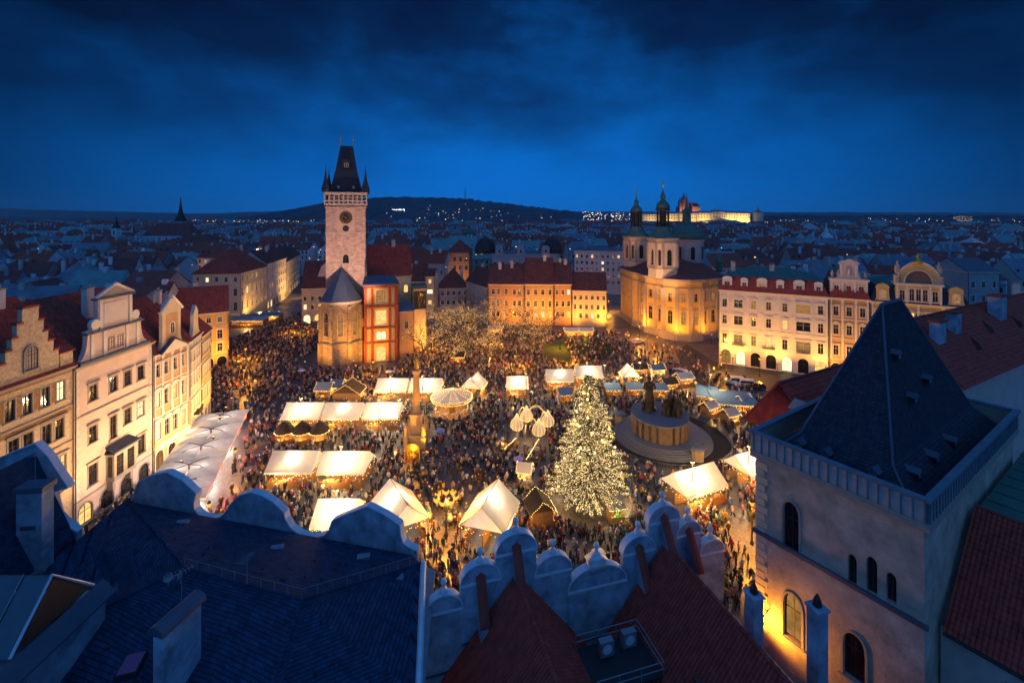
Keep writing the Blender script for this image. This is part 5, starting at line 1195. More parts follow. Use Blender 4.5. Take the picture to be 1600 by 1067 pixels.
for x, w_, h_ in aw: window(at, x, 22.5, w_, h_, y=-.3)
for x in (5.4,7.35,11.85,13.8): MB().box(x-.2,x+.2,-.44,-.305,21.9,26.35).build('pilaster', M['trim_white'], at)
MB().box(4.8,14.4,-.7,4.2,26.41,26.9).build('attic_cornice', M['trim_white'], at)
c = 9.6
q = MB(); arc_o = [(c+4.1*math.cos(a),26.9+5.2*math.sin(a)) for a in [PI*j/20 for j in range(21)]]; arc_i = [(c+2.7*math.cos(a),26.9+3.3*math.sin(a)) for a in [PI*j/20 for j in range(21)]]
for j in range(20):
    a_, b__, c_, d_ = arc_o[j], arc_o[j+1], arc_i[j+1], arc_i[j]
    q.add([(p[0],-.2,p[1]) for p in (a_,b__,c_,d_)]+[(p[0],.9,p[1]) for p in (a_,b__,c_,d_)], [(0,1,2,3),(7,6,5,4),(0,4,5,1),(2,6,7,3)])
q.build('arched_gable', M['plaster_yellow'], at)
q = MB(); arc_m = [(c+4.25*math.cos(a),-.1,26.9+5.35*math.sin(a)) for a in [PI*j/20 for j in range(21)]]; q.tube(arc_m, .22, 5); q.tube([(c+2.75*math.cos(a),-.2,26.95+3.35*math.sin(a)) for a in [PI*j/20 for j in range(21)]], .14, 5); q.build('arch_moulding', M['trim_white'], at)
q = MB(); q.face([(p[0],.35,p[1]) for p in arc_i[::-1]]); q.build('mosaic_lunette', mat('mosaic', (.20,.13,.10), .6, .7, 3.0), at)
q = MB(); q.lathe([(1.0,31.9),(1.2,32.4),(.6,32.9),(.4,33.4),(.55,33.8),(.12,34.5)], 8, (c,.4)); q.build('gable_finial', M['gold'], at)
for x in (5.6,13.6):
    q = MB(); q.lathe([(.95,26.9),(.85,28.4),(1.1,28.7),(.5,29.1),(.75,30.2),(.6,31.2),(.25,31.6),(.33,32.0),(.1,32.5)], 9, (x,.4)); q.build('attic_statue', M['trim_stone'], at)
for x in (2.5,16.7):
    q = MB(); side_ = [(2.0,21.8)] + vol(2.0,21.9,1.25,24) + [(1.25,25.4),(1.5,25.4),(1.0,26.2),(0,26.6)]
    q.prism_xz([(x+a,z) for a,z in side_] + [(x-a,z) for a,z in side_[-2::-1]], -.3, .6); gq = q.build('side_gable', M['plaster_yellow'], o2); window(gq, x, 22.6, 1.2, 2.3, y=-.32, rec=.05, arch='round', lit='lit_dim')
HE = HD+hd_*19.4+Vector((1.5,2))
o3 = house('far_right_palace', 'cream palace with round-arched attic at the photo\'s right edge', HE+hd_*5.5, HE+hd_*34, 16, 19.0, 'plaster_cream', rows=[(15,2.4,1.4,'flat',.2),(10,2.6,1.4,'tri',.2)], cols=8, roof=('hip',7,'tile_red'), courses=(13.6,8.6), pil=(8,5,18.6), chims=1, seed=43, cat='palace')
q = MB(); side_ = [(4.2,19)] + [(4.2,23.0),(4.5,23.0)] + [(4.2*math.cos(a),23.2+3.2*math.sin(a)) for a in [PI/2*j/8 for j in range(9)]]
q.prism_xz([(6+a,z) for a,z in side_] + [(6-a,z) for a,z in side_[-2::-1]], -.3, .6); gq = q.build('arched_attic', M['plaster_cream'], o3); window(gq, 6, 20.2, 1.7, 3.6, y=-.32, rec=.05, arch='round', hood=None)
hp('blue_gap_house', 'plain bluish house in the gap right of the arched palace', 1512,150,1562,150,14,425,'plaster_grey', rows=[(16,2,1.2,None,.02),(11,2,1.2,None,.02),(20.5,2,1.2,None,.02)], cols=3, roof=('gable',4,'lead_blue'), chims=1, seed=45)
# ================================================================== MARKET
OBST = []        # (x, y, r) keep the crowd out of these
LAND = []        # (x, y, phrase) landmarks for the labels of people
def bulbs_along(mb, pts, step, r, jit=.05):
    for a, b in zip(pts[:-1], pts[1:]):
        a, b = Vector(a), Vector(b); n = max(1, int((b-a).length/step))
        for i in range(n):
            p = a.lerp(b, (i+.5)/n); mb.octa((p.x+rnd.uniform(-jit,jit), p.y+rnd.uniform(-jit,jit), p.z+rnd.uniform(-jit,jit)*1.5), r)
GOODS = [mat('goods_%d' % i, c, .7, .3, 5) for i, c in enumerate(((.45,.08,.05),(.5,.32,.08),(.12,.25,.10),(.5,.42,.30),(.25,.12,.06)))]
def tent(label, c, rz, l, wd, eave=2.9, ridge=4.9, canv='canvas_white', watts=1500, bay=1, ends=True, group='market tents', name='market_tent', cat='tent', hot=True, lbl=None):
    """gabled market tent; local x along the ridge, length l, width wd"""
    t = thing(name, label, cat, (c[0],c[1],0), rz, group); hw = wd/2; hl = l/2
    cm = MB()
    for s in (-1, 1):
        sag = .05
        n = 4
        for i in range(n):
            a, b = i/n, (i+1)/n
            def pt_(x, q): return (x, s*(hw+.25)*(1-q), eave-.12+(ridge-eave+.12)*q - sag*math.sin(PI*q)*1.5)
            fs = [pt_(-hl,a), pt_(hl,a), pt_(hl,b), pt_(-hl,b)]
            cm.face(fs if s < 0 else fs[::-1])
        cm.face([(-hl,s*(hw+.25),eave-.12),(hl,s*(hw+.25),eave-.12),(hl,s*(hw+.25),eave-.42),(-hl,s*(hw+.25),eave-.42)])
    co_ = cm.build('canopy', M[canv], t)
    if ends:
        for x in (-hl+.06, hl-.06): MB().face([(x,-hw,eave-.1),(x,hw,eave-.1),(x,0,ridge-.12)]).build('gable_cloth', M[canv], t)
    MB().tube([(-hl,0,ridge+.02),(hl,0,ridge+.02)], .045, 5).build('ridge_pole', M['metal_dark'], t)
    nb = bay+1
    for i in range(nb):
        x = -hl+.15+(l-.3)*i/(nb-1)
        for s in (-1,1): MB().box(x-.06,x+.06,s*hw-.06,s*hw+.06,0,eave).build('post', M['wood_warm'], t)
    for s in (-1,1):
        MB().box(-hl+.3,hl-.3,s*hw*.82-.3,s*hw*.82+.3,0,1.05).build('counter', M['wood_warm'], t)
        gd = MB()
        for k in range(int(l*3.2)):
            x = rnd.uniform(-hl+.5,hl-.5); h_ = rnd.uniform(.12,.45); w_ = rnd.uniform(.15,.4); gd.obox((x,s*hw*.82+rnd.uniform(-.15,.15),1.06), w_, .3, h_, rnd.uniform(-.2,.2), rnd.randrange(5))
        g = gd.build('goods', GOODS, t); g['kind'] = 'stuff'
    MB().box(-hl+.4,hl-.4,-.05,.05,0,2.1).build('back_partition', M['wood_warm'], t)
    sb = MB(); e = hw+.27
    bulbs_along(sb, [(-hl,-e,eave-.45),(hl,-e,eave-.45)], .36, .05, .1); bulbs_along(sb, [(hl,e,eave-.45),(-hl,e,eave-.45)], .36, .05, .1)
    bulbs_along(sb, [(-hl+.3,-hw*.9,eave-.85),(hl-.3,-hw*.9,eave-.85)], .5, .06, .3)
    for x in (-hl,hl): bulbs_along(sb, [(x,-e*.9,eave-.5),(x,e*.9,eave-.5)], .4, .05, .25)
    so = sb.build('string_lights', M['bulb'], t); so['kind'] = 'stuff'
    for i in range(bay):
        x = -hl+l*(i+.5)/bay
        q = MB(); q.tube([(x,0,ridge-.05),(x,0,ridge-1.05)], .02, 4); q.build('lamp_cord', M['metal_dark'], t)
        lb = MB().ball((x,0,ridge-1.2), .13).build('lamp', M['bulb'], t)
        point(lb, (x,-wd*.10,ridge-1.5), watts*.50, WHITE_W, .12)
        if hot:
            for s in (-1,1): point(lb, (x+l*.2/bay*s, s*(hw+.5), eave-.75), watts*.9, WARM, .15)
    OBST.append((c[0],c[1],max(hl,hw)*1.0,hl+.35,hw+.35,rz)); LAND.append((c[0],c[1],lbl or label.split(',')[0]))
    return t
def quadtent(label, uL, uR, vE, eave=2.9, ridge=4.9, wd=5.4, rz=0, lbl=None, **k):
    a = G(uL, vE, eave-.15); b = G(uR, vE, eave-.15); l = (b-a).length; m = (a+b)/2; ang = math.atan2(b.y-a.y, b.x-a.x)
    c = (m.x-math.sin(ang)*wd/2, m.y+math.cos(ang)*wd/2)
    return tent(label, c, ang, l-.34, wd, eave, ridge, lbl=lbl, **k)
quadtent('white tent, left of three in the row behind the dark domed booths', 437,500,653, lbl='the three white tents')
quadtent('white tent, middle of three in the row behind the dark domed booths', 501,563,653, lbl='the three white tents')
quadtent('white tent, right of three in the row, beside the column', 564,624,653, lbl='the three white tents')
quadtent('larger white tent, left of two in front of the dark domed booths', 412,490,737, wd=5.2, watts=2000, lbl='the larger white tents')
quadtent('larger white tent, right of two in front of the dark domed booths', 493,572,738, wd=5.2, watts=2000, lbl='the larger white tents')
quadtent('single white tent just beyond the scalloped parapet', 482,553,822, wd=5.2, watts=2000, lbl='the single white tent')
quadtent('white tent behind the column, left of two', 584,636,611, lbl='the tents behind the column')
quadtent('white tent behind the column, right of two', 637,690,611, lbl='the tents behind the column')
tent('big steep white tent left of the flaming lamp cluster', (-15.9,64.4), math.atan2(-6.6,4.2), 7.4, 6.0, 2.9, 5.6, watts=2600, lbl='the left steep tent', group='steep gabled tents')
tent('big steep white tent right of the flaming lamp cluster', (-3.0,64.0), math.atan2(-6.5,-1.9), 7.2, 6.0, 2.9, 5.6, watts=2600, lbl='the right steep tent', group='steep gabled tents')
tent('small steep white tent right of the carousel', (-9.3,113), math.atan2(-6.5,-1.5), 5.6, 4.8, 2.7, 4.9, lbl='the small steep tent', group='steep gabled tents')
quadtent('tilted white tent between carousel and Christmas tree top', 790,827,606, wd=4.2, lbl='the tilted white tent')
a_ = G(852,596,2.75); b__ = G(899,591,2.75)
quadtent('white tent behind the Christmas tree tip, left of two', 853,898,595, wd=5, lbl='the far white tents')
quadtent('white tent behind the Christmas tree tip, right of two', 899,944,589, wd=5, lbl='the far white tents')
tent('bright white gabled booth with fairy lights beyond the monument', (30.6,120), PI/2, 4.4, 4.2, 2.8, 5.0, lbl='the bright gabled booth', name='market_booth', cat='booth', group='market booths')
m1, m2 = Vector((25.2,67.5)), Vector((33.2,71.0)); an_ = math.atan2(m2.y-m1.y, m2.x-m1.x)
tent('white tent between the monument and the rounded gables', ((m1.x+m2.x)/2-math.sin(an_)*2.5, (m1.y+m2.y)/2+math.cos(an_)*2.5), an_, 8.4, 5.2, 2.9, 5.0, watts=2200, lbl='the tent below the monument')
m1 = Vector((37.6,73.0)); m2 = m1+Vector((math.cos(an_),math.sin(an_)))*8
tent('white tent half hidden by the gothic tower house', ((m1.x+m2.x)/2-math.sin(an_)*2.5, (m1.y+m2.y)/2+math.cos(an_)*2.5), an_, 8.2, 5.2, 2.9, 5.0, watts=2200, lbl='the half-hidden tent')
# dark and coloured booths
def booth(label, c, rz, l=3.0, wd=2.6, eave=2.4, ridge=3.8, roofm='canvas_dark', watts=420, group='market booths', lbl=None, flat=False, front='wood_warm'):
    t = thing('market_booth', label, 'booth', (c[0],c[1],0), rz, group); hl, hw = l/2, wd/2
    rm = MB()
    if flat: rm.slab([(-hl-.25,-hw-.5,eave-.2),(hl+.25,-hw-.5,eave-.2),(hl+.25,hw+.2,eave+.55),(-hl-.25,hw+.2,eave+.55)], .1)
    else:
        for s in (-1,1):
            f_ = [(-hl-.25,s*(hw+.45),eave-.2),(hl+.25,s*(hw+.45),eave-.2),(hl+.25,0,ridge),(-hl-.25,0,ridge)]; rm.slab(f_ if s < 0 else f_[::-1], .09)
        for x in (-hl,hl): rm.face([(x,-hw,eave),(x,hw,eave),(x,0,ridge-.12)], 1)
    rm.build('roof', [M[roofm], M['wood_dark']], t)
    w_ = MB(); w_.box(-hl,hl,hw-.08,hw,0,eave); w_.box(-hl,-hl+.08,-hw,hw-.08,0,eave); w_.box(hl-.08,hl,-hw,hw-.08,0,eave); w_.build('wall', M[front], t)
    MB().box(-hl+.08,hl-.08,-hw-.25,-hw+.2,0,1.0).build('counter', M[front], t)
    gd = MB()
    for k in range(int(l*4)): gd.obox((rnd.uniform(-hl+.3,hl-.3),-hw+.0+rnd.uniform(-.12,.12),1.01), .22, .2, rnd.uniform(.1,.4), 0, rnd.randrange(5))
    for k in range(int(l*4)): gd.obox((rnd.uniform(-hl+.3,hl-.3),hw-.25,rnd.choice((.8,1.3,1.8))), .22, .2, rnd.uniform(.15,.4), 0, rnd.randrange(5))
    g = gd.build('goods', GOODS, t); g['kind'] = 'stuff'
    sb = MB(); bulbs_along(sb, [(-hl-.25,-hw-.5,eave-.2),(hl+.25,-hw-.5,eave-.2)], .22, .05)
    if not flat:
        for x in (-hl-.27,hl+.27): bulbs_along(sb, [(x,-hw-.45,eave-.15),(x,0,ridge+.05),(x,hw+.45,eave-.15)], .26, .05)
    bulbs_along(sb, [(-hl+.2,-hw,eave-.6),(hl-.2,-hw,eave-.6)], .3, .05, .12)
    so = sb.build('string_lights', M['bulb'], t); so['kind'] = 'stuff'
    lb = MB().ball((0,0,eave-.35), .11).build('lamp', M['bulb'], t)
    point(lb, (0,-hw-.3,eave-.5), watts*1.5, WARM, .15)
    OBST.append((c[0],c[1],max(hl,hw),hl+.3,hw+.4,rz)); LAND.append((c[0],c[1],lbl or 'a small booth'))
    return t
for k, (u, w_) in enumerate(((445,'left'),(472,'middle'),(499,'right'))):
    p = G(u,692); t = thing('domed_booth', '%s of three dark domed booths between the white tents' % w_, 'booth', (p.x,p.y,0), 0, 'dark domed booths')
    q = MB(); q.lathe([(1.85,2.35),(1.75,2.7),(1.35,3.3),(.8,3.8),(.25,4.15),(.05,4.4)], 8, rot=PI/8); q.build('canopy', M['canvas_dark'], t)
    for i in range(6):
        a = 2*PI*i/6+.5; MB().tube([(1.6*math.cos(a),1.6*math.sin(a),0),(1.6*math.cos(a),1.6*math.sin(a),2.4)], .06, 5).build('post', M['wood_warm'], t)
    q = MB(); q.lathe([(1.5,0),(1.5,1.05)], 10); q.build('counter', M['wood_warm'], t)
    sb = MB(); bulbs_along(sb, [(1.88*math.cos(2*PI*i/12),1.88*math.sin(2*PI*i/12),2.3) for i in range(13)], .22, .055); so = sb.build('string_lights', M['bulb'], t); so['kind'] = 'stuff'
    lb = MB().ball((0,0,2.2), .12).build('lamp', M['bulb'], t); point(lb, (0,-.9,2.0), 500, WARM, .15)
    OBST.append((p.x,p.y,1.8,1.8,1.8,0)); LAND.append((p.x,p.y,'the dark domed booths'))
p = G(844,826); booth('brown-roofed booth with lit gable below the Christmas tree', (p.x,p.y+1.4), PI/2+.25, 3.4, 3.0, 2.5, 4.0, watts=900, lbl='the brown-roofed booth')
p = G(963,816); gbth = booth('green-lit kiosk at the foot of the Christmas tree', (p.x,p.y+.6), .15, 2.2, 1.5, 2.4, 3.0, 'canvas_grey', 200, flat=True, lbl='the green-lit kiosk')
MB().box(-1.0,1.0,-.45,-.35,1.5,2.1).build('menu_screen', M['screen_green'], gbth); point(gbth, (0,-1.2,1.9), 160, (.25,1,.25))
p = G(820,752); booth('tiny white-canopied drinks stand by the Christmas tree', (p.x,p.y), -.2, 2.0, 2.0, 2.3, 3.2, 'canvas_cream', 500, lbl='the tiny drinks stand', front='trim_white')
for u, v, l, rf_, lb_ in ((508,622,3.4,'canvas_grey','grey-roofed booth, leftmost of the cluster behind the three white tents'),(528,617,2.6,'canvas_grey','middle grey booth of the cluster behind the three white tents')):
    p = G(u,v); booth(lb_, (p.x,p.y), 0, l, 3.2, 2.7, 3.9, rf_, 500, lbl='the grey booths')
p = G(545,626); booth('brown chalet booth with lit front gable beside the grey booths', (p.x,p.y), PI/2, 4.5, 6.0, 2.6, 4.6, 'wood_dark', 900, lbl='the chalet booth')
for u, v, n_ in ((957,613,'first'),(991,612,'second'),(1030,613,'third')):
    p = G(u,v+8); booth('%s blue-roofed stall from the Christmas tree in the row behind the monument' % n_, (p.x,p.y), 0, 3.4, 2.6, 2.5, 3.4, 'canvas_blue', 420, flat=True, lbl='the row of blue stalls')
p = G(883,629); booth('small blue-roofed stall left of the Christmas tree tip', (p.x,p.y), .1, 2.6, 2.4, 2.5, 3.4, 'canvas_blue', 300, flat=True, lbl='the small blue stall')
p = G(1026,589); booth('pale teal kiosk near the parked white car', (p.x,p.y), .2, 3.6, 2.4, 2.6, 3.6, 'canvas_blue', 700, lbl='the teal kiosk', front='trim_white')
p = G(1068,603); booth('fairy-lit booth between monument and parked vans', (p.x,p.y), .3, 4.0, 2.6, 2.5, 3.6, 'canvas_cream', 900, lbl='the fairy-lit booth')
for (u0,v0,u1,v1,wd,lb_) in ((1096,618,1128,622,5,'short blue-canopied stall in front of the parked vans'),(1122,630,1190,634,6,'long blue-canopied stall in front of the parked vans')):
    a, b = G(u0,v0,2.4), G(u1,v1,2.4); m = (a+b)/2; ang = math.atan2(b.y-a.y,b.x-a.x); booth(lb_, (m.x,m.y+wd/2), ang, (b-a).length, wd, 2.6, 4.2, 'canvas_blue', 1400, flat=True, lbl='the blue stalls by the vans')
for u, v, rz, lb_ in ((1108,650,.5,'fairy-lit booth right behind the monument ring'),(1140,662,.4,'fairy-lit booth near the palace wing, right of the ring'),(1162,640,.4,'fairy-lit stall tucked under the long blue canopy')):
    p = G(u,v); booth(lb_, (p.x,p.y), rz, 3.0, 2.2, 2.4, 3.4, 'canvas_cream', 600, lbl='the fairy-lit booths')
for u, v, rz, lb_ in ((716,568,0,'golden-lit low booth near the lit trees'),(1000,588,0,'fairy-lit hut beside the bright gabled booth'),(1045,612,.2,'cream-roofed hut behind the monument, nearest the blue stalls')):
    p = G(u,v); booth(lb_, (p.x,p.y), rz, 3.6, 2.2, 2.5, 3.5, 'canvas_dark', 900, lbl='a lit hut')
a, b = G(368,512), G(410,510)
for k, (dy, lb_) in enumerate(((0,'nearer blue-awning stall at the mouth of the side street'),(8,'farther blue-awning stall at the mouth of the side street'))):
    booth(lb_, ((a.x+b.x)/2+k*2,a.y+dy+2), .05, 12, 4.5, 3.0, 4.4, 'canvas_grey' if k == 0 else 'canvas_blue', 2600, flat=True, lbl='the awning stalls')
p = G(428,500); booth('bulb-covered booth in the side street', (p.x,p.y), 0, 3.5, 3, 2.6, 3.8, 'canvas_cream', 1600, lbl='the side street booth')
p = G(487,500); booth('glowing shop booth in front of the dark arcade house', (p.x,p.y), 0, 5, 2, 2.8, 3.6, 'canvas_cream', 1600, lbl='the side street booth')
for u, v, lb_ in ((893,527,'light-strung booth before the golden terrace'),(915,527,'light-strung booth before the cream terrace'),(775,524,'light-strung booth before the orange terrace')):
    p = G(u,v); booth(lb_, (p.x,p.y), 0, 5.0, 2.4, 2.7, 3.6, 'canvas_cream', 2200, lbl='the booths before the terrace')

# ---------- big parasols along the left row
wdir = Vector((.939,.343)); st = Vector((-43.4,65.3))
par_lab = ['nearest', 'second nearest', 'middle', 'second farthest', 'farthest']
for k in range(5):
    c0 = st + tdir*(6.45*(k+.5)) - wdir*4.6
    t = thing('double_parasol', 'pale double restaurant parasol along the left row, %s of five' % par_lab[k], 'parasol', (c0.x,c0.y,0), math.atan2(wdir.y,wdir.x), 'restaurant parasols')
    MB().tube([(0,0,0),(0,0,4.75)], .11, 8).build('pole', M['metal_dark'], t); MB().box(-.5,.5,-.5,.5,0,.12).build('base', M['metal_dark'], t)
    for i in (-1,1):
        for j in (-1,1):
            x0, x1 = sorted((i*.07, i*4.55)); y0, y1 = sorted((j*.07, j*3.14)); xm, ym = (x0+x1)/2, (y0+y1)/2
            q = MB()
            cor = [(x0,y0,4.0),(x1,y0,4.0),(x1,y1,4.0),(x0,y1,4.0)]
            for a_ in range(4): q.face([cor[a_], cor[(a_+1)%4], (xm,ym,4.62)])
            for a_ in range(4): p_, r_ = cor[a_], cor[(a_+1)%4]; q.face([p_, r_, (r_[0],r_[1],3.75), (p_[0],p_[1],3.75)])
            q.build('canopy', M['canvas_cream'], t)
            MB().tube([(0,0,4.75),(xm*.7,ym*.7,4.85),(xm,ym,4.68)], .06, 5).build('arm', M['metal_dark'], t)
    for i in (-1.6,1.6): 
        lb = MB().ball((i,0,3.3), .09).build('lamp', M['bulb_soft'], t); point(lb, (i,0,2.7), 1250, (1,.84,.74), .15)
    hh = MB().box(4.35,4.55,-.7,.7,3.35,3.5).build('patio_heater', M['tail_red'], t); point(hh, (5.0,0,3.1), 520, (1,.06,.03), .2)
    OBST.append((c0.x,c0.y,3,4.7,3.3,math.atan2(wdir.y,wdir.x)))
LAND.append((-50,78,'the pale parasols'))

# ---------- carousel
p = G(703,655); CX, CY = p.x, p.y+3
car = thing('carousel', 'round carousel with white conical canopy and glowing rim right of the column', 'carousel', (CX,CY,0))
q = MB()
nseg = 12
for i in range(nseg):
    a, b = 2*PI*i/nseg, 2*PI*(i+1)/nseg; mi = i % 2
    q.face([(4.5*math.cos(a),4.5*math.sin(a),3.9),(4.5*math.cos(b),4.5*math.sin(b),3.9),(0,0,5.3)], mi); q.face([(4.5*math.cos(a),4.5*math.sin(a),3.35),(4.5*math.cos(b),4.5*math.sin(b),3.35),(4.5*math.cos(b),4.5*math.sin(b),3.9),(4.5*math.cos(a),4.5*math.sin(a),3.9)], 2)
q.build('canopy', [M['canvas_cream'], M['canvas_white'], M['wood_warm']], car)
MB().lathe([(4.3,0),(4.3,.35)], 24).build('platform', M['wood_warm'], car); MB().lathe([(.7,.36),(.6,4.6)], 10).build('centre_column', M['gold'], car)
for i in range(12):
    a = 2*PI*(i+.5)/12; x, y = 3.6*math.cos(a), 3.6*math.sin(a); MB().tube([(x,y,.35),(x,y,3.7)], .045, 5).build('pole', M['gold'], car)
    h_ = MB(); r_ = a+PI/2; dx, dy = math.cos(r_), math.sin(r_)
    h_.tube([(x-dx*.5,y-dy*.5,1.25),(x+dx*.35,y+dy*.35,1.3),(x+dx*.6,y+dy*.6,1.75),(x+dx*.9,y+dy*.9,1.65)], [.2,.22,.13,.08], 6)
    for s in (-.4,.3): h_.tube([(x+dx*s,y+dy*s,1.2),(x+dx*(s+.15),y+dy*(s+.15),.6)], .06, 4)
    h_.build('horse', M['trim_white'], car)
sb = MB(); 
for z in (3.4,3.85): bulbs_along(sb, [(4.56*math.cos(2*PI*i/24),4.56*math.sin(2*PI*i/24),z) for i in range(25)], .22, .06)
for i in range(12): a = 2*PI*i/12; bulbs_along(sb, [(4.5*math.cos(a),4.5*math.sin(a),3.95),(.2*math.cos(a),.2*math.sin(a),5.4)], .5, .05)
so = sb.build('string_lights', M['bulb'], car); so['kind'] = 'stuff'
for i in range(4): a = 2*PI*i/4+.4; point(car, (2.8*math.cos(a),2.8*math.sin(a),2.4), 420, WARM, .15)
OBST.append((CX,CY,4.8,4.6,4.6,0)); LAND.append((CX,CY,'the carousel'))

# ---------- column with statue
p = G(647,712); MX, MY = p.x, p.y+2
mc = thing('statue_column', 'tall orange-lit stone column with golden haloed statue', 'column', (MX,MY,0))
for i in range(3): MB().box(-2.8+i*.4,2.8-i*.4,-2.8+i*.4,2.8-i*.4,i*.25,(i+1)*.25-.004).build('step', M['granite'], mc)
q = MB(); q.box(-1.5,1.5,-1.5,1.5,.76,3.2); q.box(-1.75,1.75,-1.75,1.75,3.21,3.5); q.box(-.95,.95,-.95,.95,3.51,6.8); q.box(-1.15,1.15,-1.15,1.15,6.81,7.1); q.build('pedestal', M['sandstone'], mc)
MB().lathe([(.85,7.11),(.85,7.4),(.68,7.6),(.66,10),(.58,14.0),(.58,14.3),(.85,14.9),(.95,15.0),(.95,15.2)], 16).build('shaft', M['sandstone'], mc, smooth=False)
def figure(mb, c, h, mi=0, lean=0):
    """standing robed figure"""
    k = h/1.75
    mb.lathe([(.36*k,0),(.34*k,.3*k),(.27*k,.7*k),(.22*k,1.0*k),(.27*k,1.25*k),(.24*k,1.42*k),(.08*k,1.5*k),(.075*k,1.54*k),(.12*k,1.62*k),(.12*k,1.7*k),(.06*k,1.78*k)], 9, c, mi)
    for s in (-1,1): mb.tube([(c[0]+s*.25*k,c[1],c[2]+1.38*k),(c[0]+s*.36*k,c[1]-.08*k,c[2]+1.1*k),(c[0]+s*.12*k,c[1]-.3*k,c[2]+1.05*k)], [.085*k,.07*k,.05*k], 5, mi)
q = MB(); figure(q, (0,0,15.2), 2.3); so = q.build('statue', M['gold'], mc)
q = MB(); q.tube([(.42*math.cos(2*PI*i/16),0,17.75+.42*math.sin(2*PI*i/16)) for i in range(17)], .05, 5); q.build('halo', M['gold'], so)
for x in (-1.6,1.6):
    for y in (-1.6,1.6):
        q = MB(); q.box(x-.4,x+.4,y-.4,y+.4,.76,3.22); q.build('corner_plinth', M['sandstone'], mc)
        q = MB(); figure(q, (x,y,3.52), 2.1); q.build('corner_statue', M['sandstone'], mc)
for s in (-1,1):
    f = thing('floodlight', 'small ground floodlight on the %s of the statue column' % ('left' if s < 0 else 'right'), 'floodlight', (MX+s*3.6,MY-3.6,0))
    MB().box(-.2,.2,-.15,.15,.05,.4).build('housing', M['metal_dark'], f); MB().box(-.16,.16,-.1,.1,.405,.42).build('lens', M['bulb_soft'], f)
    spot(f, (0,0,.55), (-s*3.6,3.6,12), 30000, AMBER, 60)
nat = thing('golden_nativity', 'glowing golden nativity shrine at the foot of the statue column', 'shrine', (MX,MY-4.0,0))
q = MB(); q.prism_xz([(-1.3,0),(1.3,0),(1.3,1.8)]+[(1.3*math.cos(a),1.8+1.2*math.sin(a)) for a in [PI*j/10 for j in range(1,10)]]+[(-1.3,1.8)], .3, .5); q.build('back_arch', M['gold'], nat)
for x, h in ((-.7,1.3),(-.2,1.6),(.35,1.5),(.8,1.2)): q = MB(); figure(q, (x,-.1,.25), h); q.build('figure', M['gold'], nat)
MB().box(-1.5,1.5,-.6,.6,0,.24).build('base', M['wood_warm'], nat)
sb = MB(); bulbs_along(sb, [(-1.35,.25,.2),(-1.35,.25,1.8)]+[(1.35*math.cos(PI-PI*j/10),.25,1.8+1.25*math.sin(PI*j/10)) for j in range(11)]+[(1.35,.25,.2)], .16, .07); so = sb.build('string_lights', M['bulb_amber'], nat); so['kind'] = 'stuff'
point(nat, (0,-1.0,1.7), 700, AMBER, .15)
OBST.append((MX,MY,3.2,3,3,0)); OBST.append((MX,MY-4,1.6,1.6,1,0)); LAND.append((MX,MY,'the statue column'))

# ---------- light pavilion (four outlined onion domes)
p = G(832,694); PX, PY = p.x, p.y
pv = thing('light_pavilion', 'open pavilion of four onion domes outlined in golden lights', 'pavilion', (PX,PY,0), R(-28))
sb = MB()
for i, (x, y) in enumerate(((-2.3,-2.1),(2.3,-2.1),(2.3,2.1),(-2.3,2.1))):
    MB().tube([(x,y,0),(x,y,3.2)], .09, 6).build('post', M['wood_warm'], pv)
    prof_ = [(.35,3.1),(1.05,3.5),(1.25,4.1),(1.0,4.8),(.5,5.3),(.2,5.8),(.03,6.3)]
    dmq = MB(); dmq.lathe(prof_, 10, (x,y)); dmq.build('onion_dome', M['canvas_cream'], pv, smooth=True)
    for k in range(10):
        a = 2*PI*k/10; bulbs_along(sb, [(x+(r_+.05)*math.cos(a),y+(r_+.05)*math.sin(a),z) for r_,z in prof_], .19, .06, .02)
    point(pv, (x,y,4.3), 150, WARM, .15)
for (x0,y0,x1,y1) in ((-2.3,-2.1,2.3,-2.1),(2.3,-2.1,2.3,2.1),(2.3,2.1,-2.3,2.1),(-2.3,2.1,-2.3,-2.1)):
    pts_ = [(x0+(x1-x0)*t/10, y0+(y1-y0)*t/10, 4.4+2.2*math.sin(PI*t/10)**.8) for t in range(11)]
    MB().tube(pts_, .07, 5).build('arch', M['gold'], pv)
    for o in (-.14,0,.14): bulbs_along(sb, [(a,b,c+o) for a,b,c in pts_], .16, .06, .03)
so = sb.build('string_lights', M['bulb_soft'], pv); so['kind'] = 'stuff'
for s in (-1,1):
    q = MB(); q.box(s*3.2-.7,s*3.2+.7,-6.5,-2.6,0,.5); q.box(s*3.2-.6,s*3.2+.6,-6.3,-2.8,.5,1.0,1); q.build('ramp_railing', [M['wood_warm'], M['wood_dark']], pv)
sb = MB(); bulbs_along(sb, [(-2.6,-6.5,1.4),(-2.4,-2.2,1.6)], .12, .05); bulbs_along(sb, [(2.6,-8,1.4),(2.4,-2.2,2.6)], .12, .05); so = sb.build('rail_lights', M['bulb'], pv); so['kind'] = 'stuff'
point(pv, (0,0,2.6), 900, WARM, .2); point(pv, (-3.4,-5.5,2.2), 500, WARM)
OBST.append((PX,PY,3.6,3,3,0)); LAND.append((PX,PY,'the light pavilion'))

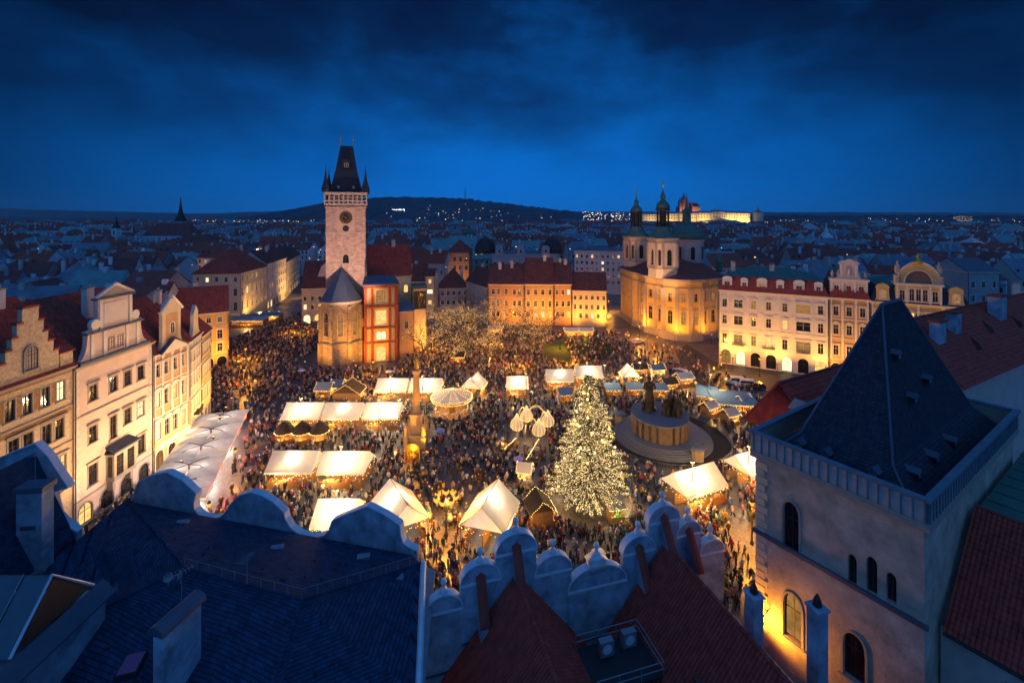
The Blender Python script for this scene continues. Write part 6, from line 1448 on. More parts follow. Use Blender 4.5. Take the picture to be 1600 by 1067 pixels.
# ---------- monument
mo = thing('bronze_monument', 'dark bronze figure monument on a tall oval stone plinth with steps', 'monument', (HX,HY,0))
for i in range(5):
    MB().prism(ellipse(-.2,0,9.4-i*.38,9.8-i*.38,56), i*.26, (i+1)*.26-.003).build('step', M['granite'], mo)
zt_ = 1.3
pl_ = [(x_*(1+.05*math.sin(7*i_)), y_*(1+.05*math.cos(5*i_))) for i_, (x_, y_) in enumerate(ellipse(-.8,-.4,5.1,5.8,40))]; q = MB(); q.prism(pl_, zt_, zt_+3.2); pw_ = q.build('plinth', M['plinth_stone'], mo)
for i in range(24):
    a = 2*PI*i/24; x, y = -.8+5.32*math.cos(a), -.4+6.02*math.sin(a); tx, ty = -5.3*math.sin(a), 6*math.cos(a)
    q = MB(); q.obox((x,y,zt_+.05), .05, .9, 3.0, math.atan2(ty,tx)-PI/2); q.build('plinth_stone', M['plinth_stone'], pw_)
MB().prism(ellipse(-.8,-.4,5.5,6.2,40), zt_+3.21, zt_+3.45).build('plinth_cap', M['granite'], pw_)
z = zt_+3.46
q = MB(); figure(q, (-2.2,1.6,z+.9), 5.6); q.lathe([(1.5,0),(1.2,.5),(.9,.95)], 9, (-2.2,1.6,z)); q.build('standing_figure', M['bronze'], mo)
r5 = random.Random(3)
for k in range(9):
    a = r5.uniform(0,6.28); rr_ = r5.uniform(1.0,2.3); x, y = 1.6+rr_*math.cos(a)*.8, -.8+rr_*math.sin(a)
    q = MB(); figure(q, (x,y,z), r5.uniform(1.9,3.3)); q.build('bronze_figure', M['bronze'], mo)
q = MB(); q.prism_xz([(-.2,0),(1.6,0),(2.0,2.9),(1.2,3.0)], -2.0, -1.4); q.build('bronze_slab', M['bronze'], mo, loc=(.3,-.6,z), rz=.5)
for k in range(5):
    a = r5.uniform(2.2,4.2); x, y = -1.6+1.9*math.cos(a), 1.2+1.9*math.sin(a); q = MB(); figure(q, (x,y,z), r5.uniform(1.4,2.2)); q.build('bronze_figure', M['bronze'], mo)
for x, y in ((3.4,-8.9),(-7.2,5.6)):
    q = MB(); q.lathe([(1.1,0),(1.1,1.9)], 8, (x,y)); q.lathe([(1.25,1.91),(1.25,2.15),(.9,2.35)], 8, (x,y), 1); q.build('corner_block', [M['sandstone'], M['granite']], mo)
fr = thing('crowd_barrier', 'low steel crowd barrier ringing the monument', 'barrier', (HX,HY,0))
nb = 30
for i in range(nb):
    a, b = -2.5+3.6*i/nb, -2.5+3.6*(i+1)/nb - .012
    pa, pb = (12.6*math.cos(a),12.7*math.sin(a)), (12.6*math.cos(b),12.7*math.sin(b)); q = MB()
    for zz_ in (.25,1.1): q.tube([(*pa,zz_),(*pb,zz_)], .025, 4)
    for j in range(7): t_ = j/6; q.tube([(pa[0]+(pb[0]-pa[0])*t_,pa[1]+(pb[1]-pa[1])*t_,.05),(pa[0]+(pb[0]-pa[0])*t_,pa[1]+(pb[1]-pa[1])*t_,1.1)], .018, 4)
    q.build('barrier_panel', M['metal_grey'], fr)
OBST.append((HX,HY,12.9,12.9,12.9,0)); LAND.append((HX,HY-12,'the monument'))

# ---------- Christmas tree
p = G(920,788); CTX, CTY = p.x, p.y
ct = thing('christmas_tree', 'huge Christmas tree covered in golden lights', 'tree', (CTX,CTY,0))
MB().tube([(0,0,0),(0,0,4),(0,0,19.4)], [.38,.3,.05], 8).build('trunk', M['bark'], ct)
r6 = np.random.RandomState(5)
fol = MB(); bl = MB(); br = MB()
levels = 44
for k in range(levels):
    t = k/(levels-1); z = 2.5+17.2*t; rad = (5.5*(1-t)**.68+.15)*(1+.13*math.sin(k*2.4)); nbr = int(7+13*(1-t))
    for j in range(nbr):
        a = 2*PI*(j+.5*(k%2))/nbr + r6.uniform(-.2,.2); L_ = rad*r6.uniform(.62,1.18); dz = -.10*L_+r6.uniform(-.25,.2)
        d = Vector((math.cos(a),math.sin(a),0)); side = Vector((-d.y,d.x,0))
        br.tube([(0,0,z),tuple(d*L_*.6+Vector((0,0,z+dz*.4))),tuple(d*L_+Vector((0,0,z+dz+.12*L_)))], [.06,.04,.015], 3)
        nn = max(3,int(L_*4.2))
        for i in range(nn):
            s = (i+.6)/nn; pz = z+dz*s+.12*L_*max(0,s-.6); wv = .34+.42*(1-s)
            c0 = d*L_*s
            for q_ in (-1,1):
                for o in (.35,.8):
                    tip = c0+side*q_*wv*o*1.3+d*.35*o+Vector((0,0,pz-.12-.12*o+r6.uniform(-.1,.1))); b0_ = c0+Vector((0,0,pz))
                    e1_ = b0_+d*.26; fol.face([b0_, tip, e1_+Vector((0,0,-.05))]); fol.face([b0_+Vector((0,0,-.16)), tip, b0_+Vector((0,0,.1))+d*.05])
            if s > .3:
                for _ in range(9 if s > .55 else 3):
                    pp_ = c0+side*r6.uniform(-.75,.75)*wv+Vector((0,0,pz+r6.uniform(-.26,.2))); bl.octa(pp_, .030 if r6.rand() < .88 else .060)
br.build('branches', M['bark'], ct)
fo = fol.build('foliage', mat('needles', (.10,.095,.045), .85, .4, 1.5), ct); fo['kind'] = 'stuff'
bo = bl.build('fairy_lights', M['bulb_tree'], ct); bo['kind'] = 'stuff'
orn = MB()
for k in range(70):
    t = r6.rand(); z = 2.2+16.5*t; a = r6.uniform(0,2*PI); rad = (5.5*(1-t)**.68+.2)*1.0; orn.ball((rad*math.cos(a),rad*math.sin(a),z-.5), .2, n=8, m=4)
oo_ = orn.build('star_ornaments', M['bulb_soft'], ct); oo_['kind'] = 'stuff'
q = MB()
for k in range(8): a = 2*PI*k/8; q.tube([(0,0,20.0),(.8*math.cos(a),0,20.0+.8*math.sin(a))], [.12,.01], 4)
q.build('top_star', M['bulb'], ct)
for k in range(18):
    t = k/18; z = 2.0+16.5*t; a = k*2.4; rad = (5.5*(1-t)**.68)*1.0+.5; point(ct, (rad*math.cos(a),rad*math.sin(a),z), 1000, (1,.66,.28), .3)
fn = MB()
for k in range(24): a0_, a1_ = 2*PI*k/24, 2*PI*(k+1)/24-.03; fn.tube([(6.4*math.cos(a0_),6.4*math.sin(a0_),.9),(6.4*math.cos(a1_),6.4*math.sin(a1_),.9)], .04, 4); fn.tube([(6.4*math.cos(a0_),6.4*math.sin(a0_),0),(6.4*math.cos(a0_),6.4*math.sin(a0_),.95)], .05, 4)
fn.build('fence', M['wood_warm'], ct)
OBST.append((CTX,CTY,6.5,6.5,6.5,0)); LAND.append((CTX,CTY,'the Christmas tree'))

# ---------- street lamps
def lamp_post(label, x, y, h=5.4, watts=2600, col=AMBER, arms=1, name='street_lamp', group='street lamps'):
    t = thing(name, label, 'street lamp', (x,y,0), 0, group)
    q = MB(); q.lathe([(.26,0),(.26,.3),(.14,.5),(.10,1.2),(.075,h-.9),(.1,h-.8),(.05,h-.6)], 8); q.build('post', M['metal_dark'], t)
    spots = [(0,0,h-.3)] if arms == 1 else [(0,0,h+.4)] + [(1.35*math.cos(2*PI*i/(arms-1)),1.35*math.sin(2*PI*i/(arms-1)),h-.3) for i in range(arms-1)]
    for k, (a, b, c) in enumerate(spots):
        if a or b: MB().tube([(0,0,h-.9),(a*.6,b*.6,h-1.0),(a,b,c-.28)], .04, 5).build('arm', M['metal_dark'], t)
        l_ = MB(); l_.lathe([(.16,-.32),(.34,.12),(.32,.2)] if arms == 1 else [(.12,-.42),(.42,-.12),(.44,.1),(.2,.2)], 8, (a,b,c)); lo = l_.build('lantern', M['bulb_amber'], t)
        MB().lathe([(.34,.2),(.2,.42),(.05,.6)], 6, (a,b,c)).build('lantern_cap', M['metal_dark'], lo)
    point(t, (0,0,h-.75) if arms == 1 else (0,-.2,h-.6), watts, col, .3)
    LAND.append((x,y,'a street lamp')) if arms == 1 else None
for u, v, z, lb_ in ((583,565,5,'street lamp in front of the red-framed hall'),(805,556,5,'street lamp between tilted tent and lit trees'),(893,549,5,'street lamp on the near edge of the lawn'),(1027,526,5,'street lamp at the curved corner of the church'),(999,509,5,'street lamp at the left flank of the church'),(1126,557,5,'street lamp at the corner of the white hotel'),(675,528,5,'street lamp left among the lit trees'),(875,522,5,'street lamp right of the lit trees'),(770,522,5,'street lamp in the middle of the lit trees'),(462,505,5,'street lamp beside the dark arcade house'),(384,545,5,'twin street lamp in the left side crowd'),(382,578,5,'street lamp nearest the yellow corner house'),(951,470,5,'street lamp right of the cream terrace')):
    p = G(u,v,z); lamp_post(lb_, p.x, p.y, 5.3, 14000 if v < 560 else 9500)
p = G(1175,786,5.5); lamp_post('big amber street lamp left of the gothic tower house', p.x, p.y, 5.8, 13000)
p = G(1187,560,5); lamp_post('street lamp before the white hotel doors', p.x, p.y, 5.2, 3000)
p = G(697,776,5.3); lamp_post('seven-armed candelabra lamp flaming orange between the two steep tents', p.x, p.y, 5.6, 17000, AMBER, 8, 'candelabra_lamp', None); OBST.append((p.x,p.y,1.3,1.2,1.2,0)); LAND.append((p.x,p.y,'the flaming lamp cluster'))
def mast(label, u, v, h=6.8, watts=4200):
    p = G(u,v,h); t = thing('lamp_mast', label, 'lamp mast', (p.x,p.y,0), 0, 'market lamp masts')
    MB().tube([(0,0,0),(0,0,h)], .06, 6).build('mast', M['metal_dark'], t)
    q = MB(); q.box(-.3,.3,-.12,.12,h-.1,h+.12); q.build('lamp_head', M['metal_dark'], t)
    lb = MB().ball((0,-.2,h-.1), .16).build('lamp', M['bulb_amber'], t); point(t, (0,-.45,h-.2), watts, (1,.72,.38), .15)
for u, v, lb_ in ((470,622,'lamp mast behind the left of three white tents'),(592,624,'lamp mast behind the right of three white tents'),(533,697,'lamp mast behind the larger white tents'),(525,766,'lamp mast behind the single white tent'),(610,588,'lamp mast behind the white tents left of the column'),(660,587,'lamp mast right of the golden statue'),(623,624,'bright lamp mast just left of the column shaft'),(822,583,'lamp mast behind the tilted tent'),(945,570,'lamp mast behind the tents at the Christmas tree tip'),(1000,566,'lamp mast above the bright gabled booth'),(1082,722,'lamp mast behind the white tent below the monument'),(1170,697,'lamp mast beside the palace wing'),(1110,585,'lamp mast by the blue-canopied stalls')):
    mast(lb_, u, v)
for u, v, lb_ in ((320,788,'lamp lantern at the near corner of the parasols'),(362,704,'lamp lantern at the middle of the parasols')):
    p = G(u,v,3.6); lamp_post(lb_, p.x+.6, p.y, 3.9, 1500, WARM, 1, 'terrace_lamp', 'terrace lamps')

# ---------- wall lamps along the left row and floodlights on the facades
def flood(label, x, y, z, tgt, watts, col=WARM, ang=100, group='facade floodlights'):
    t = thing('facade_floodlight', label, 'floodlight', (x,y,0), 0, group)
    if z > .6: MB().tube([(0,0,0),(0,0,z-.1)], .07, 6).build('post', M['metal_dark'], t)
    MB().box(-.22,.22,-.16,.16,z-.1,z+.16).build('housing', M['metal_dark'], t); MB().box(-.18,.18,-.12,.12,z+.165,z+.185).build('lens', M['bulb_soft'], t)
    spot(t, (0,0,z+.35), (tgt[0]-x,tgt[1]-y,tgt[2]), watts, col, ang)
for k, (y, wt) in enumerate(((56,2300),(66,3000),(74,3300),(82,3800))):
    flood('slim floodlight post before the %s house of the left row' % ('first','second, near end of the second','third')[min(k,2)] if k != 2 else 'slim floodlight post at the oriel of the pale pink house', XF+7.5, y, 4.5, (XF, y+1, 14), wt*4.0, (1,.57,.27), 130)
for k in range(3):
    c0 = b0+tdir*(2+5*k)+wdir*4.5; flood('floodlight post %s of the narrow houses' % ('beside the first','between the two','beyond the second')[k], c0.x, c0.y, 4.5, (c0.x-4.5*wdir.x,c0.y-4.5*wdir.y,9), 6500, (1,.50,.11), 130)
flood('floodlight post before the yellow corner house', -84,127,3.5, (-88,136,9), 9000, AMBER, 120)
flood('floodlight aimed up the clock tower from the crowd', -40,118,5.5, (-50.5,142,36), 190000, (1,.58,.42), 46)
flood('floodlight at the left foot of the chapel', -58,129,3.0, (-52,137,9), 15000, AMBER, 125)
flood('floodlight between chapel and red-framed hall', -44.5,129.5,3.0, (-44,139,9), 21000, AMBER, 125)
flood('floodlight in the side street by the lamplit palace', -105,192,3.0, (-112,200,8), 30000, WARM, 140)
flood('floodlight deep in the side street', -108,244,3.0, (-120,246,8), 32000, WARM, 140)
for k, (x, y, tx, ty, wt) in enumerate(((47,172,53,178,9000),(56,158.5,60,163,11000),(68.5,158,69,164,9000))):
    flood('church floodlight %s' % ('on the left flank','at the rounded front corner','towards the hotel')[k], x, y, 3.0, (tx,ty,9), wt, AMBER, 130)
flood('church tower floodlight on the terrace roof side', 44,150,6.0, (55,170,30), 62000, (1,.55,.32), 55)
for k in range(7):
    c0 = HA+hd_*(4+k*11)+Vector((-.475,-.88))*4.8; tg = HA+hd_*(4+k*11)
    flood('hotel row floodlight, number %s from the church' % ('one','two','three','four','five','six','seven')[k], c0.x, c0.y, 3.5, (tg.x,tg.y,10), 7600 if k < 3 else 7600, (1,.48,.08), 150)
for k in range(4):
    x = 0+k*12; flood('terrace floodlight, %s from the left' % ('first','second','third','fourth')[k], x, 178, 3.0, (x,186,8), 12000, AMBER, 140)
flood('floodlight below the orange-lit tower block', -31,258,3.0, (-31,268,10), 9000, AMBER, 110)
wlp = Lc.lerp(Nn, .10) + Vector((-.84,-.55))*1.5
wl_ = thing('wall_lantern', 'amber bracket lantern low on the gothic tower house wall', 'lantern', (wlp.x,wlp.y,0))
MB().lathe([(.12,10.9),(.24,11.3),(.2,11.4)], 6).build('lantern_glass', M['bulb_soft'], wl_); MB().lathe([(.3,11.4),(.06,11.7)], 6).build('lantern_cap', M['metal_dark'], wl_); MB().tube([(0,0,11.6),(.84*1.5,.55*1.5,11.9)], .04, 5).build('bracket', M['metal_dark'], wl_)
spot(wl_, (0,0,10.8), (2.4,.4,12.2), 4200, AMBER, 165, .3)

# ---------- bare trees with fairy lights
def bare_tree(label, x, y, h, seed, lights=True):
    r = random.Random(seed); t = thing('bare_tree', label, 'tree', (x,y,0), 0, 'bare trees on the square')
    tr = MB(); br = MB(); lb = MB()
    def grow(p, d, l, rad, lev):
        q = p + d*l
        (tr if lev == 0 else br).tube([p, p.lerp(q,.5)+Vector((r.uniform(-1,1),r.uniform(-1,1),0))*l*.06, q], [rad, rad*.82, rad*.62], 6 if lev < 2 else 3)
        if lights and lev >= 2:
            n = int(l/.36)+1
            for i in range(n):
                if r.random() < .26: c = p.lerp(q, (i+r.random())/n); lb.octa((c.x+r.uniform(-.1,.1),c.y+r.uniform(-.1,.1),c.z+r.uniform(-.1,.1)), r.choice((.035,.045,.06)))
        if lev < 5:
            for k in range(r.choice((2,3,3)) if lev else 4):
                a = r.uniform(0,2*PI); sp_ = r.uniform(.55,1.15)
                nd = (d + Vector((math.cos(a),math.sin(a),r.uniform(-.1,.25)))*sp_).normalized(); grow(q.lerp(p, r.uniform(0,.3) if lev else 0), nd, l*r.uniform(.70,.95), rad*.6, lev+1)
    grow(Vector((0,0,0)), Vector((r.uniform(-.05,.05),r.uniform(-.05,.05),1)).normalized(), h*.33, .26, 0)
    tr.build('trunk', M['bark'], t); br.build('crown', M['bark'], t)
    if lights: so = lb.build('fairy_lights', M['bulb_grove'], t); so['kind'] = 'stuff'; point(t, (0,-1,h*.4), 700, (1,.46,.13), .5)
    OBST.append((x,y,.5,.5,.5,0))
for k, (u, v, h, lb_) in enumerate(((660,560,11,'fairy-lit bare tree nearest the red-framed hall'),(690,566,10,'fairy-lit bare tree at the near left edge of the grove'),(715,556,12,'fairy-lit bare tree in the front row of the grove, second from left'),(745,563,11,'fairy-lit bare tree front row of the grove, in its middle'),(778,560,12,'fairy-lit bare tree front row of the grove, fourth from left'),(812,552,12,'fairy-lit bare tree front row, next to the street lamp'),(842,546,12,'fairy-lit bare tree at the right end of the grove'),(668,535,13,'fairy-lit tall bare tree at the back left of the grove'),(702,532,12,'fairy-lit bare tree in the back row before the hipped roof'),(740,530,13,'fairy-lit bare tree in the back row before the side house'),(782,532,14,'fairy-lit bare tree in the back row before the orange terrace'),(825,530,13,'fairy-lit bare tree in the back row before the golden terrace'),(858,530,12,'fairy-lit bare tree at the back right of the grove'))):
    p = G(u,v); bare_tree(lb_, p.x, p.y, h, 50+k)
for k, (u, v, h, lb_) in enumerate(((676,549,13,'fairy-lit bare tree in the middle row, nearest the low annexe'),(722,545,14,'fairy-lit bare tree in the middle row, left of centre'),(762,546,14,'fairy-lit bare tree in the middle row, right of centre'),(802,541,14,'fairy-lit bare tree in the middle row, towards the lawn'))):
    p = G(u,v); bare_tree(lb_, p.x, p.y, h, 70+k)
for k, (u, v, h, lb_) in enumerate(((672,574,10,'low fairy-lit tree nearest the statue column, left front of the grove'),(706,578,9,'low fairy-lit tree beside the golden-lit low booth'),(736,576,10,'low fairy-lit tree in front of the grove, behind the small steep tent'),(768,574,10,'low fairy-lit tree in front of the grove, left of the tilted tent'),(832,566,10,'low fairy-lit tree between street lamp and lawn'))):
    p = G(u,v); bare_tree(lb_, p.x, p.y, h, 80+k)
p = G(792,505); bare_tree('unlit dark bare tree rising before the terrace', p.x, p.y, 15, 90, False)
p = G(730,506); bare_tree('unlit dark slim tree beside the side house', p.x, p.y, 12, 91, False)
LAND.append((-18,150,'the fairy-lit trees'))

# ---------- cars
def car(label, x, y, rz, van=False, m='car_white', group='parked cars'):
    t = thing('parked_car', label, 'car', (x,y,0), rz, group); h = 1.95 if van else 1.48; L_ = 2.35
    sidep = [(-L_,.35),(L_,.35),(L_,.8),(L_*.95,.95),(L_*.52,1.02),(L_*.28,h-.06),(-L_*.72,h),(-L_*.93,1.05),(-L_,.9)] if not van else [(-L_,.35),(L_,.35),(L_,.9),(L_*.9,1.1),(L_*.68,1.18),(L_*.42,h-.08),(L_*.2,h),(-L_*.96,h-.02),(-L_,1.1)]
    q = MB(); q.prism_xz(sidep, -.88, .88); q.build('body', M[m], t)
    g = MB()
    for s in (-1,1): g.prism_xz([(L_*.40,1.06),(L_*.24,h-.16),(-L_*.68,h-.12),(-L_*.80,1.08)] if not van else [(L_*.55,1.2),(L_*.36,h-.2),(-L_*.85,h-.2),(-L_*.9,1.2)], s*.885-.004, s*.885+.004)
    g.build('side_windows', M['glass_dark'], t)
    w_ = MB(); xa, xb = (L_*.515,L_*.30) if not van else (L_*.67,L_*.44); w_.face([(xa,-.74,1.06+(.1 if van else 0)),(xa,.74,1.06+(.1 if van else 0)),(xb+.02,.7,h-.12),(xb+.02,-.7,h-.12)]); ob = w_.build('windscreen', M['glass_dark'], t); ob.location.x = .03; ob.location.z = .02
    for xx in (-1.45,1.5):
        for s in (-1,1):
            wq = MB(); P = [(xx+.33*math.cos(2*PI*i/14), s*.80, .33+.33*math.sin(2*PI*i/14)) for i in range(14)]; P2 = [(a, s*.93, c) for a,_,c in P]; wq.add(P+P2, [tuple(range(14)),tuple(range(27,13,-1))]+[(i,(i+1)%14,(i+1)%14+14,i+14) for i in range(14)]); wo_ = wq.build('wheel', M['rubber'], t)
            MB().add([(xx+.19*math.cos(2*PI*i/10), s*.936, .33+.19*math.sin(2*PI*i/10)) for i in range(10)], [tuple(range(10))]).build('rim', M['metal_grey'], wo_)
    for s in (-1,1): MB().box(L_-.02,L_+.02,s*.62-.16,s*.62+.16,.66,.82).build('headlight', M['trim_white'], t); MB().box(-L_-.02,-L_+.02,s*.66-.12,s*.66+.12,.75,.98).build('tail_light', M['tail_red'] if 'lit' in label else M['trim_red'], t)
    OBST.append((x,y,2.6,2.5,1.2,rz))
for u, v, rz, van, m, lb_ in ((1062,584,2.2,False,'car_white','white car parked in the street before the church'),(1148,600,2.9,True,'car_white','white van parked left of the other van before the hotel'),(1163,604,2.9,True,'car_white','white van parked between its twin and the dark car'),(1180,606,2.9,False,'car_dark','dark car parked beside the white vans'),(997,536,.6,False,'car_white','pale car with lit tail lamps by the left flank of the church')):
    p = G(u,v); car(lb_, p.x, p.y, rz, van, m)

# ---------- a few open umbrellas held above the crowd
for k, (u, v, m_, lb_) in enumerate(((471,578,(.45,.50,.75),'pale violet umbrella in the crowd left of the chapel'),(608,580,(.55,.55,.75),'pale umbrella in the crowd before the red-framed hall'),(688,672,(.10,.18,.55),'blue umbrella in the crowd right of the statue column'),(810,716,(.25,.22,.60),'violet umbrella between the light pavilion and the drinks stand'),(935,862,(.55,.60,.65),'white umbrella just beyond the rounded gables'))):
    p = G(u,v,2.1); t = thing('umbrella', lb_, 'umbrella', (p.x,p.y,0), 0, 'umbrellas in the crowd')
    MB().lathe([(.95,1.95),(.75,2.16),(.4,2.3),(.03,2.38)], 8).build('canopy', mat('umbrella_cloth_%d' % k, m_, .7, .1, 3), t)
    MB().tube([(0,0,1.15),(0,0,2.45)], .015, 5).build('shaft', M['metal_dark'], t)
# ================================================================== CITY BEYOND
rc_ = random.Random(77)
mat('far_white', (.62,.66,.70), .9, .25, .3); mat('far_cream', (.50,.46,.40), .9, .25, .3); mat('far_grey', (.28,.31,.35), .9, .25, .3)
mat('far_pink', (.46,.34,.31), .9, .25, .3)
mat('far_roof_red', (.34,.075,.055), .9, .4, .35); mat('far_roof_maroon', (.22,.065,.06), .9, .4, .35); mat('far_roof_slate', (.17,.21,.26), .8, .4, .35); mat('far_roof_green', (.16,.30,.30), .7, .3, .35)
WALLS = ['far_white','far_cream','far_grey','far_pink']; ROOFS = ['far_roof_red','far_roof_maroon','far_roof_red','far_roof_slate','far_roof_maroon','far_roof_green']
WNAME = {'far_white':'white','far_cream':'cream','far_grey':'grey','far_pink':'pinkish'}; RNAME = {'far_roof_red':'red','far_roof_maroon':'maroon','far_roof_slate':'slate','far_roof_green':'green copper'}
FW = {}
def farwin(lit, w=1.2, h=1.9):
    k = (lit, w, h)
    if k not in FW:
        mb = MB(); mb.box(-w/2-.14,w/2+.14,-.1,.05,-.14,h+.14,0); mb.face([(-w/2,-.115,0),(w/2,-.115,0),(w/2,-.115,h),(-w/2,-.115,h)],1)
        me = bpy.data.meshes.new('window'); me.from_pydata(mb.v,[],mb.f); me.materials.append(M['window_frame']); me.materials.append(M[lit or 'glass_dark']); me.polygons.foreach_set('material_index',mb.m); FW[k] = me
    return FW[k]
def blocked(x, y):
    if y < 215 and -125 < x < 150: return True
    if y < 335 and -160 < x < -86-(y-190)*.33: return True
    if -92 < x < -55 and y < 212: return True
    for (x0,x1,y0,y1) in ((-75,75,180,300),(40,90,150,215),(-62,-20,130,190),(85,150,90,175)):
        if x0 < x < x1 and y0 < y < y1: return True
    return False
def where(x, y):
    u = 800+720*x/y
    for lim, s in ((120,'by dark left block'),(250,'below needle spire'),(420,'above side street'),(540,'left of clock tower'),(690,'right of clock tower'),(880,'above terrace'),(1000,'left of church'),(1140,'behind church'),(1320,'above white hotel'),(1460,'above arched palace')):
        if u < lim: return s
    return 'at far right'
cells = []
y = 205.0
while y < 640:
    step = 15+ (y-200)*.028
    xmax = y*1.16+10
    x = -xmax
    while x < xmax:
        wd_ = rc_.uniform(11,24)*(1+(y-200)/900); px_, py_ = x+wd_/2, y+rc_.uniform(-4,4)
        if not blocked(px_, py_) and not blocked(px_-wd_/2, py_) and not blocked(px_+wd_/2, py_): cells.append((px_, py_, wd_, rc_.uniform(10,15)*(1+(y-200)/1200)))
        x += wd_+rc_.choice((.5,.5,.8,5))
    y += step
for yy in (120,140,160,180,200):       # flanks, seen over the near roofs
    x = -yy*1.16
    while x < -96: cells.append((x, yy+rc_.uniform(-3,3), rc_.uniform(12,18), 13)); x += 19
cells = [c for c in cells if not (c[1] < 215 and c[0] > -125 and c[0] < 150 and not c[0] < -92)]
for yy in (165,185,205):
    x = 108
    while x < yy*1.16: cells.append((x, yy+rc_.uniform(-3,3), rc_.uniform(13,20), 13)); x += 21
cells = [c for c in cells if not (-145 < c[0] < -60 and 160 < c[1] < 215)]
cells = [c for c in cells if not (c[1] < 222 and c[0] < 0 and c[0]/c[1] > -.70)]
cells.sort(key=lambda c: c[1])
NEARN = 290
def far_house(i, x, y, w_, d):
    wall = rc_.choice(WALLS); roof = rc_.choice(ROOFS); e = rc_.uniform(12,19.5)+ (1.5 if y > 350 else 0); rh = rc_.uniform(4.5,8.5); kind = rc_.choice(('gable','gable','hip','cross','gable'))
    rz = rc_.uniform(-.35,.35)
    return wall, roof, e, rh, kind, rz
seenlab = {}
stf = MB(); stuff_mats = [M[k] for k in WALLS+['far_roof_red','far_roof_maroon','far_roof_slate','far_roof_green']]
smi = {k:i for i,k in enumerate(WALLS+['far_roof_red','far_roof_maroon','far_roof_slate','far_roof_green'])}
def stuff_house(x, y, w_, d, wall, roof, e, rh, kind, rz, z0=0, chim=True):
    mb = MB(); mb.box(0,w_,0,d,0,e,smi[wall]); st_ = len(mb.f); roof_mesh(mb, w_, d, e, e+rh, kind, .4, .15)
    for k in range(st_, len(mb.f)): mb.m[k] = smi[wall] if mb.m[k] == 2 else smi[roof]
    if chim:
        for k in range(2): cx = rc_.uniform(.15,.85)*w_; cy_ = d*rc_.uniform(.3,.6); mb.box(cx-.6,cx+.6,cy_-.4,cy_+.4,e+rh*.3,e+rh+1.0,smi['far_white'])
    ca, sa = math.cos(rz), math.sin(rz); o = len(stf.v)
    stf.v.extend([(x+(a-w_/2)*ca-b*sa, y+(a-w_/2)*sa+b*ca, z0+c) for a,b,c in mb.v]); stf.f.extend([tuple(j+o for j in f) for f in mb.f]); stf.m.extend(mb.m)
for i, (x, y, w_, d) in enumerate(cells):
    wall, roof, e, rh, kind, rz = far_house(i, x, y, w_, d)
    if i >= NEARN: stuff_house(x, y, w_, d, wall, roof, e, rh, kind, rz); continue
    dist = 'nearer' if y < 240 else 'middle-distance' if y < 330 else 'distant'
    kd = {'gable':'gabled','hip':'hipped','cross':'front-gabled'}[kind]
    nch = rc_.choice((1,2,2,3)); size = 'wide ' if w_ > 21 else 'narrow ' if w_ < 15 else ''
    lab = '%s %s%s house, %s %s roof, %s, %s' % (dist, size, WNAME[wall], kd, RNAME[roof], ('one chimney','two chimneys','three chimneys')[nch-1], where(x,y))
    t = thing('town_house', lab, 'house', (x-math.cos(rz)*w_/2, y-math.sin(rz)*w_/2, 0), rz, 'houses of the old town beyond the square')
    MB().box(0,w_,0,d,0,e).build('wall', M[wall], t)
    rb = MB(); roof_mesh(rb, w_, d, e, e+rh, kind, .45, .16); ro = rb.build('roof', [M[roof],M[roof],M[wall]], t)
    for k in range(nch):
        cx, cy_ = rc_.uniform(.12,.88)*w_, d*rc_.uniform(.3,.7); q = MB(); q.box(cx-.65,cx+.65,cy_-.45,cy_+.45,e+rh*.25,e+rh+rc_.uniform(.3,1.3)); q.box(cx-.75,cx+.75,cy_-.55,cy_+.55,e+rh+1.31,e+rh+1.5) if False else None; q.build('chimney', M[rc_.choice(('far_white','far_cream','far_grey'))], ro)
    if kind == 'gable' and rc_.random() < .6:
        for k in range(rc_.choice((2,3,4))):
            q = MB(); cx = w_*(k+.5)/4; zz_ = e+rh*.35; yy_ = d/2*.30; q.box(cx-.6,cx+.6,yy_,yy_+1.8,zz_-.2,zz_+1.0); q.face([(cx-.45,yy_-.02,zz_),(cx+.45,yy_-.02,zz_),(cx+.45,yy_-.02,zz_+.8),(cx-.45,yy_-.02,zz_+.8)],1); q.build('dormer', [M[roof], M['glass_dark'] if rc_.random() < .92 else M['lit_warm']], ro)
    if y < 420:
        n = max(2,int(w_/3.4))
        for r_ in range(3 if y < 300 else 2):
            for k in range(n):
                lit = None if rc_.random() > .09 else rc_.choice(('lit_warm','lit_white','lit_cool'))
                link('window', farwin(lit), t, (w_*(k+.5)/n, 0, e-3.0-r_*3.6))
# a few street lamps between those houses
lit_ = [c for c in cells[:NEARN] if 218 < c[1] < 420]; rc_.shuffle(lit_); seenp = set()
for (x, y, w_, d) in lit_:
    wh = where(x,y)+(', nearer rows' if y < 290 else ', farther rows')
    if wh in seenp: continue
    seenp.add(wh); lamp_post('street lamp glowing between distant houses, '+wh, x+rc_.uniform(-4,4), y-4.5, 6.5, 15000, WARM)
# far rooftops as one mass
y = 640.0
while y < 1500:
    xmax = y*1.16+20; x = -xmax
    while x < xmax:
        w_ = rc_.uniform(20,50); 
        if not (y > 1150 and x > 300):
            wall, roof, e, rh, kind, rz = far_house(0, x, y, w_, 14); stuff_house(x+w_/2, y+rc_.uniform(-9,9), w_, rc_.uniform(13,19), wall, roof, e+rc_.uniform(0,6), rh, kind, rz, 0, y < 1000)
        x += w_+rc_.choice((1,2,12))
    y += 26+(y-640)*.05
fo = stf.build('far_rooftops', stuff_mats); fo['kind'] = 'stuff'
tag(fo, 'mass of distant dark rooftops below the hills', 'rooftops')

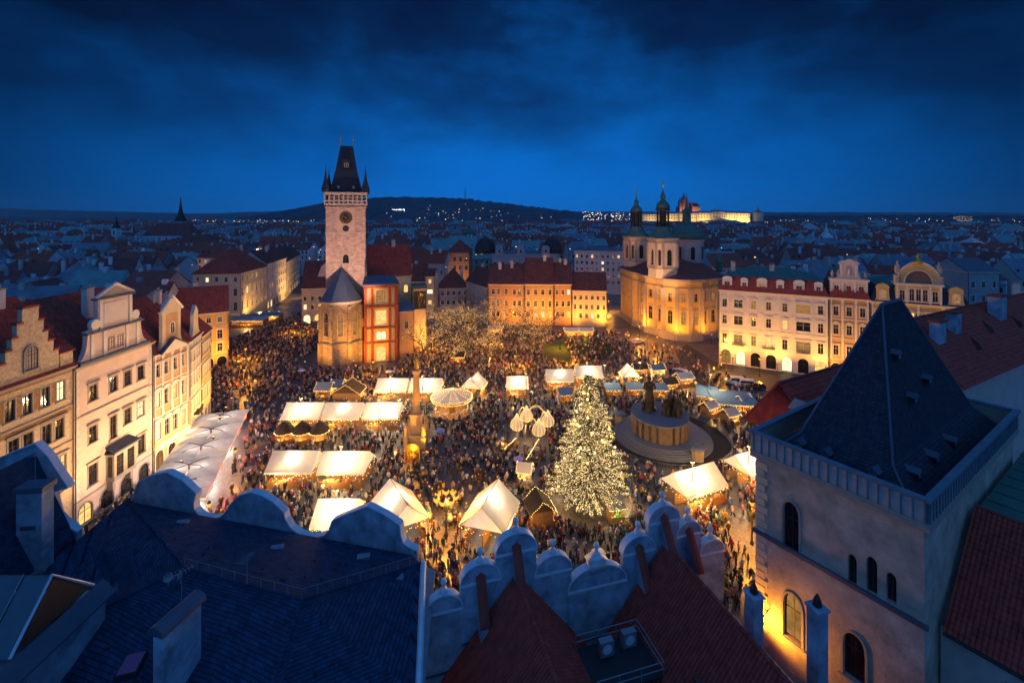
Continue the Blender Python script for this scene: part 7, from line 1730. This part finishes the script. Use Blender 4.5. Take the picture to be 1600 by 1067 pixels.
# hills
def hill(name, pts, Y, depth, mname, seed, base=-2, bump=4):
    """ridge through (u, v) of the skyline at distance Y, with a wooded surface"""
    r = np.random.RandomState(seed); mb = MB(); nx = 220; ny = 26
    us = np.linspace(pts[0][0], pts[-1][0], nx); vs = np.interp(us, [p[0] for p in pts], [p[1] for p in pts])
    V = []
    for j in range(ny):
        t = j/(ny-1); yy = Y-depth*(1-t)
        prof_ = t**.75
        for i in range(nx):
            ridge = HC-(vs[i]-V0)*Y/F
            z = base+(ridge-base)*prof_ + (r.uniform(-1,1)*bump if j > 2 else 0)
            V.append(((us[i]-U0)*Y/F*(1+ (t-1)*.02), yy+r.uniform(-6,6), z))
    fs = [(j*nx+i, j*nx+i+1, (j+1)*nx+i+1, (j+1)*nx+i) for j in range(ny-1) for i in range(nx-1)]
    mb.add(V, fs); o = mb.build(name, M[mname]); o['kind'] = 'structure'; return o
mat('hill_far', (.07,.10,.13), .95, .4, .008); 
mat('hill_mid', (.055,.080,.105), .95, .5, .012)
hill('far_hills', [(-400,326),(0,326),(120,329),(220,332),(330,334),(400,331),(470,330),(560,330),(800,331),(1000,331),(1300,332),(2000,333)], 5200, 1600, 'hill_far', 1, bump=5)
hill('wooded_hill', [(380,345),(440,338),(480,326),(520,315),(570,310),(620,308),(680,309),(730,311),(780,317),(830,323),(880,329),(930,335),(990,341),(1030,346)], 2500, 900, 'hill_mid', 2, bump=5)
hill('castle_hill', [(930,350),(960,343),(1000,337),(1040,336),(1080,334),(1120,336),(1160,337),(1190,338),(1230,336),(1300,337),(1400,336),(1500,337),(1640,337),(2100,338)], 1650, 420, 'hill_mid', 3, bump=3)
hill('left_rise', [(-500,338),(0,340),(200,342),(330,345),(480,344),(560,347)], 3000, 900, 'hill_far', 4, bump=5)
# street lights on hills and among roofs, as points of light
fl = MB(); fw = MB(); rl = random.Random(9)
def farlight(mb, u, v, Y, r): 
    p = atY(u, v, Y); mb.octa((p.x,p.y,p.z), r)
HP = [(380,345),(440,338),(480,326),(520,315),(570,310),(620,308),(680,309),(730,311),(780,317),(830,323),(880,329),(930,335),(990,341),(1030,346)]
def onhill(u, v):
    zr_ = HC-(np.interp(u,[p[0] for p in HP],[p[1] for p in HP])-V0)*2500/F; Y = 1620.0
    while Y < 2480 and -2+(zr_+2)*((Y-1600)/900)**.75 < HC-(v-V0)*Y/F: Y += 12
    return Y-14
for k in range(120):
    u = rl.uniform(500,900); vt = np.interp(u, [500,540,620,730,830,900],[322,314,311,314,326,333]); v = vt+4+(350-vt)*rl.random()**.8; farlight(fw if rl.random() < .5 else fl, u, v, onhill(u,v), rl.choice((.7,.9,1.4)))
for k in range(26): farlight(fw, rl.uniform(612,632), rl.uniform(327,330), onhill(622,328), 1.6)
for k in range(150): farlight(fl if rl.random() < .7 else fw, rl.uniform(300,500), rl.uniform(344,358), 1130-rl.random()*60, rl.choice((.5,.75)))
for k in range(90): farlight(fl if rl.random() < .6 else fw, rl.uniform(910,985), rl.uniform(331,345), 1230, rl.choice((.6,.9)))
for k in range(70): farlight(fl, 1195+rl.random()*70, 344+rl.random()*7+rl.uniform(-1,1), 1190, .5)
for k in range(60): farlight(fl, rl.uniform(1270,1600), rl.uniform(341,351), 1190, rl.choice((.5,.7)))
for k in range(60): farlight(fl, rl.uniform(1490,1520), rl.uniform(338,347), 1195, .35)
for k in range(560):
    y_ = rl.uniform(230,900); u = rl.uniform(0,1600); farlight(fl if rl.random() < .6 else fw, u, V0+F*(HC-rl.uniform(16,22))/y_, y_, .0016*F/720*y_*.45)
for k in range(80): farlight(fl, rl.uniform(360,408), 391+rl.uniform(-2,3), 330, .35)
tag(fl.build('far_street_lights', M['bulb_far']), 'warm far street lights scattered over hills and roofs', 'lights', kind='stuff')
tag(fw.build('far_white_lights', M['bulb_far_white']), 'cool white far street lights scattered over hills', 'lights', kind='stuff')

# castle and cathedral on the hill
Yc = 1420
def cast(u, v): return atY(u, v, Yc)
cs = thing('hilltop_castle', 'long golden floodlit castle palace on the right-hand hill', 'castle', (0,Yc,0))
for u0, u1, vt in ((1004,1030,335),(1031,1060,334),(1062,1088,333.5),(1089,1112,333),(1113,1132,331.5),(1133,1150,333),(1151,1172,333.5)):
    a, b = cast(u0,vt), cast(u1,vt); z0_ = HC-(347-V0)*Yc/F
    q = MB(); q.box(a.x,b.x,0,30,z0_-30,a.z); q.slab([(a.x-1,-1,a.z),(b.x+1,-1,a.z),(b.x+1,15,a.z+6),(a.x-1,15,a.z+6)],.5,1); wq = q.build('wing', [M['plaster_cream'], M['far_roof_slate']], cs)
    n = max(3,int((b.x-a.x)/8))
    for k in range(n):
        for rr_ in range(2): link('window', farwin(None,2.6,4.2), wq, (a.x+(b.x-a.x)*(k+.5)/n, 0, a.z-7-rr_*9))
fl_pts = [(1017,34000),(1046,40000),(1075,60000),(1100,60000),(1122,90000),(1141,80000),(1162,90000)]
for u, wt in fl_pts:
    p = cast(u,346); 
    f = thing('castle_floodlight', 'floodlight below the castle wing %s' % {1017:'farthest left',1046:'behind the church towers',1075:'nearest the cathedral',1100:'left of the centre',1122:'at the centre',1141:'right of the centre',1162:'at the right end'}[u], 'floodlight', (p.x,Yc-24,p.z-4), 0, 'castle floodlights')
    MB().box(-.6,.6,-.4,.4,-.2,.6).build('housing', M['metal_dark'], f); MB().box(-.5,.5,-.3,.3,.61,.66).build('lens', M['bulb_far'], f)
    spot(f, (0,0,2), (0,24,10), wt*2.6, (1,.66,.20), 140)
cd = thing('hilltop_cathedral', 'dark gothic cathedral with spires rising above the castle', 'cathedral', (0,1500,0))
def cpt(u, v): return atY(u, v, 1500)
zb = cpt(1070,336).z
def cbox(u0,u1,vt,mi=0,y0=0,y1=30,name='nave'):
    a, b = cpt(u0,vt), cpt(u1,vt); return a.x, b.x, a.z
x0,x1,z1 = cbox(1062,1094,323)
q = MB(); q.box(x0,x1,0,36,zb-30,z1); q.build('nave', mat('cathedral_stone', (.20,.13,.11), .9, .3, .1), cd)
q = MB(); q.slab([(x0,-1,z1),(x1,-1,z1),(x1-4,18,cpt(0,317).z),(x0,18,cpt(0,317).z)],1); q.build('roof', M['far_roof_maroon'], cd)
for u, vt, hw, vs_ in ((1068,309,6,299),(1062,314,3.5,306),(1073,314,3.5,307),(1081,322,2.5,308)):
    p, s = cpt(u,vt), cpt(u,vs_); q = MB(); q.box(p.x-hw,p.x+hw,-8,4,zb-10,p.z); q.lathe([(hw*1.1,p.z),(hw*.4,p.z+(s.z-p.z)*.45),(.2,s.z)], 6, (p.x,-2), 1); q.build('spire_tower', [M['cathedral_stone'], M['far_roof_slate']], cd)
for u in (1066,1086):
    f = thing('cathedral_floodlight', 'floodlight at the %s foot of the cathedral' % ('tower' if u < 1070 else 'choir'), 'floodlight', (cpt(u,333).x,1480,cpt(u,333).z), 0, 'castle floodlights'); MB().box(-.6,.6,-.4,.4,-.2,.6).build('housing', M['metal_dark'], f); spot(f, (0,0,2), (0,24,22), 120000, (1,.42,.16), 120)
bs = thing('twin_towered_basilica', 'small white twin-towered basilica between cathedral and castle', 'church', (0,1440,0))
for u in (1116.5,1122.5):
    p = atY(u,327,1440); q = MB(); q.box(p.x-3,p.x+3,0,6,p.z-30,p.z); q.lathe([(3.4,p.z),(.2,p.z+9)], 4, (p.x,3), 1, PI/4); q.build('tower', [M['plaster_white'], M['far_white']], bs)
ht_ = thing('round_castle_tower', 'squat dark tower at the right end of the castle', 'tower', (0,1430,0)); p = atY(1187,332,1430)
q = MB(); q.box(p.x-12,p.x+12,0,20,p.z-40,p.z); q.lathe([(16,p.z),(4,p.z+9),(3,p.z+12),(.3,p.z+17)], 4, (p.x,10), 1, PI/4); q.build('tower_body', [M['far_grey'], M['far_roof_slate']], ht_)
lk = thing('lookout_tower', 'thin lattice lookout tower on top of the wooded hill', 'tower', (0,2480,0)); p = atY(727,311,2480); s = atY(727,293,2480)
q = MB()
for dx, dy in ((-4,-4),(4,-4),(4,4),(-4,4)): q.tube([(p.x+dx,dy,p.z-6),(p.x+dx*.4,dy*.4,s.z-12)], .9, 4)
for k in range(6): z = p.z+(s.z-12-p.z)*k/6; f_ = 4*(1-.6*k/6); q.box(p.x-f_,p.x+f_,-f_,f_,z,z+1)
q.box(p.x-3.2,p.x+3.2,-3.2,3.2,s.z-14,s.z-8); q.tube([(p.x,0,s.z-8),(p.x,0,s.z)], [1.2,.4], 5); q.build('lattice', M['far_grey'], lk)
# landmark spires in the middle distance
def spire(name, label, u, vt, vb, Y, hw, wall, roof, vbody, n=4):
    p, s, b = atY(u,vbody,Y), atY(u,vt,Y), atY(u,vb,Y); t = thing(name, label, 'church tower', (p.x,Y,0))
    q = MB(); q.box(-hw,hw,0,2*hw,0,p.z); q.build('tower_body', M[wall], t)
    q = MB(); h = s.z-p.z; q.lathe([(hw*1.45,p.z),(hw*.55,p.z+h*.32),(hw*.25,p.z+h*.6),(.06,s.z)], n, (0,hw), 0, PI/4); q.build('spire', M[roof], t)
    window(t, 0, p.z-5.5, 1.6, 3.4, arch='round', trim=None, rec=.02)
    return t
spire('spired_church_tower', 'slender dark needle-spired church tower at the left', 278,306,345,520,4.4,'far_grey','metal_dark',346)
spire('small_steeple', 'little white steeple with dark cap left of the needle spire', 178,337,375,420,2.6,'far_white','metal_dark',357)
spire('green_cap_steeple', 'pale bell tower with green cap above the terrace', 711,339,366,480,6,'far_grey','far_roof_green',350,8)
spire('white_cone_tower', 'pale cone-roofed tower above arched palace', 1296,347,378,420,4.5,'far_grey','far_white',372)
spire('thin_green_spire', 'thin green spire tower right of the white cone', 1353,337,380,430,3.2,'far_grey','far_roof_green',366)
spire('slate_peak_tower', 'dark slate peaked tower at the right', 1324,350,380,440,4.5,'far_grey','far_roof_slate',363)
ch_ = thing('great_roofed_church', 'big church with high maroon roof below the needle spire', 'church', (X(222,440),440,0), .05)
Wn = X(296,440)-X(222,440); ez = HC-(368-V0)*440/F; rz2 = HC-(349-V0)*440/F
MB().box(0,Wn,0,20,0,ez).build('wall', M['far_white'], ch_); rb = MB(); roof_mesh(rb, Wn, 20, ez, rz2, 'hip', .5, .3, 8); rb.build('roof', [M['far_roof_maroon']]*3, ch_)
for k in range(7): window(ch_, Wn*(k+.5)/7, ez-7.5, 1.6, 5.2, arch='round', trim=None, rec=.02)
for k, (u0,u1,vE,vR,Y,lb_,mw) in enumerate(((255,345,398,368,330,'broad purple-roofed church hall right of the great church','far_grey'),(50,160,438,417,215,'pale gabled house with two square attic windows on the left','far_white'),(-20,62,412,377,300,'big dark glazed block at the far left edge','metal_dark'))):
    w_ = X(u1,Y)-X(u0,Y); ez = HC-(vE-V0)*Y/F; zr_ = HC-(vR-V0)*Y/F
    t = thing('broad_house', lb_, 'house', (X(u0,Y),Y,0)); MB().box(0,w_,0,18,0,ez).build('wall', M[mw], t); rb = MB(); roof_mesh(rb, w_, 18, ez, zr_, ('hip','cross','flat')[k], .5, .25); rb.build('roof', [M[('far_roof_maroon','far_roof_maroon','far_roof_slate')[k]]]*2+[M[mw]], t)
    if k == 1:
        for x in (.42,.60): link('window', farwin(None,1.6,1.7), t, (w_*x,0,ez+.4))
    if k == 2:
        for r_ in range(3):
            for j in range(8): link('window', farwin('lit_warm' if (j+r_*3) % 7 == 0 else None,2.2,2.6), t, (w_*(j+.5)/8,0,ez-5-r_*5.5))
dmx = thing('lit_domed_church', 'small church with lit drum and green dome above the terrace', 'church', (X(733,420),420,0))
q = MB(); z_ = HC-(376-V0)*420/F; q.lathe([(5.2,0),(5.2,z_+5.0)], 10); q.build('drum', M['plaster_cream'], dmx)
for k in range(10): a = 2*PI*(k+.5)/10; link('window', farwin('lit_warm',1.6,3.6), dmx, (5.05*math.cos(a),5.05*math.sin(a),z_+.4), a+PI/2)
q = MB(); q.lathe([(5.8,z_+5),(5.4,z_+7.5),(3.8,z_+10),(1.2,z_+11.5),(1.0,z_+13.5),(.1,z_+16)], 12); q.build('dome', M['copper_green'], dmx, smooth=True)
# ================================================================== CROWD
def person_mesh(pose, sub):
    """one continuous figure grown with the Skin modifier; pose: dict of joint offsets"""
    st, arm, lean = pose
    J = {'pelvis':(0,0,.92),'chest':(0,lean*.5,1.22),'neck':(0,lean*.8,1.46),'head':(0,lean,1.60),'crown':(0,lean,1.70),
         'lhip':(-.10,0,.88),'lknee':(-.11,-st*.55-.03,.50),'lank':(-.11,-st*.8+.05,.09),'ltoe':(-.12,-st*.8-.12,.05),
         'rhip':(.10,0,.88),'rknee':(.11,st*.35-.03,.50),'rank':(.11,st*.9+.05,.09),'rtoe':(.12,st*.9-.12,.05),
         'lsh':(-.19,lean*.7,1.40),'lel':(-.26,lean*.5+st*.25,1.14),'lha':(-.22+.1*arm,lean*.5+st*.2-.10-.22*arm,.90+.22*arm),
         'rsh':(.19,lean*.7,1.40),'rel':(.26,lean*.5-st*.25,1.14),'rha':(.22-.1*arm,lean*.5-st*.2-.10-.22*arm,.90+.22*arm)}
    rad = {'pelvis':.155,'chest':.165,'neck':.062,'head':.105,'crown':.085,'lhip':.10,'lknee':.075,'lank':.05,'ltoe':.045,'rhip':.10,'rknee':.075,'rank':.05,'rtoe':.045,'lsh':.085,'lel':.062,'lha':.045,'rsh':.085,'rel':.062,'rha':.045}
    E = [('pelvis','chest'),('chest','neck'),('neck','head'),('head','crown'),('pelvis','lhip'),('lhip','lknee'),('lknee','lank'),('lank','ltoe'),('pelvis','rhip'),('rhip','rknee'),('rknee','rank'),('rank','rtoe'),('chest','lsh'),('lsh','lel'),('lel','lha'),('chest','rsh'),('rsh','rel'),('rel','rha')]
    ks = list(J); me = bpy.data.meshes.new('person_skeleton'); me.from_pydata([J[k] for k in ks], [(ks.index(a),ks.index(b)) for a,b in E], [])
    ob = bpy.data.objects.new('person_skeleton', me); C.objects.link(ob)
    md = ob.modifiers.new('skin','SKIN')
    for i, k in enumerate(ks): v = me.skin_vertices[0].data[i]; v.radius = (rad[k]*1.05, rad[k]*1.05); v.use_root = (k == 'pelvis')
    if sub: m2 = ob.modifiers.new('sub','SUBSURF'); m2.levels = 1; m2.render_levels = 1
    dg = bpy.context.evaluated_depsgraph_get(); out = bpy.data.meshes.new_from_object(ob.evaluated_get(dg))
    bpy.data.objects.remove(ob); bpy.data.meshes.remove(me)
    for m in ('coat','trousers','skin','hair','rubber'): out.materials.append(M[m])
    mi = []
    for p in out.polygons:
        c = p.center
        if c.z > 1.50: mi.append(2 if (c.y < lean-.03 and c.z < 1.68) else 3)
        elif c.z < .12: mi.append(4)
        elif c.z < .74: mi.append(1)
        elif abs(c.x) > .12 and c.z < .96+.22*arm and c.y < -.12: mi.append(2)
        else: mi.append(0)
    out.polygons.foreach_set('material_index', mi); out.name = 'person'
    return out
poses = [(0.0,0.0,0.0),(.22,.1,-.03),(-.25,.0,-.02),(.05,.8,.0),(.0,.9,-.04),(.30,.3,-.05)]
PM = [person_mesh(p, True) for p in poses]; PL = [person_mesh(p, False) for p in poses]
rp = random.Random(21)
COATS = [('black',(.02,.02,.022)),('charcoal',(.045,.045,.05)),('navy',(.02,.03,.09)),('brown',(.06,.035,.02)),('red',(.30,.03,.03)),('white',(.55,.53,.5)),('beige',(.38,.28,.18)),('olive',(.08,.085,.03)),('blue',(.035,.07,.20)),('maroon',(.14,.02,.03)),('grey',(.2,.2,.21)),('mustard',(.42,.24,.03)),('pink',(.36,.17,.19)),('teal',(.03,.16,.17))]
CW_ = [11,8,8,6,6,9,8,4,6,4,8,3,4,2]
def free(x, y, m=.15):
    for o in OBST:
        dx, dy = x-o[0], y-o[1]
        if abs(dx) > 14 or abs(dy) > 14: continue
        ca, sa = math.cos(o[5]), math.sin(o[5]); lx, ly = dx*ca+dy*sa, -dx*sa+dy*ca
        if o[3] == o[4] and o[2] >= o[3]-.6:
            if lx*lx+ly*ly < (o[3]+m)**2: return False
        elif abs(lx) < o[3]+m and abs(ly) < o[4]+m: return False
    return True
def inside(x, y):
    if y < 50 or y > 215: return False
    if x < XF+1.2 and y < 87: return False
    if y >= 87 and y < 102 and (x-XF) < -.365*(y-86.6)+1.0: return False
    if 102 <= y < 134 and x < -82-(y-102)*.1: return False
    if y >= 134 and x < -81: 
        if not (y > 134 and x > -97+ (y-176)*.10 and y < 230): return False
    if -58.5 < x < -33 and 131.5 < y < 165+(x+58)*.3: return False
    if x > -33 and y > 172: return False
    if x > -64 and x < -33 and y > 131.5: return False
    if x > 45.5 and y > 155: return False
    if x > 53 and y > 150: return False
    if x > 57: 
        lim = 137.7-(x-61.8)*.54-3
        if y > lim: return False
    if x > 30 and y < 66 and x > 30: return False
    if x > 62 or (x > 44 and y < 70): return False
    return True
def dens(x, y):
    if y > 172 and x < -62: return .55
    if y > 128 and -88 < x < -58: return .55
    if x > 42 and y > 112: return .16
    if y > 128 and x > 18: return .35
    if y < 66 and x > 14: return .75
    if lawn_in(x, y): return 0.0
    return .62+.38*math.sin(x*.33+1.4*math.sin(y*.19))*math.sin(y*.29+1.2*math.sin(x*.16))
def lawn_in(x, y):
    c = False; n = len(lawn_poly); j = n-1
    for i in range(n):
        (xi,yi),(xj,yj) = lawn_poly[i], lawn_poly[j]
        if (yi > y) != (yj > y) and x < (xj-xi)*(y-yi)/(yj-yi)+xi: c = not c
        j = i
    return c
people = []; grid = {}
tries = 0
while len(people) < 8200 and tries < 190000:
    tries += 1
    y = rp.uniform(50,212); x = rp.uniform(-98,62)
    if not inside(x,y) or rp.random() > dens(x,y) or not free(x,y): continue
    k = (int(x/.52), int(y/.52))
    if k in grid: continue
    grid[k] = 1; people.append((x,y))
tries = 0; extra = 0
while extra < 520 and tries < 20000:      # the lane mouths just beyond the near roofs are packed too
    tries += 1; y = rp.uniform(50,68); x = rp.uniform(-44,31)
    k = (int(x/.52), int(y/.52))
    if not inside(x,y) or k in grid or not free(x,y): continue
    grid[k] = 1; people.append((x,y)); extra += 1
# visible ones nearest the camera become individuals
def hidden_by_roofs(x, y):
    u, v = 800+720*x/y, V0+720*(HC-.9)/y
    if u < 655:
        pv_ = np.interp(u, [207,262,304,335,393,468,496,520,575,626,652],[770,745,795,812,772,834,840,812,793,830,862]) if u > 207 else 700
        if v > pv_-3: return True
    elif u < 1131:
        pv_ = np.interp(u, [655,665,692,720,750,776,806,838,863,893,933,976,1000,1015,1037,1058,1075,1095,1110,1131,1132],[1100,945,925,930,880,870,832,880,866,900,880,880,835,830,790,830,813,845,842,860,1100])
        if v > pv_-3: return True
    elif u > 1181: return v > 600
    return False
vis = [p for p in people if not hidden_by_roofs(*p)]
vis.sort(key=lambda p: p[1]); ind = vis[:296]; si_ = set(ind); rest = [p for p in people if p not in si_]
wcum = []
POSEW = ['standing','walking','striding','waiting','huddled','hurrying']
HAT = [None,None,None,None,None,('white hat',(.6,.58,.55)),('red hat',(.45,.03,.03)),('dark cap',(.02,.02,.03))]
used = {}
for (x,y) in ind:
    pi_ = rp.randrange(6); cn, cc_ = rp.choices(COATS, CW_)[0]; h = rp.uniform(.92,1.06)
    lm = min(LAND, key=lambda l: (l[0]-x)**2+(l[1]-y)**2)
    side = 'left of' if x < lm[0]-1.2 else 'right of' if x > lm[0]+1.2 else ('in front of' if y < lm[1] else 'behind')
    hat = rp.choice(HAT)
    lab = 'person in %s coat%s %s %s %s' % (cn, ' and '+hat[0] if hat else '', POSEW[pi_], side, lm[2])
    o = link('person', PM[pi_], None, (x,y,0), rp.uniform(0,2*PI)); o.scale = (h*1.04,h*1.04,h); o.color = (*cc_,1); tag(o, lab, 'person', 'people in the market crowd')
    if hat:
        if hat[0] not in used:
            q = MB(); q.lathe([(.118,1.62),(.128,1.66),(.12,1.74),(.07,1.80),(.02,1.82)], 8); m_ = mat('hat_'+hat[0].split()[0], hat[1], .9, .1, 6); used[hat[0]] = q.build('hat', m_, o)
            used[hat[0]].location = (0, poses[pi_][2], 0)
        else: hb = link('hat', used[hat[0]].data, o, (0, poses[pi_][2], 0))
# the rest of the crowd as one mass
cm_ = bpy.data.materials.new('crowd'); cm_.use_nodes = True; nn = cm_.node_tree.nodes
at_ = nn.new('ShaderNodeAttribute'); at_.attribute_name = 'col'; cm_.node_tree.links.new(at_.outputs['Color'], nn['Principled BSDF'].inputs['Base Color']); nn['Principled BSDF'].inputs['Roughness'].default_value = .85
base = []
for me in PL:
    vv = np.array([v.co[:] for v in me.vertices]); ff = []; fm = []
    for p in me.polygons:
        vs_ = list(p.vertices)
        for k in range(1, len(vs_)-1): ff.append((vs_[0],vs_[k],vs_[k+1])); fm.append(p.material_index)
    base.append((vv, np.array(ff), np.array(fm)))
VV = []; FF = []; CCl = []; off = 0
for (x,y) in rest:
    vv, ff, fm = base[rp.randrange(6)]; a = rp.uniform(0,2*PI); s = rp.uniform(.9,1.06); ca, sa = math.cos(a)*s, math.sin(a)*s
    P = np.empty_like(vv); P[:,0] = vv[:,0]*ca*1.08-vv[:,1]*sa*1.08+x; P[:,1] = vv[:,0]*sa*1.08+vv[:,1]*ca*1.08+y; P[:,2] = vv[:,2]*s
    VV.append(P); FF.append(ff+off); off += len(vv)
    coat = rp.choices(COATS, CW_)[0][1]; tr = rp.choice(((.025,.026,.035),(.03,.05,.10),(.05,.045,.04))); hr = rp.choice(((.05,.03,.02),(.02,.02,.02),(.25,.16,.08),(.5,.48,.45),(.2,.12,.08),(.1,.1,.12)))
    pal = np.array([(*coat,1),(*tr,1),(.45,.27,.19,1),(*hr,1),(.015,.015,.016,1)]); CCl.append(pal[fm])
VV = np.concatenate(VV); FF = np.concatenate(FF); CCl = np.concatenate(CCl)
me = bpy.data.meshes.new('crowd'); me.vertices.add(len(VV)); me.vertices.foreach_set('co', VV.ravel().astype(np.float32))
me.loops.add(FF.size); me.loops.foreach_set('vertex_index', FF.ravel().astype(np.int32)); me.polygons.add(len(FF)); me.polygons.foreach_set('loop_start', np.arange(0,FF.size,3,dtype=np.int32)); me.polygons.foreach_set('loop_total', np.full(len(FF),3,dtype=np.int32))
ca_ = me.color_attributes.new('col','FLOAT_COLOR','CORNER'); ca_.data.foreach_set('color', np.repeat(CCl,3,axis=0).ravel().astype(np.float32))
me.materials.append(cm_); me.update(); me.validate()
co2 = link('crowd', me); tag(co2, 'dense dark crowd filling the market square beyond the nearest people', 'crowd', kind='stuff')

# ------------------------------------------------------------------ evening haze over the town
hz = bpy.data.materials.new('haze'); hz.use_nodes = True; hn = hz.node_tree.nodes; hn.remove(hn['Principled BSDF'])
pvn = hn.new('ShaderNodeVolumePrincipled'); pvn.inputs['Color'].default_value = (.9,.95,1,1); pvn.inputs['Density'].default_value = HAZE; pvn.inputs['Anisotropy'].default_value = .2
hz.node_tree.links.new(pvn.outputs[0], hn['Material Output'].inputs['Volume'])
if HAZE > 0:
    ho = MB().box(-7500,7500,-600,5700,-14,206).build('haze', hz); tag(ho, 'thin blue evening haze over the whole town', 'haze', kind='stuff')
# alike things keep apart by their order from the left
from collections import defaultdict
bylab = defaultdict(list)
for o in C.objects:
    if o.parent is None and o.get('label') and o.get('group') in ('houses of the old town beyond the square', 'people in the market crowd'): bylab[o['label']].append(o)
ORD = ('left','second','third','fourth','fifth','sixth')
for lab, os_ in bylab.items():
    if 1 < len(os_) <= 6 and len(lab.split()) <= 13:
        os_.sort(key=lambda o: o.location.x/o.location.y)
        for k, o in enumerate(os_): o['label'] = lab + (', leftmost alike' if k == 0 else ', rightmost alike' if k == len(os_)-1 else ', %s alike' % ORD[k])
print('PEOPLE', len(people), len(rest), 'tris', len(FF))
